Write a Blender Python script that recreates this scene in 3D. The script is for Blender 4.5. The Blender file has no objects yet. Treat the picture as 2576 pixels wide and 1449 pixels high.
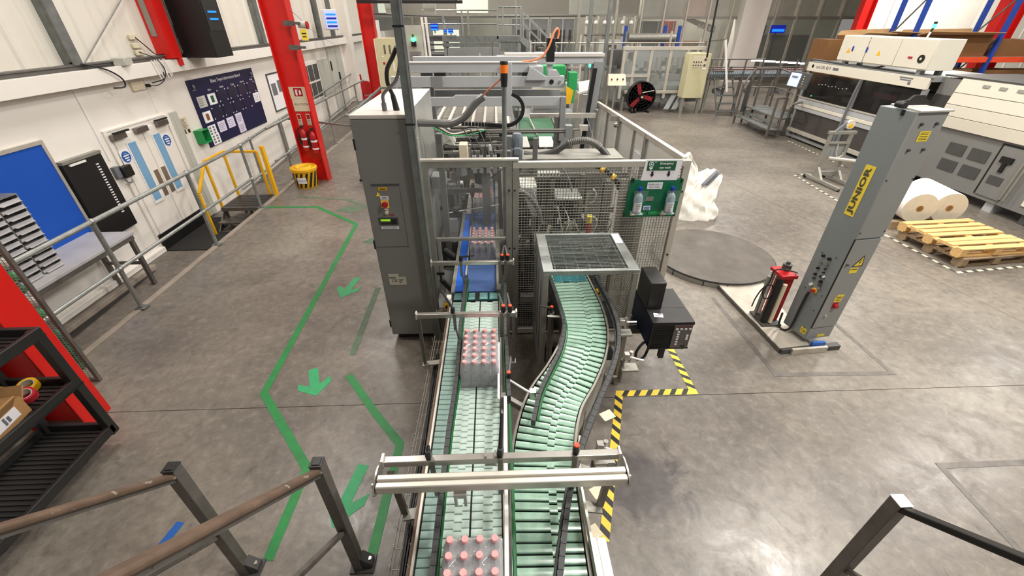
import bpy, bmesh, math, random
from mathutils import Vector, Matrix
random.seed(11)
SC = bpy.context.scene
COL = SC.collection
R = math.radians

# ------------------------------------------------------------------ camera
cam = bpy.data.cameras.new('camera'); camo = bpy.data.objects.new('camera', cam); COL.objects.link(camo)
cam.sensor_width = 36.0; cam.lens = 1045.0/2576*36.0; cam.clip_start = 0.03; cam.clip_end = 200
camo.location = (0, 0, 3.0); camo.rotation_euler = (R(90-32.956), 0, R(-2.2))
SC.camera = camo
# ------------------------------------------------------------------ world, lamps, exposure
w = bpy.data.worlds.new('world'); SC.world = w; w.use_nodes = True
w.node_tree.nodes['Background'].inputs[0].default_value = (1.0, .98, .95, 1)
w.node_tree.nodes['Background'].inputs[1].default_value = 0.45
SC.view_settings.view_transform = 'Standard'; SC.view_settings.look = 'None'
SC.view_settings.exposure = -0.75; SC.view_settings.gamma = 1.0; SC.view_settings.use_curve_mapping = False
LAMPS = [(-3.2, 5.5, 300), (-3.2, 11, 320), (-3.2, 17, 280), (1.6, 3.0, 260), (1.6, 8.5, 300), (1.6, 14, 300), (1.6, 21, 380),
         (5.4, 4.0, 680), (5.4, 10.5, 330), (5.4, 16, 330), (10.6, 5.6, 520), (10.6, 11, 380), (10.6, 18, 420), (16, 9, 420), (19, 18.6, 1500), (-2.5, 24, 300), (3, 27.5, 480), (11, 27.5, 560), (4.4, 0.2, 520)]  # strongest lamp, far right, is added to brighten the white wall behind the rack
def lamp(x, y, p):
    l = bpy.data.lights.new('ceiling_and_fill_lamp', 'AREA'); l.shape = 'RECTANGLE'; l.size = 1.5; l.size_y = .5; l.energy = p; l.color = (1.0, .965, .91)
    o = bpy.data.objects.new('ceiling_and_fill_lamp', l); COL.objects.link(o); o.location = (x, y, 6.78)
for a in LAMPS: lamp(*a)

# ------------------------------------------------------------------ helpers
WL = {}
def lin(c):
    if isinstance(c, str): c = tuple(int(c[i:i+2], 16) for i in (0, 2, 4))
    return tuple((v/255/12.92 if v/255 <= .04045 else ((v/255+.055)/1.055)**2.4) for v in c) + (1,)
def mat(name, c, rough=.5, metal=0., var=0., scale=6., bump=0., emit=0., alpha=1., spec=.5, trans=0., detail=4., stretch=None, wear=None):
    m = bpy.data.materials.new(name); m.use_nodes = True; nt = m.node_tree; N = nt.nodes; b = N['Principled BSDF']
    cl = lin(c)
    b.inputs['Base Color'].default_value = cl; b.inputs['Roughness'].default_value = rough; b.inputs['Metallic'].default_value = metal
    b.inputs['Specular IOR Level'].default_value = spec; b.inputs['Alpha'].default_value = alpha; b.inputs['Transmission Weight'].default_value = trans
    if emit: b.inputs['Emission Color'].default_value = cl; b.inputs['Emission Strength'].default_value = emit
    if var or bump or wear:
        tc = N.new('ShaderNodeTexCoord'); no = N.new('ShaderNodeTexNoise'); no.inputs['Scale'].default_value = scale; no.inputs['Detail'].default_value = detail; no.inputs['Roughness'].default_value = .6
        src = tc.outputs['Object']
        if stretch:
            mp = N.new('ShaderNodeMapping'); mp.inputs['Scale'].default_value = stretch; nt.links.new(src, mp.inputs[0]); src = mp.outputs[0]
        nt.links.new(src, no.inputs['Vector'])
        if var:
            cr = N.new('ShaderNodeValToRGB'); cr.color_ramp.elements[0].position = .3; cr.color_ramp.elements[1].position = .7
            cr.color_ramp.elements[0].color = tuple(v*(1-var) for v in cl[:3])+(1,); cr.color_ramp.elements[1].color = tuple(min(1, v*(1+var)) for v in cl[:3])+(1,)
            nt.links.new(no.outputs['Fac'], cr.inputs[0]); nt.links.new(cr.outputs[0], b.inputs['Base Color'])
            if wear:
                n2 = N.new('ShaderNodeTexNoise'); n2.inputs['Scale'].default_value = scale*3; n2.inputs['Detail'].default_value = 8
                nt.links.new(src, n2.inputs['Vector'])
                r2 = N.new('ShaderNodeValToRGB'); r2.color_ramp.elements[0].position = wear[1]; r2.color_ramp.elements[1].position = wear[1]+.06
                mx = N.new('ShaderNodeMix'); mx.data_type = 'RGBA'; mx.inputs[7].default_value = lin(wear[0])
                nt.links.new(n2.outputs['Fac'], r2.inputs[0]); nt.links.new(r2.outputs[0], mx.inputs[0]); nt.links.new(cr.outputs[0], mx.inputs[6]); nt.links.new(mx.outputs[2], b.inputs['Base Color'])
        if bump:
            bp = N.new('ShaderNodeBump'); bp.inputs['Strength'].default_value = bump; bp.inputs['Distance'].default_value = .01
            nt.links.new(no.outputs['Fac'], bp.inputs['Height']); nt.links.new(bp.outputs[0], b.inputs['Normal'])
    return m
def clear(name, tint, fac, rough=.05, ior_spec=.5, gl=.5):
    """thin clear plastic or glass: mostly see-through, with a sheen"""
    m = bpy.data.materials.new(name); m.use_nodes = True; nt = m.node_tree; N = nt.nodes; L = nt.links
    out = N['Material Output']; b = N['Principled BSDF']
    b.inputs['Base Color'].default_value = lin(tint); b.inputs['Roughness'].default_value = rough; b.inputs['Specular IOR Level'].default_value = ior_spec
    t = N.new('ShaderNodeBsdfTransparent'); mx = N.new('ShaderNodeMixShader'); fr = N.new('ShaderNodeFresnel'); fr.inputs[0].default_value = 1.45
    ma = N.new('ShaderNodeMath'); ma.operation = 'MULTIPLY_ADD'; ma.inputs[1].default_value = gl; ma.inputs[2].default_value = fac; ma.use_clamp = True
    L.new(fr.outputs[0], ma.inputs[0]); L.new(ma.outputs[0], mx.inputs[0]); L.new(t.outputs[0], mx.inputs[1]); L.new(b.outputs[0], mx.inputs[2]); L.new(mx.outputs[0], out.inputs[0])
    return m

class G:
    n = 0
    def __init__(s): s.v = []; s.f = []
    def add(s, vs, fs):
        n = len(s.v); s.v += [Vector(p) for p in vs]; s.f += [tuple(i+n for i in f) for f in fs]; return s
    def hexa(s, p):
        return s.add(p, [(0,3,2,1),(4,5,6,7),(0,1,5,4),(1,2,6,5),(2,3,7,6),(3,0,4,7)])
    def box(s, x0, x1, y0, y1, z0, z1):
        G.n = (G.n+1) % 7; e = G.n*.00012
        if x0 > x1: x0, x1 = x1, x0
        if y0 > y1: y0, y1 = y1, y0
        if z0 > z1: z0, z1 = z1, z0
        x0 -= e; y0 -= e; z0 -= e; x1 += e; y1 += e; z1 += e
        return s.hexa([(x0,y0,z0),(x1,y0,z0),(x1,y1,z0),(x0,y1,z0),(x0,y0,z1),(x1,y0,z1),(x1,y1,z1),(x0,y1,z1)])
    def cb(s, c, d, rz=0., rx=0., ry=0.):
        M = Matrix.Rotation(rz, 3, 'Z') @ Matrix.Rotation(ry, 3, 'Y') @ Matrix.Rotation(rx, 3, 'X'); c = Vector(c); h = [v/2 for v in d]
        P = [c + M @ Vector((sx*h[0], sy*h[1], sz*h[2])) for sz in (-1, 1) for sx, sy in ((-1,-1),(1,-1),(1,1),(-1,1))]
        return s.hexa(P)
    def bar(s, a, b, w, h=None, up=(0,0,1)):
        h = h or w; a = Vector(a); b = Vector(b); d = (b-a).normalized(); u = Vector(up)
        if abs(d.dot(u)) > .98: u = Vector((0, 1, 0))
        x = d.cross(u).normalized(); u = x.cross(d).normalized()
        P = [q + x*sx*w/2 + u*sy*h/2 for q in (a, b) for sx, sy in ((-1,-1),(1,-1),(1,1),(-1,1))]
        return s.hexa(P)
    def tube(s, pts, r, n=8, cap=True, closed=False):
        pts = [Vector(p) for p in pts]; rings = []; m = len(pts); rr = r if isinstance(r, (list, tuple)) else [r]*m
        ref = None
        for i, p in enumerate(pts):
            if closed: d = pts[(i+1) % m]-pts[i-1]
            else: d = pts[min(i+1, m-1)]-pts[max(i-1, 0)]
            d.normalize()
            if ref is None:
                ref = Vector((0,0,1)) if abs(d.z) < .9 else Vector((1,0,0))
            x = d.cross(ref)
            if x.length < 1e-4: x = d.cross(Vector((1, .3, 0)))
            x.normalize(); y = x.cross(d).normalized(); ref = y
            rings.append([p + (x*math.cos(2*math.pi*k/n)+y*math.sin(2*math.pi*k/n))*rr[i] for k in range(n)])
        vs = [q for rg in rings for q in rg]; fs = []
        for i in range(m if closed else m-1):
            j = (i+1) % m
            for k in range(n): fs.append((i*n+k, j*n+k, j*n+(k+1) % n, i*n+(k+1) % n))
        if cap and not closed: fs += [tuple(range(n)), tuple(range((m-1)*n, m*n))[::-1]]
        return s.add(vs, fs)
    def cyl(s, a, b, r, n=16, r2=None): return s.tube([a, b], [r, r if r2 is None else r2], n)
    def lathe(s, prof, c=(0,0,0), n=20, M=None):
        c = Vector(c); vs = []; fs = []; m = len(prof)
        for r, z in prof:
            for k in range(n):
                q = Vector((r*math.cos(2*math.pi*k/n), r*math.sin(2*math.pi*k/n), z)); vs.append(c+(M @ q if M else q))
        for i in range(m-1):
            for k in range(n): fs.append((i*n+k, i*n+(k+1) % n, (i+1)*n+(k+1) % n, (i+1)*n+k))
        if prof[0][0] > 1e-5: fs.append(tuple(range(n))[::-1])
        if prof[-1][0] > 1e-5: fs.append(tuple(range((m-1)*n, m*n)))
        return s.add(vs, fs)
    def prism(s, poly, a, b):
        """poly: list of 3-D points of the base; extruded by vector b-a"""
        n = len(poly); d = Vector(b)-Vector(a); P = [Vector(p) for p in poly]; vs = P+[p+d for p in P]
        fs = [tuple(range(n))[::-1], tuple(range(n, 2*n))]+[(i, (i+1) % n, n+(i+1) % n, n+i) for i in range(n)]
        return s.add(vs, fs)
    def flat(s, xy, z, t):
        return s.prism([(x, y, z) for x, y in xy], (0,0,0), (0,0,t))
    def quad(s, a, b, c, d): return s.add([a, b, c, d], [(0,1,2,3)])
    def ball(s, c, r, n=12, sz=1.):
        return s.lathe([(max(1e-6, r*math.sin(math.pi*i/8)), -r*sz*math.cos(math.pi*i/8)) for i in range(9)], c, n)
    def strip(s, pts, w, z, t=.002):
        """flat band of width w along xy polyline"""
        P = [Vector((x, y)) for x, y in pts]; Lf = []; Rt = []
        for i, p in enumerate(P):
            d1 = (P[i]-P[i-1]).normalized() if i else (P[1]-P[0]).normalized()
            d2 = (P[i+1]-P[i]).normalized() if i < len(P)-1 else d1
            d = (d1+d2).normalized(); nrm = Vector((-d.y, d.x)); k = w/2/max(.5, nrm.dot(Vector((-d1.y, d1.x))))
            Lf.append(p+nrm*k); Rt.append(p-nrm*k)
        for i in range(len(P)-1):
            s.prism([(Rt[i].x, Rt[i].y, z), (Rt[i+1].x, Rt[i+1].y, z), (Lf[i+1].x, Lf[i+1].y, z), (Lf[i].x, Lf[i].y, z)], (0,0,0), (0,0,t))
        return s
def mesh(name, g, m, off=Vector((0,0,0)), sharp=35):
    me = bpy.data.meshes.new(name); me.from_pydata([v-off for v in g.v], [], g.f)
    bm = bmesh.new(); bm.from_mesh(me); bmesh.ops.recalc_face_normals(bm, faces=bm.faces); bm.to_mesh(me); bm.free()
    me.materials.append(m); me.shade_smooth(); me.set_sharp_from_angle(angle=R(sharp)); return me
def tag(o, label=None, cat=None, group=None, kind=None):
    if label: o['label'] = label
    if cat: o['category'] = cat
    if group: o['group'] = group
    if kind: o['kind'] = kind
    return o
def thing(name, label, cat, loc, group=None):
    o = bpy.data.objects.new(name, None); COL.objects.link(o); o.location = loc; o.empty_display_size = .1; WL[o.name] = Vector(loc)
    return tag(o, label, cat, group)
def obj(name, g, m, parent=None, bev=0, label=None, cat=None, group=None, kind=None):
    if parent is None:
        xs = [v.x for v in g.v]; ys = [v.y for v in g.v]; loc = Vector(((min(xs)+max(xs))/2, (min(ys)+max(ys))/2, min(v.z for v in g.v)))
    else: loc = WL[parent.name]
    me = mesh(name, g, m, loc); o = bpy.data.objects.new(name, me); COL.objects.link(o)
    if parent is None: o.location = loc
    else: o.parent = parent
    WL[o.name] = Vector(loc)
    if bev:
        b = o.modifiers.new('bevel', 'BEVEL'); b.width = bev; b.segments = 2; b.limit_method = 'ANGLE'; b.angle_limit = R(50); b.harden_normals = False
    return tag(o, label, cat, group, kind)
def inst(name, me, parent, loc, rz=0., rot=None, sc=None):
    """a piece sharing mesh data; mesh is modelled around its own origin, loc is in the hall's coordinates"""
    o = bpy.data.objects.new(name, me); COL.objects.link(o)
    if parent is not None: o.parent = parent; o.location = Vector(loc)-WL[parent.name]
    else: o.location = loc
    WL[o.name] = Vector(loc) if parent is None else WL[parent.name]
    o.rotation_euler = rot or (0, 0, rz)
    if sc: o.scale = sc
    return o
def dup(root, loc, rz=0., label=None):
    r = root.copy(); COL.objects.link(r); r.location = loc; r.rotation_euler = (0, 0, rz); WL[r.name] = Vector(loc)
    if label: r['label'] = label
    for ch in list(root.children):
        c = ch.copy(); COL.objects.link(c); c.parent = r; WL[c.name] = Vector(loc)
        for g in list(ch.children):
            d = g.copy(); COL.objects.link(d); d.parent = c
    return r
def words(s, org, right, up, h, m, parent, wmax=None, name='lettering', align='CENTER', wide=None, bold=0.):
    """flat lettering as a thin mesh; org is the middle of the line of text"""
    cu = bpy.data.curves.new(name, 'FONT'); cu.body = s; cu.size = 1.0; cu.align_x = align; cu.align_y = 'CENTER'; cu.resolution_u = 2; cu.offset = bold
    t = bpy.data.objects.new(name, cu); COL.objects.link(t)
    dg = bpy.context.evaluated_depsgraph_get(); me = bpy.data.meshes.new_from_object(t.evaluated_get(dg)); bpy.data.objects.remove(t); bpy.data.curves.remove(cu)
    if not me.vertices: return None
    xs = [v.co.x for v in me.vertices]; ys = [v.co.y for v in me.vertices]; k = h/max(1e-6, max(ys)-min(ys)); kx = k
    if wmax: kx = min(k, wmax/(max(xs)-min(xs)))
    if wide: kx = wide/(max(xs)-min(xs))
    cy = (max(ys)+min(ys))/2; cx = (max(xs)+min(xs))/2 if align == 'CENTER' else min(xs)
    rt = Vector(right).normalized(); u = Vector(up).normalized(); base = WL[parent.name]
    for v in me.vertices: v.co = Vector(org)+rt*((v.co.x-cx)*kx)+u*((v.co.y-cy)*k)-base
    me.materials.clear(); me.materials.append(m)
    o = bpy.data.objects.new(name, me); COL.objects.link(o); o.parent = parent; WL[o.name] = base; return o
def lines(parent, org, right, up, ws, h, gap, m, name='print'):
    """rows of small print too small to read: thin raised bars, centred on org"""
    rt = Vector(right).normalized(); u = Vector(up).normalized(); o = Vector(org); n_ = rt.cross(u)*.0006; g = G(); k = len(ws)
    for i, ww in enumerate(ws):
        c = o+u*((k-1)/2-i)*gap; q = [c-rt*ww/2-u*h/2, c+rt*ww/2-u*h/2, c+rt*ww/2+u*h/2, c-rt*ww/2+u*h/2]; g.prism(q, (0,0,0), n_)
    return obj(name, g, m, parent)
def curve(pts, n=8):
    """Catmull-Rom through pts"""
    P = [Vector(p) for p in pts]; P = [P[0]*2-P[1]]+P+[P[-1]*2-P[-2]]; out = []
    for i in range(1, len(P)-2):
        for k in range(n):
            t = k/n; a, b, c, d = P[i-1:i+3]
            out.append(.5*((2*b)+(c-a)*t+(2*a-5*b+4*c-d)*t*t+(3*b-a-3*c+d)*t**3))
    out.append(P[-2]); return out

# ------------------------------------------------------------------ materials
def floor_mat(name, c0, c1, c2, rough):
    m = bpy.data.materials.new(name); m.use_nodes = True; nt = m.node_tree; N = nt.nodes; L = nt.links; b = N['Principled BSDF']
    g = N.new('ShaderNodeNewGeometry')
    def noise(sc, det, ro=.6, dist=0.):
        n = N.new('ShaderNodeTexNoise'); n.inputs['Scale'].default_value = sc; n.inputs['Detail'].default_value = det; n.inputs['Roughness'].default_value = ro; n.inputs['Distortion'].default_value = dist
        L.new(g.outputs['Position'], n.inputs['Vector']); return n
    def ramp(src, p0, p1, a, bb):
        r = N.new('ShaderNodeValToRGB'); r.color_ramp.elements[0].position = p0; r.color_ramp.elements[1].position = p1; r.color_ramp.elements[0].color = a; r.color_ramp.elements[1].color = bb
        L.new(src, r.inputs[0]); return r
    def mix(f, a, bb, mode='MIX'):
        x = N.new('ShaderNodeMix'); x.data_type = 'RGBA'; x.blend_type = mode
        for s_, v in ((0, f), (6, a), (7, bb)):
            if hasattr(v, 'outputs') or hasattr(v, 'is_output'): L.new(v, x.inputs[s_])
            else: x.inputs[s_].default_value = v
        return x.outputs[2]
    n1 = noise(.55, 6, .62, .4); n2 = noise(3.2, 8, .7, .8); n3 = noise(38, 4); n4 = noise(1.3, 5, .6, 1.2)
    base = ramp(n1.outputs[0], .35, .66, lin(c0), lin(c1)).outputs[0]
    base = mix(ramp(n2.outputs[0], .52, .74, (0,0,0,1), (.55,.55,.55,1)).outputs[0], base, lin(c2))
    base = mix(ramp(n4.outputs[0], .60, .72, (0,0,0,1), (.45,.45,.45,1)).outputs[0], base, lin(c0))
    base = mix(ramp(n3.outputs[0], .35, .65, (.0,.0,.0,1), (.12,.12,.12,1)).outputs[0], base, lin((90, 84, 78)))
    n5 = noise(11, 9, .72, .3); n6 = noise(5.5, 9, .75, 2.2)
    base = mix(ramp(n5.outputs[0], .36, .5, (.34,.34,.34,1), (0,0,0,1)).outputs[0], base, lin((74, 68, 62)))
    base = mix(ramp(n5.outputs[0], .52, .68, (0,0,0,1), (.22,.22,.22,1)).outputs[0], base, lin((186, 176, 162)))
    base = mix(ramp(n6.outputs[0], .62, .70, (0,0,0,1), (.40,.40,.40,1)).outputs[0], base, lin((70, 64, 58)))
    # scratches
    w_ = N.new('ShaderNodeTexWave'); w_.inputs['Scale'].default_value = .9; w_.inputs['Distortion'].default_value = 9; w_.inputs['Detail'].default_value = 4; w_.inputs['Detail Scale'].default_value = 1.6
    L.new(g.outputs['Position'], w_.inputs['Vector'])
    sm = N.new('ShaderNodeMath'); sm.operation = 'MULTIPLY'; L.new(ramp(w_.outputs[0], .985, 1.0, (0,0,0,1), (.28,.28,.28,1)).outputs[0], sm.inputs[0]); L.new(ramp(n2.outputs[0], .5, .6, (0,0,0,1), (1,1,1,1)).outputs[0], sm.inputs[1])
    base = mix(sm.outputs[0], base, lin((62, 57, 52)))
    # dark oil stain beside the infeed conveyor
    sp = N.new('ShaderNodeVectorMath'); sp.operation = 'DISTANCE'; sp.inputs[1].default_value = (1.08, 1.80, 0); L.new(g.outputs['Position'], sp.inputs[0])
    s2 = N.new('ShaderNodeMath'); s2.operation = 'MULTIPLY_ADD'; s2.inputs[1].default_value = 1.2; L.new(n2.outputs[0], s2.inputs[0]); L.new(sp.outputs['Value'], s2.inputs[2])
    base = mix(ramp(s2.outputs[0], .80, 1.02, (.72,.72,.72,1), (0,0,0,1)).outputs[0], base, lin((66, 60, 66)))
    # smear near the control cabinet
    sq = N.new('ShaderNodeVectorMath'); sq.operation = 'DISTANCE'; sq.inputs[1].default_value = (-2.15, 4.75, 0); L.new(g.outputs['Position'], sq.inputs[0])
    s3 = N.new('ShaderNodeMath'); s3.operation = 'MULTIPLY_ADD'; s3.inputs[1].default_value = 1.1; L.new(n4.outputs[0], s3.inputs[0]); L.new(sq.outputs['Value'], s3.inputs[2])
    base = mix(ramp(s3.outputs[0], .62, .95, (.5,.5,.5,1), (0,0,0,1)).outputs[0], base, lin((74, 68, 63)))
    L.new(base, b.inputs['Base Color'])
    rr = N.new('ShaderNodeMapRange'); rr.inputs[1].default_value = .3; rr.inputs[2].default_value = .7; rr.inputs[3].default_value = rough-.10; rr.inputs[4].default_value = rough+.14
    L.new(n2.outputs[0], rr.inputs[0]); L.new(rr.outputs[0], b.inputs['Roughness'])
    bp = N.new('ShaderNodeBump'); bp.inputs['Strength'].default_value = .12; bp.inputs['Distance'].default_value = .01; L.new(n2.outputs[0], bp.inputs['Height']); L.new(bp.outputs[0], b.inputs['Normal'])
    return m
M = {}
M['floor'] = floor_mat('polished_concrete', (104, 97, 90), (138, 130, 119), (80, 74, 68), .34)
M['lowfloor'] = floor_mat('worn_concrete', (104, 96, 88), (128, 119, 110), (84, 77, 70), .6)
M['joint'] = mat('joint_filler', (58, 53, 49), .8)
M['curb'] = mat('curb_concrete', (150, 139, 127), .75, var=.18, scale=5, bump=.2)
M['wall'] = mat('white_wall_paint', (236, 231, 223), .55, var=.02, scale=3)
M['clad'] = mat('white_cladding', (226, 221, 209), .4, var=.02, scale=2)
M['purlin'] = mat('dark_zinc', (110, 108, 104), .55, .3, var=.1)
M['galv'] = mat('galvanised_steel', (160, 163, 160), .42, .75, var=.18, scale=9)
M['galvd'] = mat('weathered_galvanised_steel', (126, 130, 128), .48, .6, var=.22, scale=7)
M['steel'] = mat('stainless_steel', (196, 193, 187), .28, .9, var=.06, scale=12)
M['sheet'] = mat('stainless_side_sheet', (186, 186, 182), .32, .55, var=.10, scale=2.2)
M['steeld'] = mat('brushed_dark_steel', (128, 124, 118), .4, .8, var=.15, scale=14)
M['alu'] = mat('aluminium_profile', (214, 208, 197), .38, .55, var=.06, scale=8)
M['alud'] = mat('dull_aluminium', (158, 156, 148), .45, .5, var=.12, scale=10)
M['red'] = mat('red_gloss_paint', (214, 28, 22), .38, var=.08, scale=2)
M['redd'] = mat('red_enamel', (176, 24, 28), .35, var=.1, scale=8)
M['cab'] = mat('grey_cabinet_paint', (126, 125, 122), .42, var=.03, scale=3)
M['cabtop'] = mat('pale_grey_top', (205, 198, 190), .5, var=.03)  # paler grey on the cabinet top and the gantry beam caps
M['lgrey'] = mat('light_grey_machine_paint', (178, 180, 182), .42, var=.04, scale=4)
M['mgrey'] = mat('mid_grey_machine_paint', (136, 138, 138), .45, var=.06, scale=5)
M['wgrey'] = mat('blue_grey_machine_paint', (134, 141, 142), .42, var=.04, scale=3)
M['wgrey2'] = mat('grey_door_paint', (150, 151, 148), .42, var=.04, scale=3)
M['fgrey'] = mat('dark_machine_frame_paint', (104, 103, 100), .5, var=.08, scale=5)
M['dgrey'] = mat('dark_grey_paint', (74, 73, 72), .5, var=.08, scale=5)
M['black'] = mat('black_plastic', (22, 22, 23), .45)
M['rubber'] = mat('black_rubber', (30, 29, 28), .75, var=.2, scale=30, bump=.1)
M['blacks'] = mat('black_satin_metal', (44, 43, 42), .42, .2, var=.12, scale=6)
M['brown'] = mat('worn_brown_rail', (112, 92, 78), .42, .2, var=.25, scale=8, wear=((178, 165, 150), .66))
M['post'] = mat('grey_stair_steel', (108, 103, 98), .5, .35, var=.22, scale=10, wear=((70, 62, 55), .66))
M['yellow'] = mat('yellow_paint', (240, 182, 22), .42, var=.1, scale=6, wear=((120, 92, 40), .74))
M['ylabel'] = mat('yellow_label', (250, 222, 74), .5)
M['orange'] = mat('orange_lens', (240, 118, 20), .25, emit=.25)
M['orangec'] = mat('orange_cable', (242, 146, 98), .5)
M['ogrip'] = mat('orange_red_cap', (240, 82, 45), .4)
M['greenb'] = mat('green_board_plastic', (10, 104, 70), .35, var=.05)
M['greens'] = mat('green_sign', (22, 92, 58), .5)
M['greentape'] = mat('green_floor_tape', (24, 128, 60), .5, var=.12, scale=14, wear=((112, 108, 100), .70))
M['greenarrow'] = mat('green_arrow_tape', (44, 160, 100), .5, var=.1, scale=14, wear=((112, 120, 106), .74))
M['greenlight'] = mat('faded_green_tape', (86, 108, 84), .6, var=.25, scale=9)
M['greybelt'] = mat('green_belt_cloth', (46, 98, 66), .6, var=.08)
M['belt'] = mat('pale_green_belt_plastic', (190, 209, 200), .2, var=.10, scale=22, spec=.8)
M['beltd'] = mat('deep_green_belt_plastic', (166, 196, 188), .22, var=.12, scale=18, spec=.6)
M['beltr'] = mat('green_belt_plastic', (154, 188, 168), .2, var=.14, scale=26, spec=.7)
M['teal'] = mat('teal_transfer_plate', (40, 120, 128), .3, var=.3, scale=60)
M['greenbead'] = mat('green_bead_strip', (28, 100, 52), .35)
M['gblock'] = mat('dark_guide_block', (60, 60, 61), .5, var=.1, scale=20)
M['bluebelt'] = mat('bright_blue_belt', (36, 104, 216), .4, var=.08, scale=30)
M['blueslate'] = mat('slate_blue_belt', (70, 98, 150), .35, var=.08, scale=12)
M['under'] = mat('black_conveyor_bed', (26, 27, 27), .6)
M['navy'] = mat('navy_board', (16, 18, 62), .4, var=.12, scale=2)
M['navyp'] = mat('navy_pocket', (34, 28, 58), .25)
M['blue'] = mat('blue_felt', (0, 76, 178), .8, var=.03, scale=20)
M['bluesign'] = mat('blue_safety_sign', (20, 88, 168), .5)
M['bluecap'] = mat('blue_bottle_cap', (26, 56, 160), .35)
M['rackblue'] = mat('blue_rack_paint', (30, 66, 158), .42)
M['rackorange'] = mat('orange_rack_paint', (232, 76, 36), .42, var=.06)
M['white'] = mat('white_plastic', (240, 238, 234), .4)
M['hazard'] = mat('hazard_yellow', (242, 206, 62), .5, var=.06, scale=10)
M['tabtop'] = mat('grey_white_worktop', (186, 184, 186), .45, var=.08, scale=4)
M['paper'] = mat('white_paper', (238, 235, 238), .7)
M['paperm'] = mat('mauve_white_paper', (222, 214, 236), .6)
M['cream'] = mat('cream_sign', (222, 211, 184), .6)
M['creamcab'] = mat('cream_cabinet_paint', (205, 198, 160), .45, var=.03)
M['beige'] = mat('beige_machine_panel', (226, 220, 204), .42, var=.02, scale=3)
M['ink'] = mat('black_print', (24, 24, 26), .6)
M['inkg'] = mat('grey_print', (110, 112, 118), .6)
M['wood'] = mat('pine_planks', (220, 180, 118), .65, var=.16, scale=5, stretch=(1, 8, 8))
M['woodo'] = mat('aged_pine_planks', (150, 128, 100), .75, var=.2, scale=5, stretch=(1, 8, 8))
M['card'] = mat('cardboard', (176, 132, 84), .75, var=.06, scale=3)
M['cardd'] = mat('brown_carton', (122, 84, 46), .8, var=.06, scale=3)
M['cardl'] = mat('pale_carton_flap', (206, 168, 120), .75, var=.05)
M['film'] = mat('white_film_roll', (236, 230, 222), .4, var=.03, scale=20)
M['filme'] = mat('film_roll_end', (214, 205, 184), .5, var=.05, scale=14)
M['bag'] = mat('white_woven_bag', (240, 236, 226), .6, var=.03, scale=4, bump=.25)
M['disc'] = mat('dark_steel_plate', (96, 90, 83), .5, .25, var=.22, scale=4)
M['basep'] = mat('pale_worn_steel', (200, 192, 178), .4, .3, var=.18, scale=6)
M['dred'] = mat('dark_red_window', (96, 34, 30), .4)
M['fanred'] = mat('red_fan_blade', (178, 36, 48), .4)
M['glass'] = clear('clear_glass', (215, 222, 216), .10)
M['glassb'] = clear('blue_tinted_door_glass', (130, 180, 220), .82, .2)
M['poly'] = clear('clear_guard_panel', (214, 216, 212), .06)
M['smoke'] = clear('smoked_machine_window', (46, 44, 43), .36, .08, gl=.35)
M['darkpan'] = clear('dark_tinted_panel', (88, 83, 80), .62, .1)
M['wrap'] = clear('shrink_film', (250, 246, 248), .20, .10, gl=1.0)
M['pet'] = clear('clear_bottle_plastic', (232, 236, 242), .10, .08, gl=.9)
M['petw'] = clear('eyewash_bottle_plastic', (190, 210, 222), .55, .15)
M['cap'] = mat('pink_bottle_cap', (240, 172, 172), .2)
M['scrb'] = mat('blue_screen', (20, 120, 255), .4, emit=2.2)
M['scrn'] = mat('deep_blue_screen', (12, 30, 150), .4, emit=.9)
M['scrw'] = mat('white_screen', (190, 200, 240), .4, emit=1.0)
M['lcd'] = mat('lime_display', (150, 220, 30), .4, emit=1.0)
M['gled'] = mat('green_lamp', (70, 255, 150), .3, emit=6.)
M['tube'] = mat('white_tube_and_glint_glow', (255, 250, 240), .3, emit=4.)
M['litpane'] = mat('bright_window', (225, 232, 214), .3, emit=.55)
M['backpan'] = mat('grey_back_panel', (150, 146, 136), .35, .15, var=.06, scale=.6)
M['backlite'] = mat('pale_reflective_panel', (200, 200, 188), .18, .35, var=.12, scale=.5)
M['hose'] = mat('dark_grey_hose', (62, 61, 60), .4)
M['hosel'] = mat('grey_conduit', (112, 110, 108), .35)
M['motor'] = mat('blue_grey_motor', (112, 120, 128), .45, var=.05)
M['mesh'] = mat('zinc_wire', (168, 165, 155), .4, .6)
M['btank'] = mat('dull_tank_green', (70, 66, 58), .5, var=.12, scale=3)
M['greenm'] = mat('green_machine_cover', (36, 150, 84), .45, var=.05)
M['gpile'] = mat('pale_green_grey', (190, 190, 180), .5)
# ================================================================== the hall
def struct(name, g, m, parent=None, bev=0): return obj(name, g, m, parent, bev, kind='structure')
# ---- floor: a bed, and sawn slabs with recessed joints between them
fl = struct('floor', G().box(-9, 30, -4, 32, -.75, -.62), M['joint'])
J = .006
def jx(y):   # the long joint on the right runs slightly askew
    return 6.38-(y-2.7)*.215 if y < 9.3 else 4.95-(y-9.3)*.165
xl = -4.38
for y0, y1 in ((-3, 2.69), (2.69, 9.28), (9.28, 15.5), (15.5, 22), (22, 29)):
    a, b = y0+J/2, y1-J/2
    for Lx0, Lx1, Rx0, Rx1 in ((xl-.006*max(0, a-4)*4.3, xl-.006*max(0, b-4)*4.3, jx(a)-J/2, jx(b)-J/2), (jx(a)+J/2, jx(b)+J/2, 29, 29)):
        obj('floor_slab', G().flat([(Lx0, a), (Rx0, a), (Rx1, b), (Lx1, b)], -.16, .16), M['floor'], fl)
obj('slab_bedding', G().box(-4.6, 29.5, -3.2, 29.5, -.3, -.165), M['joint'], fl)
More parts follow.
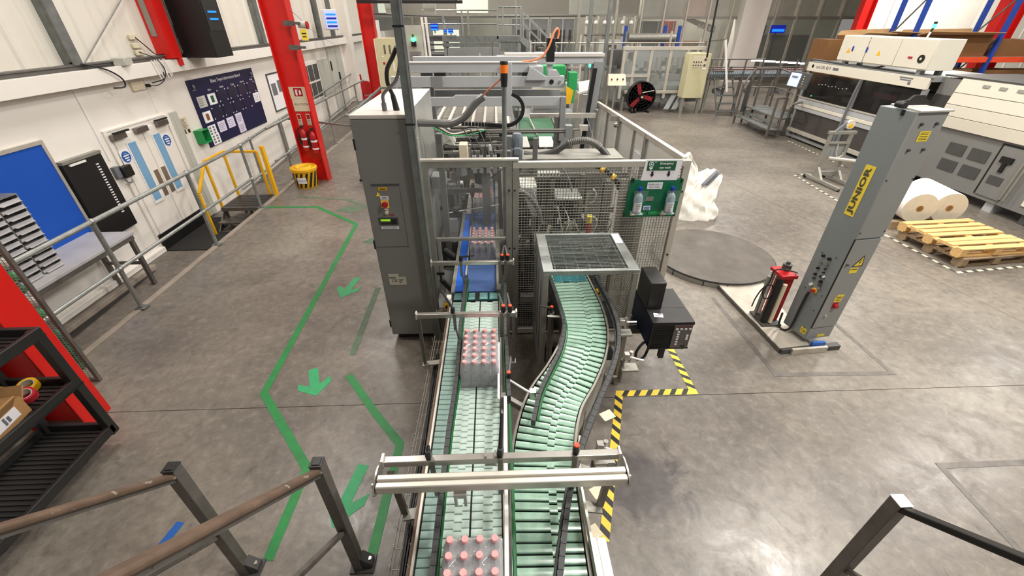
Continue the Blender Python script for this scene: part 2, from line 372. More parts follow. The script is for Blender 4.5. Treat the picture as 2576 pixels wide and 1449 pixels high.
# ---- sunken walkway along the left wall
struct('floor', G().box(-6.0, -4.36, 1.4, 9.2, -.56, -.37).flat([(-6.0, -3), (-4.36, -3), (-4.36, 1.4), (-6.0, 1.4)], -.56, .19), M['lowfloor'])
g = G(); g.prism([(-6.3, 9.2, -.37), (-6.3, 19, .2), (-6.3, 29, .2), (-6.3, 29, -.6), (-6.3, 9.2, -.6)], (0,0,0), (1.86, 0, 0)); struct('floor', g, M['lowfloor'])
struct('trim_1', G().bar((-4.415, 1.4, -.01), (-4.415, 7.6, -.01), .085, .05).bar((-4.415, 7.6, -.01), (-4.56, 16, -.01), .085, .05), M['curb'])
struct('trim_2', G().box(-5.56, -5.48, 3.6, 6.0, -.37, -.30), M['curb'], bev=.006)
struct('trim_9', G().prism([(-5.48, 3.4, -.369), (-5.30, 3.4, -.369), (-5.44, 5.9, -.369), (-5.48, 5.9, -.369)], (0,0,0), (0,0,.004)), M['joint'])  # flat dark strip drawn in place of the shaded drop beside the step
struct('trim_3', G().box(-5.8, -5.74, 6.62, 8.0, -.37, -.09), M['black'])
struct('baseboard_left', G().box(-5.8, -5.71, 5.3, 6.6, -.37, -.28).box(-5.8, -5.72, 2, 5.3, -.37, -.29), M['wall'], bev=.01)
tag(obj('floor_mat', G().box(-5.72, -4.47, 6.6, 7.32, -.37, -.355).box(-5.72, -5.24, 7.32, 8.03, -.37, -.355), M['rubber']), 'black rubber mat in the sunken landing before the white double door', 'mat')
# ---- left wall
wl = struct('wall_left', G().box(-6.1, -5.8, -3, 29, -.6, 2.45), M['wall'])
struct('trim_4', G().box(-5.8, -5.6, -3, 21.5, 2.21, 2.405), M['wall'], bev=.004)
struct('trim_5', G().box(-5.8, -5.70, -3, 21.5, 2.405, 2.475).box(-5.70, -5.66, -3, 21.5, 2.46, 2.475), M['purlin'])
y = -2.9; k = 0
while y < 22:
    g = G().box(-5.83, -5.80, y, y+1.046, 2.475, 7)
    for q in (.17, .52, .87): g.prism([(-5.80, y+q-.05, 2.475), (-5.775, y+q-.018, 2.475), (-5.775, y+q+.018, 2.475), (-5.80, y+q+.05, 2.475)], (0,0,0), (0,0,4.52))
    obj('cladding_panel', g, M['clad'], wl); y += 1.05; k += 1
for ys in (6.62, 12.2, 14.2, 16.3, 17.6):
    obj('cladding_rail', G().box(-5.8, -5.66, ys-.05, ys+.05, 2.47, 7).box(-5.66, -5.645, ys-.075, ys+.075, 2.47, 7), M['galvd'], wl)
obj('brace_rod', G().cyl((-5.72, 6.78, 2.46), (-5.72, 9.2, 4.0), .008, 6), M['galvd'], wl)
struct('trim_6', G().box(-5.8, -5.45, 18.6, 19.0, -.2, 6.5), M['wall'])
# vertical conduits and sockets on the wall
for i, (yy, zb) in enumerate(((6.5, 1.22), (7.86, 1.66))):
    tag(obj('conduit', G().box(-5.8, -5.782, yy-.011, yy+.011, zb, 2.2), M['white']), ('slim white conduit dropping to the black wall telephone', 'slim white conduit dropping to the white double door head')[i], 'conduit')
# ---- back wall: grey panels above a transom, framed openings below
wb = struct('wall_back', G().box(-7, 21, 29.0, 29.2, -.2, 7), M['backlite'])
for x0, x1, mt in ((-6.4, -1.9, 'backpan'), (-.2, 1.2, 'backpan'), (1.2, 4.0, 'backpan'), (4.0, 6.2, 'backlite'), (6.25, 7.7, 'backpan')):
    obj('upper_panel', G().box(x0+.02, x1-.02, 26, 26.06, 3.2, 7), M[mt], wb)
for x0, x1 in ((-5.9, -5.0), (-1.88, -.25)):
    obj('lit_panel', G().box(x0, x1, 25.98, 26.03, 3.25, 4.2), M['litpane'], wb)
for i in range(10):
    x0 = 7.85+i*1.2
    obj('upper_panel', G().box(x0+.03, x0+1.17, 26, 26.05, 3.1, 7), M['backlite'], wb)
fr = struct('window_1', G().box(-6.4, 7.7, 25.9, 26.05, 3.06, 3.2).box(7.6, 20, 25.88, 26.06, 2.98, 3.1), M['alud'])
for x in (-6.3, -5.1, -4.2, -3.5, -1.6, .9, 3.0, 4.4, 6.25, 7.75): obj('mullion', G().box(x-.05, x+.05, 25.9, 26.02, 0, 3.06), M['alud'], fr)
for i in range(11): obj('mullion', G().box(7.82+i*1.2-.04, 7.82+i*1.2+.04, 25.86, 26.0, 0, 6.9), M['alu'], fr)
for x0, x1 in ((7.86, 12.2), (14.6, 19.8)): obj('pane', G().box(x0, x1, 25.94, 25.955, .1, 2.98), M['glass'], fr)
# grey office screens and doors in the left half of the back wall
for i, (x0, x1, z1) in enumerate(((-3.4, -1.7, 2.98), (1.0, 2.9, 2.98), (3.1, 4.3, 2.98))):
    d = struct('door_%d' % (3+i), G().box(x0, x1, 26.05, 26.12, 0, z1), M['mgrey'])
    obj('door_pane', G().box(x0+.2, x0+.75, 26.02, 26.05, 1.5, 2.5), M['litpane'] if i == 0 else M['btank'], d)
    obj('door_pane', G().box(x0+.95, x1-.12, 26.02, 26.05, 1.5, 2.5), M['litpane'] if i == 0 else M['btank'], d)
    obj('door_rail', G().box((x0+x1)/2-.04, (x0+x1)/2+.04, 25.99, 26.05, 0, z1), M['lgrey'], d)
struct('wall_right', G().box(16.95, 32, 22.0, 22.3, -.2, 7), M['clad'])
for i in range(17): obj('cladding_rib', G().box(17.2+i*.85, 17.24+i*.85, 21.97, 22, 0, 7), M['clad'], bpy.data.objects['wall_right'])
struct('ceiling', G().box(-6, 32, -4, 30, 7.0, 7.2), M['clad'])
# room seen behind the glass: lit rear zone
struct('trim_7', G().box(13.0, 14.35, 25.4, 26.2, 0, 6.9), M['wall'])
# ---- red H-section columns
def hcol(x0, x1, y0, y1, z0, z1, label):
    t = thing('steel_column', label, 'column', ((x0+x1)/2, (y0+y1)/2, z0), 'red steel columns')
    ym = (y0+y1)/2
    obj('flange', G().box(x0, x0+.022, y0, y1, z0, z1), M['red'], t, .003); obj('flange', G().box(x1-.022, x1, y0, y1, z0, z1), M['red'], t, .003)
    obj('web', G().box(x0+.022, x1-.022, ym-.008, ym+.008, z0, z1), M['red'], t); return t
c1 = hcol(-4.06, -3.575, 2.50, 2.74, 0, 7, 'red steel column behind the black trolley, nearest the stairs')
c2 = hcol(-4.16, -3.69, 9.10, 9.34, 0, 7, 'red steel column carrying two fire extinguishers and the spill kit sign')
c3 = hcol(-4.17, -3.74, 15.6, 15.85, 0, 7, 'red steel column farthest along the white left wall, beyond the grey cabinet')
for z in (2.55, 2.93): obj('pipe_clamp', G().box(-3.80, -3.62, 9.05, 9.12, z-.04, z+.04).box(-3.64, -3.50, 9.06, 9.10, z-.02, z+.02), M['post'], c2)
obj('cable', G().tube(curve([(-3.70, 15.55, 2.25), (-3.68, 15.6, 2.2), (-3.66, 15.6, 1.95), (-3.69, 15.58, 1.8)]), .015, 6), M['black'], c3)
obj('socket', G().cyl((-3.72, 15.5, 1.78), (-3.60, 15.5, 1.78), .07, 10), M['white'], c3)
hcol(16.35, 16.9, 21.5, 21.8, 0, 7, 'dark red column at the far corner of the glazed partition')
hcol(15.25, 15.9, 14.3, 14.6, 0, 7, 'red column rising behind the pallet rack at the right edge')
# red bracket post with the black display box
t = thing('wall_post', 'red box post with grey trunking fixed to the white cladding beside the black display box', 'post', (-5.6, 8.5, 2.33))
obj('post_body', G().box(-5.8, -5.55, 8.42, 8.68, 2.42, 7), M['red'], t, .004); obj('post_foot', G().box(-5.62, -5.55, 8.58, 8.66, 2.30, 2.44), M['red'], t, .004)
obj('trunking', G().box(-5.75, -5.66, 8.405, 8.42, 2.75, 7), M['alud'], t)
t = thing('display_box', 'large black hanging display box with two blue light bars beside the red wall post', 'display', (-5.3, 9.2, 2.39))
obj('box_body', G().box(-5.62, -5.04, 8.86, 9.42, 2.40, 4.6), M['black'], t, .006)
obj('screen', G().box(-5.04, -5.03, 8.90, 9.36, 2.82, 3.5), M['scrn'] if 0 else M['blacks'], t)
for z in (2.98, 3.09): obj('light_bar', G().box(-5.03, -5.022, 9.0, 9.26, z, z+.028), M['scrb'], t)
obj('hanger', G().box(-5.72, -5.62, 9.0, 9.3, 2.7, 2.9), M['black'], t)
# ---- double door with its frame
d = struct('door_1', G().box(-5.8, -5.775, 6.66, 7.93, -.33, 1.58), M['wall'])
obj('frame', G().box(-5.8, -5.765, 6.60, 6.66, -.33, 1.6).box(-5.8, -5.74, 7.93, 8.02, -.33, 1.6).box(-5.8, -5.765, 6.60, 7.95, 1.58, 1.61), M['wall'], d, .006); obj('frame', G().box(-5.8, -5.75, 8.04, 8.26, -.33, 1.6).box(-5.752, -5.742, 8.12, 8.135, -.33, 1.6), M['gpile'], d, .004)
for (ya, yb, s) in ((6.69, 7.28, 1), (7.30, 7.91, -1)):
    lf = obj('leaf', G().box(-5.775, -5.755, ya, yb, -.3, 1.5), M['wall'], d, .003)
    yc = ya+.20 if s > 0 else ya+.16
    obj('pane', G().box(-5.757, -5.748, yc, yc+.17, .42, 1.36), M['glassb'], lf); obj('pane_bead', G().box(-5.757, -5.742, yc-.02, yc, .40, 1.38).box(-5.757, -5.742, yc+.17, yc+.19, .40, 1.38).box(-5.757, -5.742, yc-.02, yc+.19, .38, .42), M['white'], lf)
    yp = yb-.13 if s > 0 else ya+.03
    obj('push_plate', G().box(-5.757, -5.748, yp, yp+.10, .42, .86), M['steel'], lf)
for ya in (6.64, 7.12, 7.62): obj('door_closer', G().box(-5.755, -5.69, ya, ya+.26, 1.46, 1.54), M['steeld'], d, .005)
obj('closer_arm', G().box(-5.69, -5.66, 6.64, 6.95, 1.55, 1.575).box(-5.69, -5.66, 7.55, 7.85, 1.555, 1.58), M['black'], d)
def disc_sign(yc, zc, r, label):
    t = thing('door_sign', label, 'sign', (-5.79, yc, zc-r)); Mx = Matrix.Rotation(R(90), 3, 'Y')
    obj('plate', G().box(-5.756, -5.752, yc-r*1.15, yc+r*1.15, zc-r*1.2, zc+r*1.2), M['paper'], t)
    x = -5.750
    obj('disc', G().lathe([(r, 0), (r, .003)], (x, yc, zc), 24, Mx), M['bluesign'], t)
    words('This', (x+.006, yc, zc+r*.6), (0, 1, 0), (0, 0, 1), r*.28, M['paper'], t, r*1.4); lines(t, (x+.0055, yc, zc-r*.2), (0, 1, 0), (0, 0, 1), (r*1.3, r*1.05, r*.8), r*.22, r*.42, M['paper'])
disc_sign(6.765, 1.195, .085, 'round blue safety sign on the left leaf of the white double door'); disc_sign(7.74, 1.215, .09, 'round blue safety sign on the right leaf of the white double door')
# far grey door pair beyond the second red column, and the window beside it
d = struct('door_2', G().box(-5.8, -5.76, 16.7, 18.2, -.05, 2.15), M['gpile'])
obj('leaf', G().box(-5.76, -5.745, 16.74, 17.5, 0, 2.1), M['gpile'], d, .004); obj('leaf', G().box(-5.76, -5.745, 17.54, 18.16, 0, 2.1), M['gpile'], d, .004)
obj('handle', G().box(-5.745, -5.70, 17.45, 17.5, 1.05, 1.35), M['black'], d); obj('latch', G().box(-5.745, -5.72, 16.76, 16.84, 1.45, 1.75), M['black'], d)
wd = struct('window_2', G().box(-5.80, -5.77, 14.2, 15.62, .78, 1.86), M['wall'])
for yy in (14.28, 14.72, 15.16):
    for zz in (.84, 1.34): obj('pane', G().box(-5.775, -5.76, yy, yy+.38, zz, zz+.44), M['dgrey'], wd)
struct('trim_8', G().box(-5.8, -5.77, 15.72, 16.6, .78, 1.86), M['gpile'], bev=.006)
# ================================================================== things along the left wall
def clip_paper(t, y0, y1, z0, z1, m, name='sheet', x=-5.779):
    return obj(name, G().box(x, x+.003, y0, y1, z0, z1), m, t)
# information board
t = thing('information_board', 'large navy information board with pinned sheets on the white wall', 'board', (-5.79, 10.1, .8))
obj('panel', G().box(-5.8, -5.78, 8.87, 11.38, .80, 2.02), M['navy'], t, .003)
words('Blaen Twyni Information Board', (-5.776, 10.2, 1.925), (0, 1, 0), (0, 0, 1), .085, M['paper'], t, 1.25)
for s, yy in (('Safety', 9.48), ('Quality', 9.93), ('Cost', 10.36), ('Delivery', 10.78), ('People', 11.2)): words(s, (-5.776, yy, 1.79), (0, 1, 0), (0, 0, 1), .045, M['paper'], t, .24)
for yy in (9.02, 11.28): obj('emblem', G().ball((-5.775, yy, 1.90), .03, 8, 1.4).box(-5.778, -5.776, yy-.06, yy+.06, 1.835, 1.85), M['inkg'], t)
ROWS = (1.58, 1.30, 1.05, .82)
for i, (yy, zz, mm) in enumerate(((9.12, 1.52, 'gpile'), (9.48, 1.52, 'paper'), (9.12, 1.24, 'paper'), (9.12, .98, 'paper'), (9.48, .99, 'paperm'), (9.84, 1.00, 'paperm'), (10.2, 1.02, 'paperm'), (10.2, .82, 'paperm'), (11.22, 1.30, 'paper'), (9.14, .81, 'paper'))):
    s = clip_paper(t, yy-.135, yy+.135, zz, zz+.20, M[mm])
    if i in (1, 2): obj('picture', G().box(-5.776, -5.774, yy-.05, yy+.05, zz+.04, zz+.16), M['greens'] if i == 1 else M['cardd'], s)
    elif i in (3, 9):
        for q in range(6): obj('print', G().box(-5.776, -5.774, yy-.10+(q % 2)*.12, yy-.04+(q % 2)*.12, zz+.03+(q//2)*.055, zz+.065+(q//2)*.055), M['inkg'], s)
    else:
        for q in range(4): obj('print', G().box(-5.776, -5.7745, yy-.10, yy+.06+.01*q, zz+.04+q*.035, zz+.047+q*.035), M['inkg'], s)
for a in range(4):
    for b in range(2):
        yy = 9.86+a*.42+.0; zz = 1.52-b*.28
        if b == 1: yy -= .38 if a < 4 else 0
        p = obj('pocket', G().box(-5.78, -5.776, yy-.17, yy+.17, zz, zz+.24), M['navyp'], t)
        obj('corner_clip', G().box(-5.777, -5.77, yy-.16, yy-.135, zz+.01, zz+.03).box(-5.777, -5.77, yy+.135, yy+.16, zz+.01, zz+.03).box(-5.777, -5.77, yy-.16, yy-.135, zz+.21, zz+.23).box(-5.777, -5.77, yy+.135, yy+.16, zz+.21, zz+.23), M['paper'], p)
# framed white notice board
t = thing('notice_board', 'black framed white board with clipped sheets half behind the red column', 'board', (-5.79, 12.7, .95))
obj('panel', G().box(-5.8, -5.785, 12.0, 13.5, .93, 1.81), M['paper'], t)
obj('frame', G().box(-5.8, -5.775, 12.0, 12.03, .93, 1.81).box(-5.8, -5.775, 13.47, 13.5, .93, 1.81).box(-5.8, -5.775, 12.0, 13.5, .92, .95).box(-5.8, -5.775, 12.0, 13.5, 1.79, 1.82), M['dgrey'], t)
for yy, zz in ((12.25, 1.3), (12.62, 1.34), (12.85, 1.06), (13.15, 1.34)): clip_paper(t, yy-.13, yy+.13, zz, zz+.28, M['inkg'], 'sheet', -5.784)
# blue pin board, black key cabinet, telephone, green dispenser, instruction sheet
t = thing('pin_board', 'blue felt pin board with a silver frame above the wall table', 'board', (-5.79, 4.6, .46))
obj('felt', G().box(-5.8, -5.775, 3.2, 5.64, .46, 1.66), M['blue'], t)
obj('frame', G().box(-5.8, -5.76, 3.16, 5.68, 1.66, 1.71).box(-5.8, -5.76, 5.64, 5.68, .46, 1.70), M['alu'], t, .004)
t = thing('card_rack', 'tall black wall rack with a column of white slots beside the blue pin board', 'rack', (-5.75, 6.0, .3))
obj('case', G().box(-5.8, -5.72, 5.70, 6.34, .27, 1.40), M['black'], t, .006)
obj('top_rail', G().box(-5.8, -5.71, 5.70, 6.34, 1.37, 1.41), M['alud'], t); obj('clip_rail', G().box(-5.72, -5.70, 5.78, 6.04, 1.33, 1.355), M['white'], t)
for i in range(20): obj('slot', G().box(-5.722, -5.714, 6.17, 6.215, .52+i*.038, .535+i*.038), M['paper'], t)
t = thing('wall_telephone', 'black wall telephone with coiled lead between rack and white double door', 'telephone', (-5.74, 6.55, .9))
obj('backplate', G().box(-5.8, -5.74, 6.44, 6.53, .95, 1.12), M['inkg'], t, .004); obj('handset', G().box(-5.8, -5.70, 6.53, 6.72, .93, 1.10), M['black'], t, .012)
obj('lead', G().tube(curve([(-5.74, 6.5, .94), (-5.72, 6.55, .86), (-5.72, 6.62, .85), (-5.73, 6.64, .88)]), .009, 6), M['inkg'], t)
t = thing('glove_dispenser', 'green open plastic box mounted beside the navy information board', 'dispenser', (-5.72, 8.7, .95))
obj('box', G().box(-5.8, -5.64, 8.55, 8.565, .95, 1.19).box(-5.8, -5.64, 8.77, 8.785, .95, 1.19).box(-5.8, -5.64, 8.55, 8.785, .95, .965).box(-5.8, -5.785, 8.55, 8.785, .95, 1.19).box(-5.8, -5.64, 8.55, 8.785, 1.18, 1.19), M['greenm'], t)
t = thing('instruction_sheet', 'cream instruction sheet with small print beside the grey door frame', 'sign', (-5.79, 8.4, 1.18))
obj('sheet', G().box(-5.8, -5.795, 8.29, 8.51, 1.18, 1.47), M['cream'], t)
for q in range(9): obj('print', G().box(-5.795, -5.793, 8.31, 8.40+.08*random.random(), 1.27+q*.02, 1.278+q*.02), M['inkg'], t)
obj('print', G().box(-5.795, -5.793, 8.33, 8.36, 1.19, 1.26).box(-5.795, -5.793, 8.42, 8.48, 1.19, 1.25), M['ink'], t)
# light fitting, junction boxes and rods on the beam
tag(obj('junction_box', G().cb((-5.66, 7.42, 2.455), (.16, .32, .11), R(20)), M['gpile'], bev=.01), 'grey cable box lying on the white beam near the left wall brace', 'box')
t = thing('socket_panel', 'cluster of cream wall sockets with black leads left of the red wall post', 'socket', (-5.78, 8.0, 2.5))
for zz in (2.5, 2.6, 2.72): obj('socket', G().box(-5.775, -5.74, 7.90, 8.06, zz, zz+.07), M['cream'], t, .006)
obj('lead', G().tube(curve([(-5.74, 8.0, 2.75), (-5.70, 8.1, 2.62), (-5.70, 8.25, 2.5), (-5.68, 8.42, 2.48)]), .008, 6), M['black'], t)
obj('lead', G().tube(curve([(-5.74, 7.95, 2.55), (-5.60, 8.05, 2.45), (-5.56, 8.12, 2.3), (-5.58, 8.05, 2.15), (-5.70, 7.9, 2.10)]), .008, 6), M['black'], t)
for i, yy in enumerate((7.93, 8.0, 8.05, 8.12, 8.2, 8.24)):
    tag(obj('hanging_rod', G().cyl((-5.59, yy, 2.43), (-5.585, yy+.06, 2.15+.012*(i % 3)), .009, 6), M['white']), ('first', 'second', 'third', 'fourth', 'fifth', 'last')[i]+' from the left of the six white rods hanging over the white beam', 'rod', 'white rods over the beam')
t = thing('cable_loop', 'black cable looping from the cladding over the white beam', 'cable', (-5.6, 6.7, 2.1))
obj('cable', G().tube(curve([(-5.70, 6.55, 2.50), (-5.62, 6.72, 2.46), (-5.57, 6.95, 2.38), (-5.56, 7.13, 2.25), (-5.57, 7.13, 2.14), (-5.62, 6.98, 2.14)]), .011, 6).tube(curve([(-5.66, 6.7, 2.46), (-5.62, 6.95, 2.43), (-5.64, 7.2, 2.42)]), .011, 6), M['black'], t)
t = thing('wall_outlet', 'cream power outlet with a plugged black lead under the white beam', 'socket', (-5.75, 7.7, 2.0))
obj('outlet', G().box(-5.8, -5.76, 7.52, 7.80, 2.02, 2.15), M['cream'], t, .006); obj('plug', G().cyl((-5.76, 7.82, 2.07), (-5.70, 7.82, 2.07), .025, 10), M['black'], t)
obj('lead', G().tube(curve([(-5.70, 7.82, 2.07), (-5.66, 7.93, 2.06), (-5.60, 8.05, 2.12), (-5.57, 8.08, 2.25)]), .007, 6), M['black'], t)
# wall table
t = thing('wall_table', 'grey topped steel table against the white wall below the pin board', 'table', (-5.5, 4.2, -.37))
obj('tabletop', G().box(-5.78, -5.16, 2.6, 5.58, .43, .47), M['tabtop'], t, .004)
for x in (-5.72, -5.20): 
    for yy in (5.52, 4.0, 2.7): obj('leg', G().box(x-.025, x+.025, yy-.025, yy+.025, -.37, .43), M['post'], t)
obj('rail', G().box(-5.19, -5.165, 2.7, 5.55, .37, .43), M['post'], t); obj('rail', G().box(-5.74, -5.18, 5.50, 5.53, -.02, .02), M['post'], t)
# letter rack standing on the table
t = thing('letter_rack', 'grey metal pigeonhole letter rack standing on the wall table', 'letter rack', (-5.4, 4.0, .473))
x0, x1, z0, z1 = -5.60, -5.34, .473, 1.36
W0, W1 = 2.75, 4.66
obj('side', G().box(x0, x1, W0, W0+.012, z0, z1), M['galv'], t); obj('side', G().box(x0, x1, W1-.012, W1, z0, z1), M['galv'], t); obj('back', G().box(x0, x0+.01, W0, W1, z0, z1), M['galv'], t)
obj('top', G().box(x0, x1, W0, W1, z1, z1+.012), M['galv'], t)
for c in range(7): obj('divider', G().box(x0, x1, W0+c*.273, W0+.008+c*.273, z0, z1), M['galv'], t)
tr = mesh('tray', G().box(-.12, .13, -.125, .125, 0, .006).prism([(.10, -.11, .012), (.17, -.11, .0), (.17, .11, .0), (.10, .11, .012)], (0,0,0), (0,0,.004)).box(.128, .135, -.125, .125, 0, .034), M['tabtop'])
for c in range(7):
    for r in range(11): inst('tray', tr, t, (-5.47, W0+.14+c*.273, z0+.01+r*.081))
# ---- tube railings
def post_ball(p): return G().ball(p, .042, 10)
def railing(label, pts, posts, group, mids=(.55,), top=1.14, r=.026, base=0., over=(0, 0)):
    """pts: ground line; posts: distances along; all galvanised tube"""
    a, b = Vector(pts[0]), Vector(pts[1]); d = (b-a); Ln = d.length; d.normalize()
    t = thing('tube_railing', label, 'railing', tuple(a), group)
    up = Vector((0, 0, 1))
    obj('top_rail', G().cyl(a-d*over[0]+up*top, b+d*over[1]+up*top, r, 10), M['galv'], t)
    for m_ in mids: obj('mid_rail', G().cyl(a+up*m_, b+up*m_, r*.85, 10), M['galv'], t)
    for s in posts:
        q = a+d*s; p = obj('post', G().cyl(q, q+up*(top), r, 10), M['galv'], t); obj('base_plate', G().cb(q+up*.006, (.12, .10, .012)), M['galvd'], p)
        for m_ in list(mids)+[top]: obj('clamp', G().ball(q+up*m_, r*1.5, 10), M['galv'], p)
    return t
def rail2(label, a, b, posts, **k): return railing(label, (a, b), posts, 'galvanised railings by the left wall', **k)
rail2('galvanised railing on the floor edge in front of the wall table', (-4.36, 1.8, .01), (-4.44, 7.6, .01), [.9, 2.54, 4.24, 5.78])
rail2('galvanised railing past the yellow guard, behind the red column with extinguishers', (-4.49, 8.7, .01), (-4.60, 16.4, .01), [.58, 3.63, 6.5], top=1.18)
a = Vector((-5.65, 9.2, -.31)); b = Vector((-5.66, 19.0, .25))
rail2('long galvanised handrail climbing the ramp along the white wall', a, b, [.9, 2.6, 4.6, 6.2, 8.0, 9.6], top=.94, mids=(.12,))
# grey trough and rail standing beside the cabinet
t = thing('pipe_stand', 'square steel stand with double pipes behind the grey cabinet', 'stand', (-3.0, 9.0, 0))
obj('post', G().bar((-2.96, 9.1, 0), (-2.93, 9.1, 1.35), .05), M['galvd'], t); obj('post', G().bar((-2.86, 9.15, .05), (-2.83, 9.15, 1.3), .04), M['galvd'], t)
obj('top_plate', G().cb((-2.9, 9.1, 1.36), (.24, .2, .03)), M['galvd'], t); obj('foot', G().cb((-2.95, 9.1, .02), (.1, .1, .04)), M['rubber'], t)
obj('rail', G().bar((-2.95, 9.1, 1.34), (-3.25, 13.2, 1.34), .05), M['galvd'], t); obj('rail', G().bar((-2.6, 9.3, 1.34), (-2.75, 13.2, 1.34), .04), M['galvd'], t); obj('rail', G().bar((-3.3, 13.2, 1.34), (-2.3, 13.2, 1.34), .05), M['galvd'], t)
obj('rail', G().bar((-2.97, 9.1, 1.15), (-4.6, 9.9, 1.15), .035), M['galvd'], t)
# ---- yellow guarded step platform
t = thing('step_platform', 'small steel step platform with yellow guard rails at the white double door', 'platform', (-4.86, 7.95, -.37))
for k in range(7): obj('slat', G().box(-5.21, -4.50, 7.64+k*.097, 7.725+k*.097, -.035, -.003), M['blacks'], t, .003)
obj('frame', G().box(-5.22, -5.19, 7.62, 8.32, -.07, 0).box(-4.51, -4.48, 7.62, 8.32, -.07, 0).box(-5.22, -4.48, 7.62, 7.645, -.07, 0).box(-5.22, -4.48, 8.30, 8.32, -.07, 0), M['steeld'], t)
obj('step', G().box(-5.19, -4.55, 7.34, 7.60, -.215, -.19), M['steeld'], t)
obj('stringer', G().prism([(-5.215, 7.64, -.07), (-5.215, 7.30, -.37), (-5.215, 7.42, -.37), (-5.215, 7.76, -.07)], (0,0,0), (.02, 0, 0)), M['steeld'], t)
for p in ((-5.18, 7.68), (-4.72, 7.68), (-5.18, 8.28), (-4.52, 8.28)): obj('leg', G().box(p[0]-.02, p[0]+.02, p[1]-.02, p[1]+.02, -.37, -.07), M['steeld'], t)
Z = .86; yw = .042
def ypost(p0, p1): return obj('yellow_post', G().bar(p0, p1, yw), M['yellow'], t, .006)
ypost((-5.22, 7.68, 0), (-5.22, 7.68, Z)); ypost((-5.23, 8.31, 0), (-5.23, 8.31, Z)); ypost((-4.60, 8.31, 0), (-4.60, 8.31, Z)); ypost((-5.22, 7.22, -.37), (-5.22, 7.22, .42))
for p0, p1 in (((-5.22, 7.68, Z), (-5.23, 8.31, Z)), ((-5.23, 8.31, Z), (-4.60, 8.31, Z)), ((-5.22, 7.68, Z), (-5.22, 7.22, .42))): obj('yellow_rail', G().bar(p0, p1, yw), M['yellow'], t, .006)
tag(obj('yellow_post', G().box(-4.47, -4.40, 8.20, 8.27, 0, .98), M['yellow'], bev=.008), 'free-standing square yellow post beside the yellow step platform', 'post')
# ---- signs and extinguishers on the second column
t = thing('fire_sign', 'cream and red fire extinguisher sign above the spill kit sign on the red column', 'sign', (-3.9, 9.17, 1.66))
xa, xb, ys = -4.07, -3.73, 9.205
obj('plate', G().box(xa, xb, ys-.006, ys, 1.655, 1.87), M['cream'], t); obj('red_panel', G().box(-3.985, -3.82, ys-.008, ys-.006, 1.70, 1.85), M['redd'], t)
obj('pictogram', G().box(-3.955, -3.92, ys-.010, ys-.008, 1.715, 1.80).box(-3.945, -3.93, ys-.010, ys-.008, 1.80, 1.825).box(-3.93, -3.90, ys-.010, ys-.008, 1.808, 1.818).prism([(-3.885, ys-.010, 1.73), (-3.85, ys-.010, 1.73), (-3.845, ys-.010, 1.78), (-3.862, ys-.010, 1.82), (-3.885, ys-.010, 1.79)], (0,0,0), (0, .002, 0)), M['paper'], t)
t = thing('spill_kit_sign', 'cream SPILL KIT STATION sign on the red column', 'sign', (-3.9, 9.17, 1.4))
obj('plate', G().box(xa+.01, xb+.005, ys-.006, ys, 1.42, 1.65), M['cream'], t); words('SPILL KIT STATION', (-3.895, ys-.008, 1.55), (1, 0, 0), (0, 0, 1), .036, M['ink'], t, .28)
for i, xx in enumerate((-4.01, -3.825)):
    t = thing('fire_notice', ('narrow cream fire notice above the left extinguisher', 'narrow cream fire notice above the right extinguisher')[i], 'sign', (xx, 9.17, 1.15), 'narrow notices over the extinguishers')
    obj('plate', G().box(xx-.04, xx+.04, ys-.006, ys, 1.15, 1.37), M['cream'], t); obj('red_panel', G().box(xx-.03, xx+.03, ys-.008, ys-.006, 1.27, 1.355), M['redd'], t)
    for q in range(4): obj('print', G().box(xx-.03, xx+.02, ys-.008, ys-.006, 1.165+q*.024, 1.174+q*.024), M['inkg'], t)
def extinguisher(x, y, z, label):
    t = thing('fire_extinguisher', label, 'extinguisher', (x, y, z), 'fire extinguishers on the red column')
    obj('cylinder', G().lathe([(.0, 0), (.06, 0), (.068, .02), (.068, .33), (.055, .385), (.03, .41), (.026, .43), (0, .43)], (x, y, z), 18), M['redd'], t)
    obj('valve', G().cyl((x, y, z+.43), (x, y, z+.47), .02, 10).bar((x-.03, y, z+.475), (x+.07, y-.01, z+.50), .02), M['blacks'], t)
    obj('label', G().lathe([(.069, .07), (.069, .26)], (x, y, z), 18), M['paper'], t)
    words('CO2', (x, y-.0715, z+.27), (1, 0, 0), (0, 0, 1), .035, M['ink'], t, .09)
    obj('red_band', G().lathe([(.0695, .10), (.0695, .22)], (x, y, z), 18), M['redd'], t)
    obj('horn', G().tube(curve([(x-.03, y, z+.46), (x-.085, y-.02, z+.42), (x-.09, y-.03, z+.32), (x-.085, y-.035, z+.12)]), [.012]*9+[.014]*8+[.022]*7+[.03], 8), M['black'], t)
    obj('bracket', G().box(x-.05, x+.05, y+.06, y+.085, z+.02, z+.36), M['redd'], t)
extinguisher(-3.97, 9.11, .67, 'red fire extinguisher on the left of the red column'); extinguisher(-3.79, 9.11, .62, 'red fire extinguisher on the right of the red column')
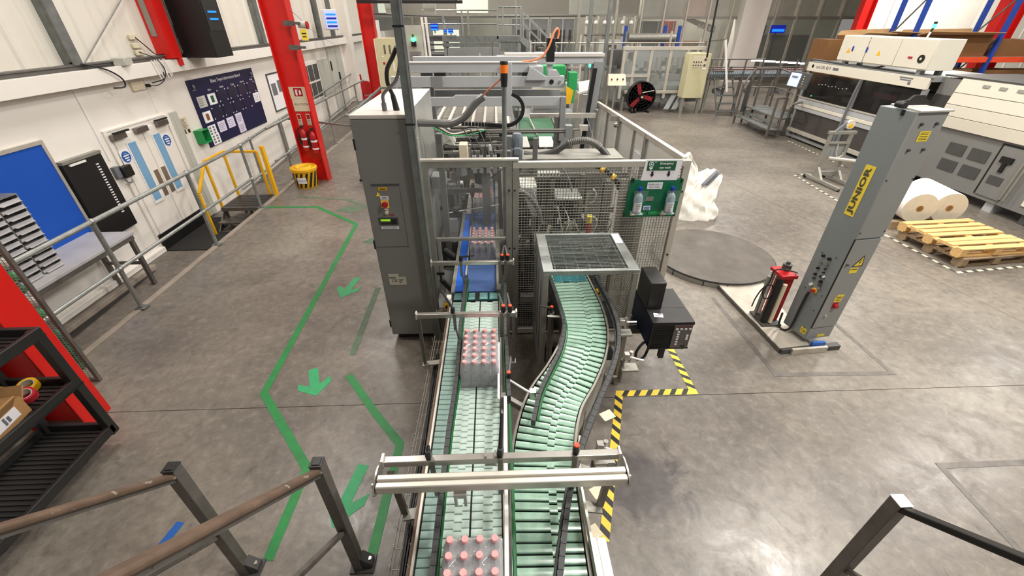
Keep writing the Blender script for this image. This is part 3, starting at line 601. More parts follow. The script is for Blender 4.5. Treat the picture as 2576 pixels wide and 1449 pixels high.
# spill kit tub
t = thing('spill_tub', 'yellow lidded spill kit tub with hazard stripes at the foot of the red column', 'bucket', (-4.02, 8.80, 0))
P = [(0, 0), (.20, 0), (.215, .02), (.245, .36), (.26, .37), (.26, .40), (0, .40)]
obj('tub', G().lathe([(0, 0), (.20, 0), (.215, .02), (.243, .36), (0, .36)], (-4.02, 8.80, 0), 28), M['yellow'], t)
obj('lid', G().lathe([(0, .36), (.262, .36), (.264, .405), (.25, .42), (.22, .42), (.21, .40), (0, .405)], (-4.02, 8.80, 0), 28), M['yellow'], t)
obj('lid_grip', G().lathe([(.12, .40), (.12, .425), (.15, .425), (.15, .40)], (-4.02, 8.80, 0), 20), M['ylabel'], t)
for k in range(9):
    a0 = -2.75+k*.42; g = G(); vs = []
    for q in range(5):
        u = q/4; r = .2175+.026*u; aa = a0+u*.38
        for da in (0, .2): vs.append((-4.02+(r+.004)*math.cos(aa+da), 8.80+(r+.004)*math.sin(aa+da), .03+.30*u))
    g.add(vs, [(2*q, 2*q+1, 2*q+3, 2*q+2) for q in range(4)]); obj('black_stripe', g, M['black'], t)
g = G(); vs = []
for q in range(7):
    aa = -1.95+q*.13
    for zz, rr in ((.12, .2275), (.25, .2385)): vs.append((-4.02+(rr+.006)*math.cos(aa), 8.80+(rr+.006)*math.sin(aa), zz))
g.add(vs, [(2*q, 2*q+2, 2*q+3, 2*q+1) for q in range(6)]); obj('label', g, M['paper'], t)
words('OIL & FUEL SPILL', (-4.02+.246*math.cos(-1.56), 8.80+.250*math.sin(-1.56), .19), (1, .04, 0), (0, -.08, 1), .026, M['ink'], t, .19)
# hanging tape reel with yellow tag, hanging screen, fire hose
t = thing('hose_reel', 'white cord reel with a yellow tag hanging beside the red column', 'reel', (-3.45, 9.15, 2.65))
obj('reel', G().cyl((-3.56, 9.15, 2.91), (-3.42, 9.15, 2.90), .055, 16), M['gpile'], t); obj('reel_end', G().cyl((-3.42, 9.15, 2.90), (-3.395, 9.15, 2.90), .062, 16), M['redd'], t)
tg = obj('tag', G().box(-3.55, -3.43, 9.12, 9.128, 2.66, 2.84), M['ylabel'], t); lines(tg, (-3.49, 9.119, 2.745), (1, 0, 0), (0, 0, 1), (.085, .065), .02, .05, M['ink'])
obj('cord', G().tube([(-3.66, 9.15, 3.15), (-3.48, 9.15, 2.97)], .004, 5).tube([(-3.42, 9.15, 2.87), (-3.1, 9.6, 2.55)], .003, 5), M['inkg'], t)
t = thing('hanging_screen', 'white cased hanging screen with blue rows high on the left wall', 'display', (-5.3, 16.2, 2.7))
obj('case', G().cb((-5.28, 16.2, 2.97), (.46, .24, .56), R(20)), M['white'], t, .02)
obj('screen', G().cb((-5.16, 16.02, 2.97), (.36, .03, .48), R(20)), M['scrw'], t)
for k in range(4): obj('row', G().cb((-5.15, 15.99, 2.80+k*.105), (.30, .03, .05), R(20)), M['scrb'] if k % 2 else M['scrn'], t)
obj('hanger', G().cyl((-5.28, 16.2, 3.25), (-5.28, 16.2, 3.9), .012, 6), M['galvd'], t)
t = thing('fire_hose', 'red fire hose reel standing at the far end of the left wall', 'fire hose', (-5.4, 19.1, .25))
obj('post', G().box(-5.5, -5.42, 19.05, 19.15, .2, 1.1), M['redd'], t); obj('drum', G().lathe([(.1, -.06), (.26, -.06), (.26, .06), (.1, .06)], (-5.25, 19.0, .62), 18, Matrix.Rotation(R(90), 3, 'X')), M['redd'], t); obj('base', G().box(-5.45, -5.0, 18.9, 19.15, .2, .32), M['fanred'], t)
# ---- near left: mesh cage, trolley with tape rolls and a carton
t = thing('mesh_cage', 'narrow wire mesh cage holding green plastic behind the near red column', 'cage', (-4.1, 3.1, 0))
obj('frame', G().bar((-3.95, 3.1, 0), (-3.95, 3.1, 1.62), .03).bar((-4.40, 3.10, 0), (-4.40, 3.10, 1.62), .03).bar((-3.95, 3.1, .02), (-4.40, 3.10, .02), .025).bar((-3.95, 3.1, 1.6), (-4.4, 3.1, 1.6), .025), M['post'], t)
g = G(); a = Vector((-3.95, 3.10, 0)); b = Vector((-4.40, 3.10, 0))
for i in range(15): q = a.lerp(b, i/14); g.bar(q, q+Vector((0, 0, 1.6)), .004)
for i in range(60): g.bar(a+Vector((0,0,.02+i*.0268)), b+Vector((0,0,.02+i*.0268)), .004)
tag(obj('wire_mesh', g, M['mesh'], t), kind='stuff')
for i in range(5):
    zc = .16+i*.09; obj('green_sack', G().ball((-4.12+.02*(i % 3), 3.17, zc), .055, 10, 1.3), M['greens'] if i % 2 else M['greenb'], t)
for i in range(5): obj('green_sack', G().ball((-4.12+.02*(i % 2), 3.16, .78+i*.13), .04, 10, 1.2), (M['greenm'], M['gpile'], M['greenb'])[i % 3], t)
t = thing('utility_trolley', 'black three-shelf plastic trolley in front of the near red column', 'trolley', (-3.5, 1.95, 0))
tx0, tx1, ty0, ty1 = -3.76, -3.19, 1.28, 2.40
for z in (.14, .66, 1.13):
    s = obj('shelf', G().box(tx0, tx1, ty0, ty1, z, z+.018), M['black'], t)
    obj('rim', G().box(tx1-.03, tx1, ty0, ty1, z, z+.075).box(tx0, tx0+.03, ty0, ty1, z, z+.075).box(tx0, tx1, ty1-.03, ty1, z, z+.075).box(tx0, tx1, ty0, ty0+.03, z, z+.075), M['blacks'], t, .004)
    g = G()
    for k in range(26): g.box(tx0+.05, tx1-.05, ty0+.05+k*.04, ty0+.066+k*.04, z+.018, z+.026)
    obj('rib', g, M['blacks'], s, kind='stuff')
for x in (tx0+.03, tx1-.03):
    for yy in (ty0+.03, ty1-.03):
        obj('corner_post', G().box(x-.03, x+.03, yy-.03, yy+.03, .12, 1.20), M['blacks'], t, .006)
        xi = x+(.14 if x < -3.5 else -.14); yi = yy+(.2 if yy < 1.8 else -.2); c = obj('castor', G().cyl((xi-.02, yi, .06), (xi+.02, yi, .06), .06, 14), M['rubber'], t); obj('fork', G().box(xi-.03, xi+.03, yi-.02, yi+.02, .06, .145), M['blacks'], c)
def roll(x, y, z, r, h, m, label, tilt, ri=None):
    Mx = Matrix.Rotation(tilt[0], 3, 'X') @ Matrix.Rotation(tilt[1], 3, 'Y'); ri = ri or r*.72
    t = thing('tape_roll', label, 'tape roll', (x, y, z), 'tape rolls on the trolley')
    obj('tape', G().lathe([(ri, -h/2), (r, -h/2), (r, h/2), (ri, h/2), (ri, -h/2)], (x, y, z+r*.6), 24, Mx), m, t)
    obj('core', G().lathe([(ri-.004, -h/2-.001), (ri+.001, -h/2-.001), (ri+.001, h/2+.001), (ri-.004, h/2+.001), (ri-.004, -h/2-.001)], (x, y, z+r*.6), 24, Mx), M['gpile'], t)
    return t
zs = .685
a = roll(-3.60, 2.20, zs, .075, .055, M['yellow'], 'yellow and black hazard tape roll lying on the trolley shelf', (R(14), R(12)))
for k in range(5): obj('black_stripe', G().cb((-3.60+.0745*math.cos(-1.9+k*.5), 2.20+.0745*math.sin(-1.9+k*.5), zs+.045), (.028, .006, .056), -1.9+k*.5+R(90), 0, R(30)), M['black'], a)
roll(-3.49, 2.32, zs, .058, .05, M['yellow'], 'small yellow and white tape roll behind the red one on the trolley', (R(16), R(10)))
roll(-3.42, 2.22, zs, .06, .055, M['fanred'], 'red tape roll beside the carton on the trolley', (R(14), R(14)))
t = thing('cardboard_box', 'open brown cardboard box with a white label on the trolley shelf', 'box', (-3.42, 1.95, .685))
obj('carton', G().cb((-3.43, 1.93, .755), (.30, .34, .14), R(8)), M['card'], t)
obj('flap', G().cb((-3.255, 1.90, .84), (.012, .30, .13), R(8), 0, R(35)), M['card'], t); obj('flap', G().cb((-3.45, 2.13, .83), (.28, .012, .10), R(8), R(-40)), M['card'], t)
lb = obj('label', G().cb((-3.279, 1.95, .76), (.006, .20, .075), R(8)), M['paper'], t)
for k in range(4): obj('print', G().cb((-3.274, 1.89+.028*k, .765), (.004, .015, .04 if k % 2 else .055), R(8)), M['inkg'], lb)
# ================================================================== control cabinet
t = thing('control_cabinet', 'tall grey control cabinet with an isolator switch and lime display', 'cabinet', (-.94, 4.35, 0))
cx0, cx1, cy0, cy1, cz = -1.175, -.72, 3.6, 5.1, 2.35
obj('body', G().box(cx0, cx1, cy0+.02, cy1, .09, cz-.03), M['cab'], t, .006); obj('top_plate', G().box(cx0-.004, cx1+.004, cy0, cy1+.004, cz-.03, cz), M['cabtop'], t, .004)
obj('side_sheet', G().box(cx1, cx1+.006, cy0+.1, cy1, .1, cz-.002), M['sheet'], t)
obj('plinth', G().box(cx0+.05, cx1-.02, cy0+.06, cy1-.05, 0, .09), M['black'], t)
dr = obj('door', G().box(cx0+.004, cx1-.004, cy0, cy0+.02, .09, cz-.035), M['cab'], t, .004)
yf = cy0-.0005
obj('groove', G().box(-1.10, -.855, yf-.003, yf, 1.765, 1.782), M['dgrey'], dr)
lb = obj('label', G().box(-1.045, -.97, yf-.003, yf, 1.725, 1.75), M['yellow'], dr); lines(dr, (-1.007, yf-.0035, 1.737), (1,0,0), (0,0,1), (.055,), .010, .02, M['ink'])
tr_ = obj('warning_triangle', G().prism([(-1.075, yf-.003, 1.67), (-1.035, yf-.003, 1.67), (-1.055, yf-.003, 1.71)], (0,0,0), (0,.003,0)), M['ylabel'], dr)
lb = obj('label', G().box(-1.04, -.97, yf-.003, yf, 1.635, 1.668), M['paper'], dr); lines(dr, (-1.005, yf-.0035, 1.651), (1,0,0), (0,0,1), (.04, .058), .005, .013, M['ink'])
sw = obj('isolator_plate', G().box(-1.042, -.975, yf-.006, yf, 1.56, 1.63), M['ylabel'], dr); obj('isolator_knob', G().cyl((-1.006, yf, 1.597), (-1.006, yf-.03, 1.597), .027, 18).box(-1.016, -.996, yf-.045, yf-.03, 1.572, 1.622), M['fanred'], dr)
obj('label', G().box(-1.02, -.988, yf-.003, yf, 1.540, 1.552), M['paper'], dr); obj('push_button', G().cyl((-1.004, yf, 1.518), (-1.004, yf-.018, 1.518), .016, 14), M['cream'], dr)
lines(dr, (-.965, yf-.001, 1.488), (1,0,.1), (0,0,1), (.045, .035), .005, .010, M['redd'], 'red_scrawl')
kp = obj('keypad', G().box(-1.09, -.915, yf-.004, yf, 1.395, 1.465), M['dgrey'], dr)
obj('display', G().box(-1.072, -.985, yf-.006, yf-.003, 1.432, 1.449), M['lcd'], dr)
key = mesh('key', G().cb((0, 0, 0), (.012, .006, .009)), M['black'])
for r in range(4):
    for c in range(3): inst('key', key, dr, (-.972+c*.018, yf-.006, 1.405+r*.014))
for c in range(5): inst('key', key, dr, (-1.063+c*.018, yf-.006, 1.408))
lb = obj('label', G().box(-1.078, -.918, yf-.003, yf, 1.352, 1.375), M['paper'], dr); lines(dr, (-1.0, yf-.0035, 1.3635), (1,0,0), (0,0,1), (.13,), .006, .02, M['inkg'])
obj('access_panel', G().box(-1.16, -.855, yf-.002, yf, 1.165, 1.167).box(-.857, -.855, yf-.002, yf, 1.165, 1.75), M['dgrey'], dr)
for x in (-1.045, -.965): obj('screw', G().cyl((x, yf, 1.225), (x, yf-.004, 1.225), .006, 8), M['steel'], dr)
pl = obj('rating_plate', G().box(-1.10, -.93, yf-.003, yf, .735, .825).box(-1.10, -1.0, yf-.003, yf, .825, .86), M['alu'], dr); words('CE', (-1.045, yf-.005, .785), (1,0,0), (0,0,1), .032, M['ink'], dr, .06); lines(dr, (-1.062, yf-.0045, .818), (1,0,-.04), (0,0,1), (.065,), .010, .02, M['ink'])
for q in range(3): obj('print', G().box(-1.0, -.975+.01*q, yf-.0045, yf-.003, .762+q*.018, .766+q*.018), M['ink'], dr)
for z in (2.12, 1.19, .24): obj('hinge', G().box(cx0-.006, cx0+.006, cy0-.006, cy0+.02, z-.045, z+.045), M['black'], t)
obj('cable_gland', G().cyl((-.925, 3.78, 2.35), (-.925, 3.78, 2.41), .02, 10), M['inkg'], t)
obj('conduit_sleeve', G().cyl((-.83, 3.80, 2.35), (-.845, 3.80, 2.47), .027, 12, .02), M['black'], t)
t = thing('flexible_conduit', 'grey flexible conduit curving from the cabinet top to the galvanised mast', 'conduit', (-.9, 3.78, 2.41))
obj('conduit', G().tube(curve([(-.925, 3.78, 2.41), (-.92, 3.78, 2.47), (-.87, 3.77, 2.52), (-.80, 3.74, 2.57), (-.735, 3.66, 2.68), (-.70, 3.6, 2.85), (-.685, 3.585, 3.1), (-.68, 3.58, 3.6)]), .014, 8), M['hosel'], t)
t = thing('black_conduit', 'black corrugated conduit rising from the cabinet top', 'conduit', (-.84, 3.8, 2.47))
obj('conduit', G().tube(curve([(-.845, 3.80, 2.47), (-.87, 3.79, 2.56), (-.85, 3.75, 2.66), (-.78, 3.68, 2.75), (-.73, 3.64, 2.82)]), .017, 8), M['black'], t)
t = thing('strut_mast', 'galvanised strut mast running up the corner of the grey cabinet', 'mast', (-.69, 3.56, 0))
obj('channel', G().box(-.715, -.655, 3.545, 3.595, .06, 5.2), M['galvd'], t, .003); obj('slot_lip', G().box(-.657, -.648, 3.54, 3.60, .06, 5.2), M['galv'], t)
for z in (2.28, 2.95): obj('cable_tie', G().box(-.722, -.645, 3.54, 3.60, z, z+.012), M['black'], t)
obj('earth_wire', G().tube([(-.64, 3.55, 5), (-.64, 3.55, 2.3), (-.648, 3.55, 2.25)], .006, 6), M['inkg'], t)

# ================================================================== machine guard
FY = 3.67
t = thing('guard_fence', 'aluminium framed machine guard with clear door and wire mesh panel', 'guard fence', (.5, FY, 0))
AL = M['alu']
obj('door_frame', G().box(-.65, .14, FY-.02, FY+.02, 1.90, 1.965), M['alud'], t, .004); obj('top_trim', G().box(-.66, .20, FY-.025, FY+.03, 1.955, 1.975), AL, t, .003)
obj('door_stile', G().box(-.65, -.60, FY-.02, FY+.02, .06, 1.9), M['alud'], t, .003); obj('door_stile', G().box(.085, .14, FY-.02, FY+.02, .06, 1.9), M['alud'], t, .003)
obj('door_rail', G().box(-.57, .085, FY-.015, FY+.015, 1.185, 1.215).box(-.59, -.555, FY-.015, FY+.015, .1, 1.215), M['alud'], t, .003)
obj('clear_panel', G().box(-.60, .085, FY-.004, FY+.004, 1.21, 1.9), M['poly'], t)
obj('edge_profile', G().box(-.69, -.655, FY-.05, FY+.0, .06, 2.16), AL, t, .004)
obj('mesh_post', G().box(.145, .20, FY-.025, FY+.025, 0, 1.95), M['alud'], t, .003)
for z in (1.69, 1.10): 
    for x in (.115, .165): obj('hinge_bolt', G().cyl((x, FY-.02, z), (x, FY-.03, z), .009, 10), M['black'], t)
obj('mesh_frame', G().box(.145, 1.74, FY-.025, FY+.025, 1.89, 1.945).box(1.68, 1.74, FY-.025, FY+.025, .0, 1.945).box(.20, 1.7, FY-.02, FY+.02, .04, .085), M['alu'], t, .004)
for z in (1.66, 1.0, .5): obj('post_bolt', G().cyl((1.71, FY-.025, z), (1.71, FY-.034, z), .010, 10), M['black'], t)
g = G(); x = .205
while x < 1.68: g.box(x-.002, x+.002, FY-.002, FY+.002, .085, 1.89); x += .0272
z = .09
while z < 1.89: g.box(.2, 1.68, FY+.001, FY+.005, z-.002, z+.002); z += .0272
obj('wire_mesh', g, M['mesh'], t, kind='stuff')
# right hand fence
t = thing('guard_fence', 'clear panelled guard fence running back along the right of the machine', 'guard fence', (1.62, 5.1, 0))
def fx(y): return 1.70-(y-3.6)*.052
ys = [3.70, 4.62, 5.55, 6.65]
obj('top_rail', G().bar((fx(3.7), 3.7, 1.94), (fx(6.65), 6.65, 1.94), .05), AL, t, .004)
obj('bottom_rail', G().bar((fx(3.7), 3.7, .1), (fx(6.65), 6.65, .1), .045), M['alud'], t)
for y in ys[1:]: obj('post', G().box(fx(y)-.025, fx(y)+.025, y-.03, y+.03, 0, 1.96), M['alud'], t, .003)
for y in (5.0, 6.1): obj('stile', G().box(fx(y)-.015, fx(y)+.015, y-.015, y+.015, .1, 1.93), M['alud'], t)
for y in (5.6, 6.6): obj('clamp', G().ball((fx(y)-.05, y-.06, 1.86), .035, 10).box(fx(y)-.12, fx(y)+.02, y-.03, y, 1.90, 1.96), M['steel'], t)
for a, b in zip(ys, ys[1:]): obj('clear_panel', G().prism([(fx(a+.04), a+.04, .12), (fx(b-.04), b-.04, .12), (fx(b-.04), b-.04, 1.92), (fx(a+.04), a+.04, 1.92)], (0,0,0), (.006, 0, 0)), M['poly'], t)
obj('notice', G().box(fx(5.0)-.012, fx(5.0)-.006, 4.68, 4.88, 1.45, 1.72), M['paper'], t)
# emergency eye wash board
t = thing('eyewash_sign', 'white sheet with the green Emergency eye wash sign and two arrows', 'sign', (1.47, 3.64, 1.76))
yf = FY-.032
obj('sheet', G().prism([(1.305, yf, 1.77), (1.635, yf, 1.77), (1.655, yf, 1.955), (1.325, yf, 1.955)], (0,0,0), (0,.004,0)), M['paper'], t)
sg = obj('green_panel', G().box(1.345, 1.60, yf-.004, yf, 1.862, 1.943), M['greens'], t)
words('Emergency', (1.515, yf-.006, 1.922), (1,0,0), (0,0,1), .026, M['paper'], t, .155, bold=.02); words('eye wash', (1.505, yf-.006, 1.885), (1,0,0), (0,0,1), .026, M['paper'], t, .13, bold=.02)
obj('eye_pictogram', G().lathe([(.016, 0), (.022, 0), (.022, .002), (.016, .002), (.016, 0)], (1.378, yf-.004, 1.918), 16, Matrix.Rotation(R(90), 3, 'X')).lathe([(.008, 0), (.008, .002), (0, .002)], (1.378, yf-.004, 1.918), 10, Matrix.Rotation(R(90), 3, 'X')).prism([(1.36, yf-.006, 1.89), (1.396, yf-.006, 1.89), (1.388, yf-.006, 1.874), (1.368, yf-.006, 1.874)], (0,0,0), (0,.002,0)).box(1.374, 1.382, yf-.006, yf-.004, 1.866, 1.876).box(1.408, 1.418, yf-.006, yf-.004, 1.934, 1.937).box(1.4115, 1.4145, yf-.006, yf-.004, 1.931, 1.940), M['paper'], t)
for x in (1.40, 1.55): obj('arrow', G().box(x-.008, x+.008, yf-.003, yf, 1.825, 1.852).prism([(x-.018, yf-.003, 1.826), (x+.018, yf-.003, 1.826), (x, yf-.003, 1.803)], (0,0,0), (0,.003,0)), M['ink'], t)
t = thing('eyewash_station', 'green emergency eye wash board cable-tied to the wire mesh panel', 'eyewash station', (1.45, 3.64, 1.41))
yb = FY-.03
obj('backboard', G().prism([(1.195, yb, 1.415), (1.695, yb, 1.415), (1.705, yb, 1.78), (1.215, yb, 1.78)], (0,0,0), (0,.012,0)), M['greenb'], t, .003)
lb = obj('label', G().box(1.375, 1.515, yb-.004, yb, 1.69, 1.75), M['paper'], t); words('EMERGENCY', (1.445, yb-.006, 1.733), (1,0,0), (0,0,1), .016, M['inkg'], t, .12); words('EYE WASH', (1.445, yb-.006, 1.708), (1,0,0), (0,0,1), .016, M['inkg'], t, .10)
obj('mirror', G().box(1.385, 1.455, yb-.004, yb, 1.575, 1.615), M['galv'], t); lb = obj('maker_badge', G().box(1.375, 1.44, yb-.004, yb, 1.485, 1.525), M['paper'], t); obj('badge_print', G().box(1.383, 1.432, yb-.006, yb-.004, 1.492, 1.518), M['bluesign'], t); words('arco', (1.4075, yb-.008, 1.505), (1,0,0), (0,0,1), .016, M['paper'], t, .04)
obj('print_strip', G().box(1.30, 1.40, yb-.003, yb, 1.445, 1.46).box(1.43, 1.55, yb-.003, yb, 1.44, 1.468), M['greenm'], t)
for x in (1.26, 1.55): obj('small_label', G().box(x, x+.045, yb-.004, yb, 1.43, 1.458), M['cream'], t)
for x, z in ((1.225, 1.775), (1.24, 1.775), (1.68, 1.77), (1.20, 1.44), (1.685, 1.44)): obj('cable_tie', G().box(x, x+.006, yb-.008, yb+.03, z-.02, z+.015), M['black'], t)
for x in (1.30, 1.60): obj('holder', G().prism([(x-.055, yb-.075, 1.60), (x+.055, yb-.075, 1.60), (x+.065, yb-.09, 1.70), (x-.065, yb-.09, 1.70)], (0,0,0), (0,.003,0)).box(x-.05, x+.05, yb-.09, yb, 1.475, 1.48), M['poly'], t)
def wash_bottle(x, label):
    t = thing('eyewash_bottle', label, 'bottle', (x, yb-.045, 1.482), 'eye wash bottles')
    obj('bottle', G().lathe([(0, 0), (.038, .0), (.040, .008), (.040, .135), (.033, .165), (.015, .185), (.014, .205), (0, .205)], (x, yb-.045, 1.482), 20), M['petw'], t)
    obj('cap', G().lathe([(0, .20), (.018, .20), (.018, .24), (0, .24)], (x, yb-.045, 1.482), 16), M['bluecap'], t)
    g = G(); vs = []
    for q in range(8):
        a = R(-155+q*15)
        for z in (.015, .105): vs.append((x+.0415*math.cos(a), yb-.045+.0415*math.sin(a), 1.482+z))
    g.add(vs, [(2*q, 2*q+2, 2*q+3, 2*q+1) for q in range(7)]); lb = obj('label', g, M['paper'], t)
    for q in range(5): obj('print', G().box(x-.024, x+.004+.004*q, yb-.0885, yb-.0875, 1.507+q*.016, 1.511+q*.016), M['inkg'], lb)
wash_bottle(1.30, 'left eye wash bottle with blue cap in the green board'); wash_bottle(1.60, 'right eye wash bottle with blue cap in the green board')

# ================================================================== conveyors
# left conveyor: three lanes of belt slats
t = thing('infeed_conveyor', 'left conveyor with pale green modular belt carrying wrapped bottle packs', 'conveyor', (-.2, 1.7, 0))
CZ = .88; Y0, Y1 = .50, 3.07
obj('bed', G().box(-.415, -.005, Y0, Y1, CZ-.10, CZ-.014), M['under'], t)
obj('side_plate', G().box(-.43, -.418, Y0, Y1, CZ-.20, CZ+.006), M['alu'], t); obj('side_plate', G().box(.0, .012, Y0, Y1, CZ-.20, CZ+.004), M['alud'], t); obj('side_skirt', G().box(-.455, -.432, Y0, Y1, CZ-.26, CZ-.03), M['brown'], t)
def slat_mesh(nm, wd, m, zig, p=.042):
    g = G(); h = p*.5-.0018
    def pc(a, b, o):
        pr = [(-h, -.014), (h, -.014), (h, -.004), (h-.003, -.0008), (h*.35, 0), (-h*.35, 0), (-h+.003, -.0008), (-h, -.004)]
        g.prism([(a, y+o, z) for y, z in pr], (0,0,0), (b-a, 0, 0))
    if zig: 
        pc(-wd/2, -wd*.12, 0); pc(-wd*.12, wd*.2, -.010); pc(wd*.2, wd/2, .004)
    else: pc(-wd/2, wd/2, 0)
    return mesh(nm, g, m)
sA = slat_mesh('belt_slat', .092, M['beltd'], 0); sB = slat_mesh('belt_slat', .128, M['belt'], 1); sC = slat_mesh('belt_slat', .152, M['belt'], 1)
n = int((Y1-Y0)/.042)
for i in range(n):
    y = Y0+.02+i*.042
    inst('belt_slat', sA, t, (-.362, y, CZ)); inst('belt_slat', sB, t, (-.235, y, CZ)); inst('belt_slat', sC, t, (-.085, y, CZ))
for x in (-.40, -.03):
    for y in (.7, 2.0, 2.95): obj('leg', G().box(x-.025, x+.025, y-.025, y+.025, 0, CZ-.1), M['alud'], t)
# guide rails made of short blocks
blk = mesh('guide_block', G().cb((0, 0, 0), (.026, .052, .05)), M['gblock'])
def chain(t, pts, z, step=.0545):
    P = [Vector((a, b, z)) for a, b in pts]; s = 0; out = []
    for a, b in zip(P, P[1:]):
        L = (b-a).length; d = (b-a)/L
        while s < L:
            q = a+d*s; inst('guide_block', blk, t, q, math.atan2(-d.x, d.y)); s += step
        s -= L
def rope(t, pts, z, r=.007, m='greenbead', off=0):
    P = curve([(a, b, z) for a, b in pts], 12); obj('bead_strip', G().tube(P, [r*(1+.35*(i % 2)) for i in range(len(P))], 6), M[m], t)
gt = thing('guide_rail', 'dark block chain guide rail along the left lane of the left conveyor', 'guide rail', (-.31, 1.7, .95))
gp = [(-.312, .52), (-.312, 1.1), (-.308, 1.6), (-.292, 2.05), (-.305, 2.6), (-.295, 3.3)]
chain(gt, gp, .975); rope(gt, [(x+.02, y) for x, y in gp], .965, .006)
gt = thing('guide_rail', 'guide rail between the two conveyors with a white top strip and dark blocks', 'guide rail', (.02, 1.7, .95))
obj('white_strip', G().bar((.003, .5, 1.0), (.028, 1.82, 1.0), .020, .03), M['white'], gt, .003); obj('white_strip', G().bar((-.014, 1.80, 1.0), (-.008, 2.34, 1.0), .016, .025), M['white'], gt, .003)
chain(gt, [(.05, 1.86), (.048, 2.5), (.06, 3.3)], .975); rope(gt, [(.042, .52), (.05, 1.2), (.052, 1.8)], .96, .008); rope(gt, [(.03, 1.84), (.03, 2.4), (.045, 3.3)], .965, .006)
for y in (.7, 1.3, 1.85): obj('bracket', G().box(.0, .03, y-.02, y+.02, .86, .99), M['steeld'], gt)
# blue transfer conveyor running into the machine
t = thing('blue_conveyor', 'blue belt conveyor carrying bottle packs out through the clear guard door', 'conveyor', (-.2, 5, 0))
obj('frame', G().box(-.44, -.405, 3.2, 5.1, CZ-.16, CZ+.01).box(-.02, .02, 3.2, 6.4, CZ-.16, CZ+.03), M['alud'], t); obj('bed', G().box(-.40, -.02, 3.2, 8.2, CZ-.12, CZ-.012), M['under'], t)
obj('side_belt', G().box(-.405, -.325, 3.22, 5.05, CZ-.012, CZ+.004), M['bluebelt'], t, .003); obj('main_belt', G().box(-.305, -.025, 3.22, 8.2, CZ-.012, CZ+.002), M['blueslate'], t, .003); obj('belt_divider', G().box(-.322, -.307, 3.3, 5.1, CZ-.02, CZ+.03), M['alu'], t)
for i in range(20): obj('roller', G().cyl((-.40, 5.08+i*.042, CZ-.01), (-.315, 5.08+i*.042, CZ-.01), .014, 8), M['gpile'], t)
obj('cream_pad', G().box(-.40, -.32, 6.0, 6.45, CZ-.01, CZ+.06), M['cream'], t, .01); obj('side_belt', G().box(-.40, -.32, 6.5, 8.2, CZ-.012, CZ+.004), M['blueslate'], t)
for x in (-.42, 0): 
    for y in (3.4, 5.0, 7.5): obj('leg', G().box(x-.02, x+.02, y-.02, y+.02, 0, CZ-.12), M['mgrey'], t)
# dead plates between belts
t = thing('transfer_plate', 'dark transfer plate with teal ribbed pads between the blue and green belts', 'plate', (-.2, 3.14, .86))
obj('plate', G().box(-.42, .0, 3.075, 3.215, CZ-.02, CZ-.004), M['under'], t)
for x0, x1 in ((-.405, -.335), (-.275, -.215), (-.175, -.10), (-.085, -.01)):
    pd = obj('pad', G().box(x0, x1, 3.085, 3.195, CZ-.006, CZ+.003), M['teal'], t)
    for k in range(6): obj('rib', G().box(x0+.004, x1-.004, 3.092+k*.017, 3.098+k*.017, CZ+.003, CZ+.005), M['beltd'], pd)
obj('end_roller', G().cyl((-.47, 3.14, CZ-.02), (-.43, 3.14, CZ-.02), .04, 16), M['white'], t)
# right conveyor on an S-curve
t = thing('outfeed_conveyor', 'right conveyor with pale green modular belt winding in an S-curve', 'conveyor', (.45, 1.9, 0))
CP = [(.205, .42), (.21, .9), (.225, 1.25), (.25, 1.55), (.345, 1.87), (.50, 2.13), (.625, 2.38), (.70, 2.65), (.72, 2.95), (.70, 3.3), (.685, 3.5)]
PC = curve([(a, b, 0) for a, b in CP], 24)
def sample(P, step):
    out = []; s = 0.
    for a, b in zip(P, P[1:]):
        L = (b-a).length; d = (b-a)/L
        while s < L: out.append((a+d*s, d)); s += step
        s -= L
    return out
sR = slat_mesh('belt_slat', .335, M['belt'], 0, .0425); 
g = G(); h = .0205
for a, b, o in ((-.168, .018, 0), (.018, .06, -.012), (.06, .168, .002)):
    pr = [(-h, -.014), (h, -.014), (h, -.005), (h-.004, -.001), (h*.3, .0), (-h*.3, 0), (-h+.004, -.001), (-h, -.005)]
    g.prism([(a, y+o, z) for y, z in pr], (0,0,0), (b-a, 0, 0))
sR = mesh('belt_slat', g, M['beltr'])
for i, (q, d) in enumerate(sample(PC, .0510)):
    inst('belt_slat', sR, t, (q.x, q.y, CZ+.0006*(i % 2)), math.atan2(-d.x, d.y))
g = G(); gl = G(); gr = G(); SM = sample(PC, .05)
for (a, da), (b, db) in zip(SM, SM[1:]):
    na = Vector((da.y, -da.x, 0)); nb = Vector((db.y, -db.x, 0))
    for gg, o0, o1, z0, z1 in ((g, -.165, .165, CZ-.10, CZ-.018), (gl, -.19, -.175, CZ-.22, CZ+.006), (gr, .175, .19, CZ-.22, CZ+.006)):
        A0, A1, B0, B1 = a+na*o0, a+na*o1, b+nb*o0, b+nb*o1
        gg.hexa([(A0.x, A0.y, z0), (A1.x, A1.y, z0), (B1.x, B1.y, z0), (B0.x, B0.y, z0), (A0.x, A0.y, z1), (A1.x, A1.y, z1), (B1.x, B1.y, z1), (B0.x, B0.y, z1)])
obj('bed', g, M['under'], t); obj('side_plate', gl, M['steeld'], t); obj('side_plate', gr, M['alud'], t)
for q, d in SM[4::14]:
    nn = Vector((d.y, -d.x, 0))
    for s in (-.17, .17): p = q+nn*s; obj('leg', G().cyl((p.x, p.y, 0), (p.x, p.y, CZ-.1), .025, 10), M['steeld'], t)
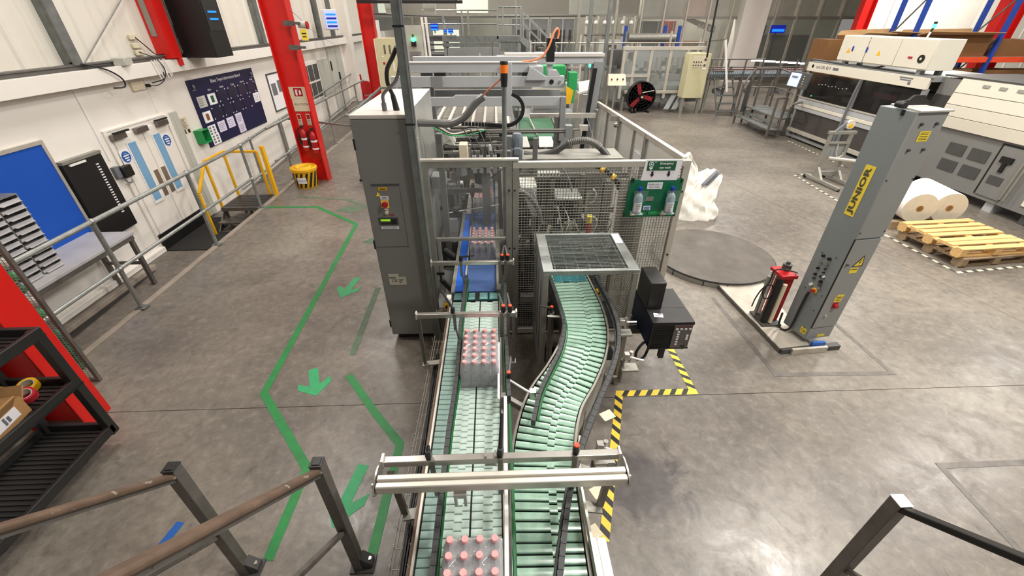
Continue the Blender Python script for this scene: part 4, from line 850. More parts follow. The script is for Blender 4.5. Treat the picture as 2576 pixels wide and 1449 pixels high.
# narrow return lane left of the right belt at the near end
obj('narrow_lane', G().box(.018, .05, .5, 1.2, CZ-.02, CZ-.002), M['beltd'], t)
gt = thing('guide_rail', 'dark block guide rail on the left edge of the winding conveyor', 'guide rail', (.4, 2.4, .95))
gp = [(.195, 1.66), (.25, 1.86), (.34, 2.06), (.44, 2.28), (.505, 2.55), (.50, 2.9), (.475, 3.3)]
gc = [(p.x, p.y) for p in curve([(a, b, 0) for a, b in gp], 8)]
chain(gt, gc, .975); rope(gt, [(x+.022, y) for x, y in gp], .965, .008)
gt = thing('guide_rail', 'dark block guide rail on the right edge of the winding conveyor', 'guide rail', (.6, 1.9, .95))
gp = [(.21, .70), (.28, .98), (.345, 1.20), (.44, 1.43), (.56, 1.67), (.80, 2.12), (.91, 2.45), (.935, 2.8), (.90, 3.25)]
gc = [(p.x, p.y) for p in curve([(a, b, 0) for a, b in gp], 8)]
chain(gt, gc, .985); rope(gt, [(x-.022, y) for x, y in gp], .97, .007, 'gblock')
obj('inner_strip', G().bar((.41, .75, .93), (.41, 1.3, .93), .012, .06).bar((.41, 1.3, .93), (.455, 1.55, .93), .012, .06), M['alu'], gt)
def knob(x, y, z, dx, dy, t):
    c = obj('clamp_block', G().box(x-.02, x+.02, y-.02, y+.02, z-.02, z+.03), M['steel'], t, .004); obj('clamp_screw', G().cyl((x+.03, y, z-.05), (x+.03, y, z+.045), .013, 12), M['steel'], c); obj('clamp_rod', G().cyl((x, y, z), (x+dx, y+dy, z), .008, 8), M['white'], c)
for i, (x, y, dx, dy) in enumerate(((.985, 2.62, .12, 0), (.915, 2.22, .11, -.05), (.56, 1.48, .11, -.05))):
    t2 = thing('rail_clamp', ('bright clamp with white rod by the cage corner', 'bright clamp with white rod below the black printer', 'bright clamp with white rod over the near bend of the winding conveyor')[i], 'clamp', (x, y, .6), 'guide rail clamps'); knob(x, y, .95, dx, dy, t2)
    obj('clamp_post', G().cyl((x-.02, y, .70), (x-.02, y, .92), .016, 12).bar((x-.02, y, .72), (x-.13, y+.02, .74), .03), M['steeld'], t2); obj('clamp_plate', G().box(x-.03, x+.09, y-.05, y+.03, .84, .855), M['alud'], t2)
t2 = thing('rail_clamp', 'small clamp with white rod between the two conveyors', 'clamp', (.19, 1.9, .9), 'guide rail clamps'); obj('clamp_rod', G().cyl((.055, 2.0, .97), (.20, 1.87, .97), .008, 8), M['white'], t2); obj('clamp_block', G().box(.185, .225, 1.84, 1.88, .95, 1.01), M['steel'], t2); obj('arm', G().bar((.03, 2.0, .80), (.20, 1.86, .80), .03, .05), M['alud'], t2)
for i, (x, y) in enumerate(((.70, 1.82), (.53, 1.30), (.45, 1.08))):
    tag(obj('rail_tab', G().cb((x, y, .80), (.09, .07, .008), R(25)), M['cream'], bev=.004), ('pale metal tab right of the winding conveyor beyond its bend', 'pale metal tab right of the winding conveyor just beyond the cross bar', 'pale metal tab right of the winding conveyor under the cross bar')[i], 'tab', 'pale tabs on the conveyor side')
t = thing('end_housing', 'white slotted end housing at the near right of the winding conveyor', 'housing', (.45, .9, .8))
obj('cover', G().box(.405, .44, .62, 1.0, .78, .93), M['alu'], t, .004); obj('cover', G().box(.443, .485, .62, 1.0, .78, .92), M['white'], t, .004)
for y in (.74, .83, .93): obj('bolt', G().lathe([(0, 0), (.013, 0), (.013, .006), (0, .006)], (.422, y, .93), 14), M['alu'], t)
# cable tray left of the left conveyor
t = thing('cable_tray', 'wire basket tray with black cables along the left conveyor', 'cable tray', (-.52, 1.7, .6))
g = G()
for x in (-.57, -.545, -.52, -.495): g.cyl((x, .5, .66), (x+.02, 2.8, .66), .003, 5)
for x in (-.575, -.485): g.cyl((x, .5, .71), (x+.02, 2.8, .71), .003, 5)
for i in range(24): y = .52+i*.098; g.tube([(-.575, y, .71), (-.575, y, .66), (-.485, y, .66), (-.485, y, .71)], .003, 5)
obj('wire_basket', g, M['mesh'], t)
for k in range(4): obj('cable', G().tube(curve([(-.52+.012*k+.006*math.sin(i*1.7+k), .5+i*.3, .675+.008*(k % 2)) for i in range(8)]), .008, 6), M['black'], t)
# ================================================================== cross brackets over the conveyors
def lever(x, y, z, t, ang, m='ogrip', L=.12, up=.35):
    c = obj('clamp_lever', G().lathe([(.0, 0), (.016, 0), (.018, .02), (.014, .05), (0, .052)], (x, y, z), 14), M['black'], t)
    d = Vector((math.sin(ang), math.cos(ang), up)); p = Vector((x, y, z+.042)); obj('lever_arm', G().tube([p, p+d*L], [.011, .007], 8), M['black'] if m is None else M['hose'], c)
    if m: obj('lever_cap', G().lathe([(0, .052), (.0145, .052), (.013, .060), (0, .060)], (x, y, z), 14), M[m], c)
def bracket(y, z, xa, xb, label, footz):
    t = thing('guide_bracket', label, 'bracket', ((xa+xb)/2, y, footz), 'guide brackets over the left conveyor')
    obj('cross_bar', G().box(xa, xb, y-.016, y+.016, z-.035, z), M['steel'], t, .003); obj('cross_bar_cap', G().box(xa-.006, xa+.004, y-.02, y+.02, z-.04, z+.012).box(xb-.004, xb+.006, y-.02, y+.02, z-.04, z+.012), M['alu'], t)
    obj('post', G().box(xa, xa+.022, y-.012, y+.012, footz, z-.035), M['steeld'], t); obj('post', G().box(xb-.03, xb-.008, y-.012, y+.012, footz, z-.035), M['steeld'], t)
    obj('foot', G().cb((xa+.065, y, footz), (.15, .05, .012), 0, 0, R(-8)), M['alud'], t); obj('foot', G().cb((xb-.05, y, footz), (.10, .05, .012)), M['alud'], t)
    h = obj('hanger', G().box(-.335, -.315, y-.028, y-.014, z-.14, z+.005).bar((-.322, y-.02, z-.12), (-.305, y-.03, .985), .012), M['steeld'], t)
    for x in (.015, .065): obj('hanger', G().box(x-.012, x+.012, y-.028, y-.014, .99, z+.005), M['steeld'], t)
    return t
t = bracket(3.2, 1.215, -.585, .135, 'bright steel guide bracket nearest the clear guard door', .70); lever(-.325, 3.2, 1.215, t, R(85), None, .12, .05); lever(.035, 3.2, 1.215, t, R(10)); lever(.085, 3.2, 1.215, t, R(-10))
t = bracket(2.45, 1.205, -.60, .125, 'bright steel guide bracket over the pack nearest the guard', .72); lever(-.335, 2.45, 1.205, t, R(-35), None, .15, .5); lever(.03, 2.45, 1.205, t, R(-15)); lever(.08, 2.45, 1.205, t, R(-8))
t = thing('cross_beam', 'wide double aluminium cross beam spanning both conveyors on steel arms', 'beam', (0, 1.17, .75))
obj('profile', G().box(-.575, .575, 1.095, 1.125, 1.185, 1.235).box(-.575, .575, 1.13, 1.16, 1.185, 1.24).box(-.575, .575, 1.1, 1.155, 1.19, 1.225), M['alu'], t, .006)
obj('square_bar', G().box(-.56, .56, 1.205, 1.24, 1.225, 1.26), M['steel'], t, .003)
for s in (-1, 1):
    g = G(); pts = []
    for k in range(16): a = 2*math.pi*k/16; pts.append((s*.578, 1.165+.085*math.cos(a), 1.20+.045*math.sin(a)))
    g.prism(pts, (0,0,0), (s*.008, 0, 0)); obj('end_plate', g, M['steel'], t); obj('end_cap', G().box(s*.556, s*.566, 1.20, 1.245, 1.22, 1.275), M['alu'], t)
    obj('end_bolt', G().cyl((s*.586, 1.13, 1.2), (s*.60, 1.13, 1.2), .012, 10), M['steel'], t)
    obj('arm', G().bar((s*.53, 1.20, 1.19), (s*.53, 1.245, .76), .035, .02, (0, 1, 0)), M['steeld'], t); obj('foot', G().cb((s*.475, 1.24, .755), (.13, .06, .012), R(-8*s)), M['alud'], t)
for x, y in ((-.055, 1.24), (-.195, 1.075)): obj('fork', G().box(x-.028, x-.018, y-.03, y, 1.20, 1.28).box(x+.018, x+.028, y-.03, y, 1.20, 1.28).box(x-.028, x+.028, y-.03, y, 1.20, 1.21) if y > 1.1 else G().box(x-.028, x-.016, y, y+.02, 1.10, 1.19).box(x+.016, x+.028, y, y+.02, 1.10, 1.19).box(x-.028, x+.028, y, y+.02, 1.17, 1.19), M['steel'], t)
for x in (-.33, -.01, .345): obj('hanger', G().box(x-.012, x+.012, 1.198, 1.206, .98, 1.265), M['steeld'], t)
lever(-.345, 1.225, 1.262, t, R(0), None, .02, 1.0); lever(-.008, 1.225, 1.262, t, R(5), None, .12, .9); lever(.352, 1.225, 1.262, t, R(5), 'ogrip', .01, 1)
# free-standing lever on the centre rail
t = thing('rail_lever', 'black clamp lever with an orange cap between the two conveyors', 'lever', (.055, 2.0, .96)); lever(.055, 2.0, .985, t, R(8))
t = thing('rail_lever', 'black clamp lever with an orange cap left of the winding conveyor under the cage', 'lever', (.43, 2.78, .9)); lever(.435, 2.78, .95, t, R(-75), 'ogrip', .10, .05); obj('lever_rod', G().cyl((.40, 2.75, .93), (.50, 2.74, .93), .008, 8), M['white'], t); obj('lever_post', G().cyl((.435, 2.78, 0), (.435, 2.78, .95), .025, 10), M['steeld'], t)
for i, (x, y, z) in enumerate(((-.49, 3.2, .74), (.93, 3.2, .86))):
    t = thing('photo_sensor', ('small yellow sensor beside the left conveyor', 'small yellow sensor beside the winding conveyor under the cage')[i], 'sensor', (x, y, z-.05), 'yellow sensors'); obj('sensor_body', G().cb((x, y, z), (.05, .045, .06), R(20)), M['yellow'], t, .008); obj('sensor_lens', G().cyl((x, y-.02, z), (x, y-.03, z), .012, 10), M['black'], t)
    obj('sensor_stem', G().cyl((x, y, z-.02), (x-.03 if i == 0 else x+.02, y, .70 if i == 0 else .7), .01, 8), M['steeld'], t)
# ================================================================== wrapped packs of bottles
def bottle_prof(): return [(0, 0), (.027, .0), (.0315, .006), (.0318, .04), (.030, .06), (.0318, .08), (.0318, .125), (.027, .15), (.016, .178), (.012, .186), (.0125, .20), (0, .20)]
bm_ = mesh('bottle', G().lathe(bottle_prof(), n=10), M['pet']); cm_ = mesh('cap', G().lathe([(0, .196), (.0165, .196), (.0165, .210), (.0145, .214), (0, .214)], n=10), M['cap'])
def pack(xc, yc, nx, ny, label, first=None, rz=0.):
    if first: return dup(first, (xc, yc, CZ+.002), rz, label)
    t = thing('bottle_pack', label, 'bottle pack', (xc, yc, CZ+.002), 'film-wrapped packs of bottles')
    for i in range(nx):
        for j in range(ny):
            b = inst('bottle', bm_, t, (xc+(i-(nx-1)/2)*.0655, yc+(j-(ny-1)/2)*.0655, CZ+.003)); c = bpy.data.objects.new('cap', cm_); COL.objects.link(c); c.parent = b
    w2, l2 = nx*.0655/2+.001, ny*.0655/2+.001; g = G(); z0 = CZ+.002
    n1 = 4*nx; n2 = 4*ny
    def zt(x, y):   # film pulled tight: sags between the caps
        u = (x+w2)/.0655-.5; v = (y+l2)/.0655-.5
        e = max(abs(x)/w2, abs(y)/l2); cx_ = math.cos(2*math.pi*u); cy_ = math.cos(2*math.pi*v)
        return z0+.188+.014*max(0, (cx_+cy_))*.5*1.9 - (.055*max(0, (e-.86)/.14)) + .004*math.sin(31*x+17*y)
    vs = []; fs = []
    for j in range(n2+1):
        for i in range(n1+1):
            x = -w2+2*w2*i/n1; y = -l2+2*l2*j/n2; vs.append((xc+x, yc+y, zt(x, y)))
    for j in range(n2):
        for i in range(n1): a = j*(n1+1)+i; fs.append((a, a+1, a+n1+2, a+n1+1))
    nb = len(vs); rim = [(i, 0) for i in range(n1)]+[(n1, j) for j in range(n2)]+[(i, n2) for i in range(n1, 0, -1)]+[(0, j) for j in range(n2, 0, -1)]
    for k, (i, j) in enumerate(rim):
        x = -w2+2*w2*i/n1; y = -l2+2*l2*j/n2
        for zf, pu in ((.6, -.003), (.3, .002), (0.0, 0)): vs.append((xc+x*(1+pu*4), yc+y*(1+pu*4), z0+zf*.14+.0))
    m_ = len(rim)
    for k in range(m_):
        q = (k+1) % m_; a = rim[k][1]*(n1+1)+rim[k][0]; b = rim[q][1]*(n1+1)+rim[q][0]
        fs.append((a, b, nb+q*3, nb+k*3))
        for s in range(2): fs.append((nb+k*3+s, nb+q*3+s, nb+q*3+s+1, nb+k*3+s+1))
    g.add(vs, fs); obj('film', g, M['wrap'], t); return t
p0 = pack(-.138, .835, 4, 4, 'film-wrapped pack of pink capped bottles nearest the camera')
p1 = pack(-.14, 2.22, 4, 6, 'film-wrapped pack of pink capped bottles on the green belt under the second bracket')
pack(-.155, 3.98, 4, 6, 'film-wrapped pack of pink capped bottles on the blue belt below the guard door rail', p1)
pack(-.175, 5.27, 4, 6, 'film-wrapped pack of pink capped bottles in the machine, nearer of its two', p1)
pack(-.19, 6.02, 4, 6, 'film-wrapped pack of pink capped bottles deepest in the machine', p1)
# ================================================================== cage cover over the winding conveyor
t = thing('conveyor_cage', 'grey steel cage with a barred top over the start of the winding conveyor', 'cage', (.75, 3.2, 0))
a0, a1, b0, b1, zt_ = .36, 1.145, 2.85, 3.55, 1.30
obj('top_frame', G().box(a0, a0+.085, b0, b1, zt_-.03, zt_).box(a1-.085, a1, b0, b1, zt_-.03, zt_).box(a0, a1, b0, b0+.035, zt_-.04, zt_).box(a0, a1, b1-.035, b1, zt_-.03, zt_), M['galv'], t, .003)
g = G(); n = 27
for i in range(n): y = b0+.045+i*(b1-b0-.09)/(n-1); g.box(a0+.08, a1-.08, y-.0018, y+.0018, zt_-.012, zt_-.006)
for i in range(7): x = a0+.105+i*(a1-a0-.21)/6; g.box(x-.003, x+.003, b0+.03, b1-.03, zt_-.018, zt_-.011)
obj('bar_grille', g, M['galvd'], t, kind='stuff'); obj('shade_sheet', G().box(a0+.03, a1-.03, b0+.25, b1-.02, .50, .52), M['black'], t); obj('shade_sheet', G().box(a0+.05, a1-.05, b0+.05, b0+.23, .28, .30), M['black'], t)  # black sheets added to imitate the dark interior under the cage
for x, y, zb in ((a1-.025, b0+.02, 0), (a1-.025, b1-.02, 0), (a0+.025, b0+.02, .0), (a0+.025, b1-.02, 0)): obj('post', G().box(x-.022, x+.022, y-.022, y+.022, zb, zt_-.03), M['alud'], t, .003)
sp_ = obj('side_panel', G().box(a0+.004, a0+.010, b0+.04, b1-.04, .18, zt_-.03), M['mgrey'], t)
for k in range(3): obj('slot', G().box(a0+.0005, a0+.004, b0+.12+k*.2, b0+.13+k*.2, .4, 1.15), M['dgrey'], sp_)
g = G(); y = b0+.05
while y < b1-.04: g.box(a1-.0265, a1-.0235, y-.0015, y+.0015, .55, zt_-.04); y += .025
z = .56
while z < zt_-.04: g.box(a1-.0235, a1-.0205, b0+.04, b1-.04, z-.0015, z+.0015); z += .025
obj('side_mesh', g, M['mesh'], t, kind='stuff'); obj('label', G().box(a1-.08, a1-.012, b1-.22, b1-.03, zt_, zt_+.002), M['paper'], t)
t = thing('teal_plate', 'dark plate with four teal pads at the start of the winding conveyor', 'plate', (.7, 3.4, .86))
obj('plate', G().box(.53, .86, 3.345, 3.50, CZ-.02, CZ-.004), M['under'], t)
for k in range(4): obj('pad', G().box(.54+k*.08, .61+k*.08, 3.355, 3.49, CZ-.006, CZ+.004), M['teal'], t)
# ================================================================== black case coder on its bracket
t = thing('coder_unit', 'black boxed printer unit with a grey keypad beside the cage', 'printer', (1.4, 2.85, .63))
d0, d1, e0, e1, f0, f1 = 1.24, 1.575, 2.60, 3.10, .66, .95
obj('case', G().box(d0, d1, e0+.012, e1, f0+.02, f1-.012), M['blacks'], t, .006); obj('lid', G().box(d0-.004, d1+.004, e0, e0+.205, f1-.012, f1).box(d0-.004, d1+.004, e0+.208, e1, f1-.012, f1-.001), M['blacks'], t, .004)
obj('left_cover', G().box(d0-.006, d0, e0+.02, e1, f0+.03, f1-.02), mat('navy_side_panel', (16, 30, 58), .5), t)
fr_ = obj('front_bezel', G().box(d0-.004, d1+.004, e0, e0+.012, f1-.03, f1-.012).box(d0-.004, d0+.008, e0, e0+.012, f0+.01, f1-.02).box(d0-.004, d1+.004, e0, e0+.012, f0+.01, f0+.022), M['black'], t)
g = G()
for k in range(22): g.box(d0+.01, d0+.175, e0+.002, e0+.008, f0+.03+k*.011, f0+.036+k*.011)
obj('grille', g, M['black'], t, kind='stuff')
kp = obj('keypad', G().box(d0+.18, d1-.006, e0-.003, e0+.008, f0+.024, f1-.03), M['post'], t)
ky = mesh('key', G().cb((0, 0, 0), (.019, .005, .013)), M['paper'])
for k in range(4): inst('key', ky, kp, (d0+.202+k*.036, e0-.005, f1-.066))
for k in range(6): inst('key', ky, kp, (d0+.222, e0-.005, f1-.095-k*.026))
for k in range(3): inst('key', ky, kp, (d1-.035, e0-.005, f1-.135-k*.019))
obj('window', G().box(d0+.19, d1-.015, e0-.0045, e0-.003, f1-.050, f1-.040), M['dred'], kp); obj('window', G().box(d1-.07, d1-.03, e0-.0045, e0-.003, f0+.035, f0+.05), M['black'], kp)
obj('key_frame', G().box(d0+.25, d0+.252, e0-.0045, e0-.003, f0+.07, f1-.085).box(d0+.25, d1-.05, e0-.0045, e0-.003, f0+.07, f0+.072).box(d0+.25, d1-.02, e0-.0045, e0-.003, f1-.087, f1-.085), M['inkg'], kp)
obj('upper_box', G().box(d0-.004, d0+.125, 2.79, 3.06, f1, 1.205), M['blacks'], t, .008)
lb = obj('label', G().cb((d0+.07, 2.70, f1+.001), (.075, .055, .002), R(-10)), M['paper'], t); obj('print', G().cb((d0+.06, 2.69, f1+.0025), (.04, .006, .002), R(-10)).cb((d0+.085, 2.715, f1+.0025), (.03, .015, .002), R(-10)), M['inkg'], lb)
obj('foot', G().cyl((d1-.03, e0+.03, f0-.01), (d1-.03, e0+.03, f0+.02), .015, 10), M['black'], t)
obj('support_arm', G().box(1.15, 1.54, 2.86, 2.92, f0-.03, f0+.02).box(1.15, 1.54, 2.99, 3.05, f0-.03, f0+.02), M['black'], t); obj('support_stub', G().box(1.36, 1.40, 2.62, 2.66, f0-.11, f0+.02), M['black'], t)
obj('cable', G().tube(curve([(d0+.01, 2.68, .70), (d0-.05, 2.64, .68), (d0-.085, 2.62, .61), (d0-.06, 2.62, .54), (d0+.0, 2.64, .55), (d0+.03, 2.66, .62), (d0+.06, 2.7, .66)]), .012, 8), M['black'], t)
# ================================================================== machinery behind the guard
def motor(x, y, z, label, r=.055, h=.2):
    t = thing('geared_motor', label, 'motor', (x, y, z))
    obj('stator', G().lathe([(0, h), (r*.8, h), (r, h-.03), (r, .06), (r*.9, .05), (0, .05)], (x, y, z), 16), M['motor'], t); obj('fin', G().box(x-r*1.08, x+r*1.08, y-.02, y+.02, z+.06, z+h-.04).box(x-.02, x+.02, y-r*1.08, y+r*1.08, z+.06, z+h-.04), M['motor'], t)
    obj('gearbox', G().box(x-r*1.05, x+r*1.05, y-r, y+r, z-.12, z+.05), M['motor'], t, .01); obj('junction_box', G().box(x-r*.6, x+r*.6, y-r-.05, y-r*.8, z+.0, z+.07), M['motor'], t, .006); return t
motor(.225, 4.5, 1.80, 'blue grey geared motor standing above the guard behind the beacon pole')
t = thing('beacon', 'orange warning beacon on a galvanised pole behind the guard', 'beacon', (.08, 3.78, 0))
obj('pole', G().cyl((.072, 3.78, .0), (.08, 3.78, 2.54), .02, 12), M['galvd'], t); obj('base', G().lathe([(0, 0), (.026, 0), (.028, .04), (.03, .06), (.03, .10), (0, .10)], (.08, 3.78, 2.53), 18), M['black'], t)
obj('lens', G().lathe([(.031, 0), (.032, .06), (.031, .061)], (.08, 3.78, 2.63), 20), M['orange'], t); obj('cap', G().lathe([(.032, 0), (.033, .018), (.030, .026), (0, .027)], (.08, 3.78, 2.69), 20), M['black'], t)
obj('lead', G().tube(curve([(.05, 3.80, 2.58), (.0, 3.9, 2.53), (-.06, 4.0, 2.47), (-.10, 4.1, 2.42)]), .007, 6), M['orangec'], t)
t = thing('grey_hose', 'thick grey hose sagging from the cabinet to the beacon pole', 'hose', (-.4, 4.2, 2.2))
obj('hose', G().tube(curve([(-.71, 4.1, 2.19), (-.56, 4.1, 2.185), (-.42, 4.1, 2.18), (-.28, 4.1, 2.24), (-.17, 4.1, 2.36), (-.10, 4.1, 2.41)]), .034, 10), M['hosel'], t)
# gantry with lift head
t = thing('lifting_gantry', 'light grey gantry beams with an inclined leg above the shrink machine', 'gantry', (.2, 6, 0))
YG = 6.3
obj('beam', G().box(-1.12, .55, 5.95, 6.05, 2.42, 2.53), M['lgrey'], t, .006); obj('beam_cap', G().box(-1.13, .55, 5.94, 6.07, 2.53, 2.542), M['cabtop'], t)
obj('beam', G().box(-1.10, .62, 6.45, 6.52, 2.49, 2.57), M['lgrey'], t, .006)
obj('lower_beam', G().prism([(-1.31, 5.9, 2.26), (.84, 5.9, 2.26), (.90, 5.9, 2.30), (.90, 5.9, 2.385), (-1.31, 5.9, 2.385)], (0,0,0), (0, .09, 0)), M['lgrey'], t, .005)
obj('slot', G().cyl((.735, 5.905, 2.32), (.735, 5.89, 2.32), .028, 14), M['black'], t); obj('bolt', G().cyl((.84, 5.9, 2.32), (.84, 5.88, 2.32), .018, 10), M['steel'], t)
obj('column', G().box(.13, .225, 5.84, 5.93, 1.92, 2.55), M['lgrey'], t, .005); obj('rear_column', G().box(-.95, -.80, 6.05, 6.15, 0, 2.5), M['mgrey'], t)
obj('portal_beam', G().box(.15, 1.52, 6.52, 6.72, 2.47, 2.56), M['lgrey'], t, .006); obj('portal_top', G().box(.15, 1.53, 6.5, 6.74, 2.56, 2.60), M['cabtop'], t, .004)
obj('portal_leg', G().prism([(1.40, 6.5, 2.50), (1.53, 6.5, 2.50), (1.36, 6.5, .0), (1.22, 6.5, .0)], (0,0,0), (0, .16, 0)), M['mgrey'], t, .005)
obj('leg_channel', G().prism([(1.38, 6.47, 2.42), (1.44, 6.47, 2.42), (1.29, 6.47, .6), (1.23, 6.47, .6)], (0,0,0), (0, .03, 0)), M['black'], t)
obj('saddle', G().box(.44, .62, 5.86, 6.1, 2.38, 2.50).prism([(.46, 5.852, 2.497), (.66, 5.852, 2.383), (.66, 5.852, 2.34), (.40, 5.852, 2.34)], (0,0,0), (0, .212, 0)), M['lgrey'], t, .006)
obj('shoe', G().box(-.76, -.62, 5.93, 6.02, 2.385, 2.42).box(.36, .46, 5.93, 6.02, 2.385, 2.42), M['black'], t)
obj('shoe_shade', G().box(-.80, -.62, 5.893, 5.9, 2.262, 2.384).box(.26, .50, 5.893, 5.9, 2.262, 2.384) if 0 else G().box(-.80, -.66, 5.893, 5.9, 2.262, 2.384), M['mgrey'], t)  # darker grey plate standing in for shade under the shoe
obj('inner_beam', G().prism([(-.84, 5.85, 2.04), (.88, 5.85, 2.04), (.88, 5.85, 2.15), (-.10, 5.85, 2.15), (-.14, 5.85, 2.175), (-.50, 5.85, 2.175), (-.54, 5.85, 2.15), (-.84, 5.85, 2.15)], (0,0,0), (0, .05, 0)), M['lgrey'], t, .004)
obj('inner_beam', G().prism([(-.9, 6.2, 2.10), (.9, 6.2, 2.10), (.9, 6.2, 2.19), (-.9, 6.2, 2.19)], (0,0,0), (0, .06, 0)), M['mgrey'], t, .004)
obj('end_post', G().box(.86, .93, 5.82, 5.92, 1.60, 2.15), M['mgrey'], t, .004); obj('cross_rail', G().box(.5, 1.45, 6.3, 6.36, 1.80, 1.86), M['alu'], t)
t = thing('servo_actuator', 'tall black servo actuator with an orange cable on the gantry', 'actuator', (.72, 6.0, 2.45))
obj('housing', G().box(.665, .765, 5.95, 6.06, 2.54, 2.80), M['black'], t, .006); obj('mount', G().box(.655, .775, 5.93, 6.08, 2.515, 2.54).box(.68, .75, 5.96, 6.05, 2.40, 2.515).prism([(.68, 5.905, 2.387), (.85, 5.905, 2.387), (.80, 5.905, 2.45), (.69, 5.905, 2.45)], (0,0,0), (0, .12, 0)), M['lgrey'], t); obj('plug', G().box(.765, .82, 5.98, 6.03, 2.755, 2.79), M['black'], t)
obj('cable', G().tube(curve([(.80, 6.0, 2.79), (.81, 6.0, 2.86), (.785, 5.98, 2.90), (.74, 5.95, 2.85), (.68, 5.93, 2.70), (.60, 5.93, 2.60), (.48, 5.95, 2.555), (.36, 5.98, 2.545)]), .012, 8), M['orangec'], t)
t = thing('energy_chain', 'black energy chain looping beside the grey lift column', 'cable chain', (.2, 5.5, 1.9))
PC2 = curve([(-.42, 5.5, 1.90), (-.1, 5.5, 1.885), (.12, 5.5, 1.87), (.24, 5.5, 1.90), (.33, 5.5, 1.99), (.345, 5.5, 2.10), (.29, 5.5, 2.19), (.22, 5.5, 2.23)], 8)
lk = mesh('chain_link', G().cb((0, 0, 0), (.033, .06, .04)), M['black'])
for a, b in zip(PC2, PC2[1:]):
    d = b-a
    if d.length > 1e-4: inst('chain_link', lk, t, (a+b)/2, 0, (0, -math.atan2(d.z, d.x), 0))
t = thing('slide_rod', 'long thin steel slide rods across the machine above the guard', 'rod', (.2, 5.3, 1.8))
obj('rod', G().cyl((-.72, 5.25, 1.87), (1.1, 5.25, 1.87), .013, 10), M['steel'], t); obj('rod', G().cyl((-.72, 5.3, 1.83), (.9, 5.3, 1.83), .013, 10), M['steeld'], t); obj('carriage', G().box(-.20, -.12, 5.2, 5.32, 1.78, 1.90), M['black'], t); obj('carriage', G().box(.85, .93, 5.2, 5.32, 1.78, 1.92), M['mgrey'], t); obj('tab', G().box(1.02, 1.12, 5.22, 5.28, 1.86, 1.92), M['alu'], t)
t = thing('corrugated_hose', 'thick black ribbed hose arching down into the mesh guard', 'hose', (1.1, 4.8, 1.6))
PH = curve([(.32, 4.75, 1.72), (.48, 4.75, 1.70), (.66, 4.75, 1.74), (.82, 4.75, 1.83), (.98, 4.75, 1.86), (1.12, 4.75, 1.82), (1.24, 4.7, 1.72), (1.32, 4.6, 1.60), (1.38, 4.5, 1.42), (1.50, 4.4, 1.25), (1.56, 4.4, .9)], 8)
obj('hose', G().tube(PH, .036, 12), M['hose'], t)
g = G()
for i in range(24, 44):
    p = PH[i]; d = (PH[i+1]-PH[i-1]).normalized(); Mx = d.to_track_quat('Z', 'Y').to_matrix(); g.lathe([(.036, -.005), (.042, 0), (.036, .005)], p, 12, Mx)
obj('spring_guard', g, M['alud'], t); obj('hanger_wire', G().cyl((.95, 4.75, 1.90), (1.04, 5.25, 2.1), .004, 5).cyl((1.10, 4.75, 1.86), (1.06, 5.25, 2.1), .004, 5), M['inkg'], t)
t = thing('shrink_tunnel', 'dark shrink tunnel body behind the gantry with chrome bars on top', 'tunnel', (-.35, 8, 0))
obj('side_body', G().box(-1.15, -.47, 6.9, 9.3, .15, 1.42), M['dgrey'], t, .01); obj('side_body', G().box(.06, .36, 6.9, 9.3, .15, 1.42), M['mgrey'], t, .01); obj('roof', G().box(-1.15, .36, 7.0, 9.3, 1.30, 1.46), M['dgrey'], t, .01)
for k in range(16): obj('chrome_bar', G().cyl((-1.05, 7.1+k*.14, 1.49), (.28, 7.1+k*.14, 1.49), .022, 8), M['steel'], t)
for k in range(7): obj('chrome_guide', G().box(-1.0+k*.2, -.96+k*.2, 7.05, 9.2, 1.52, 1.56), M['alu'], t)
for x in (-1.1, -.52, .1, .32): obj('foot', G().box(x-.03, x+.03, 7.0, 7.08, 0, .16), M['black'], t)
t = thing('green_belt', 'dark green belt outfeed conveyor beyond the machine', 'conveyor', (.95, 9.6, 0))
obj('belt', G().prism([(.48, 8.9, .93), (1.30, 8.9, .93), (1.36, 10.9, .93), (.62, 10.9, .93)], (0,0,0), (0,0,.03)), M['greybelt'], t); obj('nose', G().cyl((.48, 8.9, .92), (1.30, 8.9, .92), .05, 14), M['greybelt'], t)
for s in (0, 1): obj('rail', G().bar((.45+.88*s, 8.9, .92), (.58+.82*s, 10.9, .92), .03, .10), M['alud'], t)
obj('centre_rod', G().cyl((.86, 8.85, 1.0), (.80, 10.4, 1.05), .015, 8), M['alu'], t)
for x in (.5, 1.28):
    for y in (9.1, 10.7): obj('leg', G().box(x-.03, x+.03, y-.03, y+.03, 0, .9), M['mgrey'], t)
for i, x in enumerate((.36, .86)): tag(obj('cover_plate', G().prism([(x, 8.4, .86), (x+.32, 8.4, .86), (x+.28, 8.75, .98), (x+.02, 8.75, .98)], (0,0,0), (0,0,.01)).box(x+.13, x+.17, 8.55, 8.59, 0, .92), M['gpile']), ('pale guide plate left of the green belt nose', 'pale guide plate right of the green belt nose')[i], 'plate', 'pale plates before the green belt')
t = thing('machine_frame', 'welded grey steel machine frame with cross members behind the guard', 'machine frame', (.5, 5, 0))
for x, y, w_, h_ in ((-.56, 4.3, .06, 2.05), (-.12, 4.7, .09, 1.83), (.12, 4.1, .055, 1.93), (.42, 4.5, .05, 1.95), (1.25, 4.5, .09, 1.45), (1.05, 5.2, .08, 1.6), (.62, 4.9, .08, 1.62), (-.62, 5.6, .08, 1.9), (.85, 5.9, .09, 1.9), (1.42, 4.1, .12, 1.5)): obj('upright', G().box(x-w_/2, x+w_/2, y-w_/2, y+w_/2, 0, h_), M['fgrey'], t, .004)
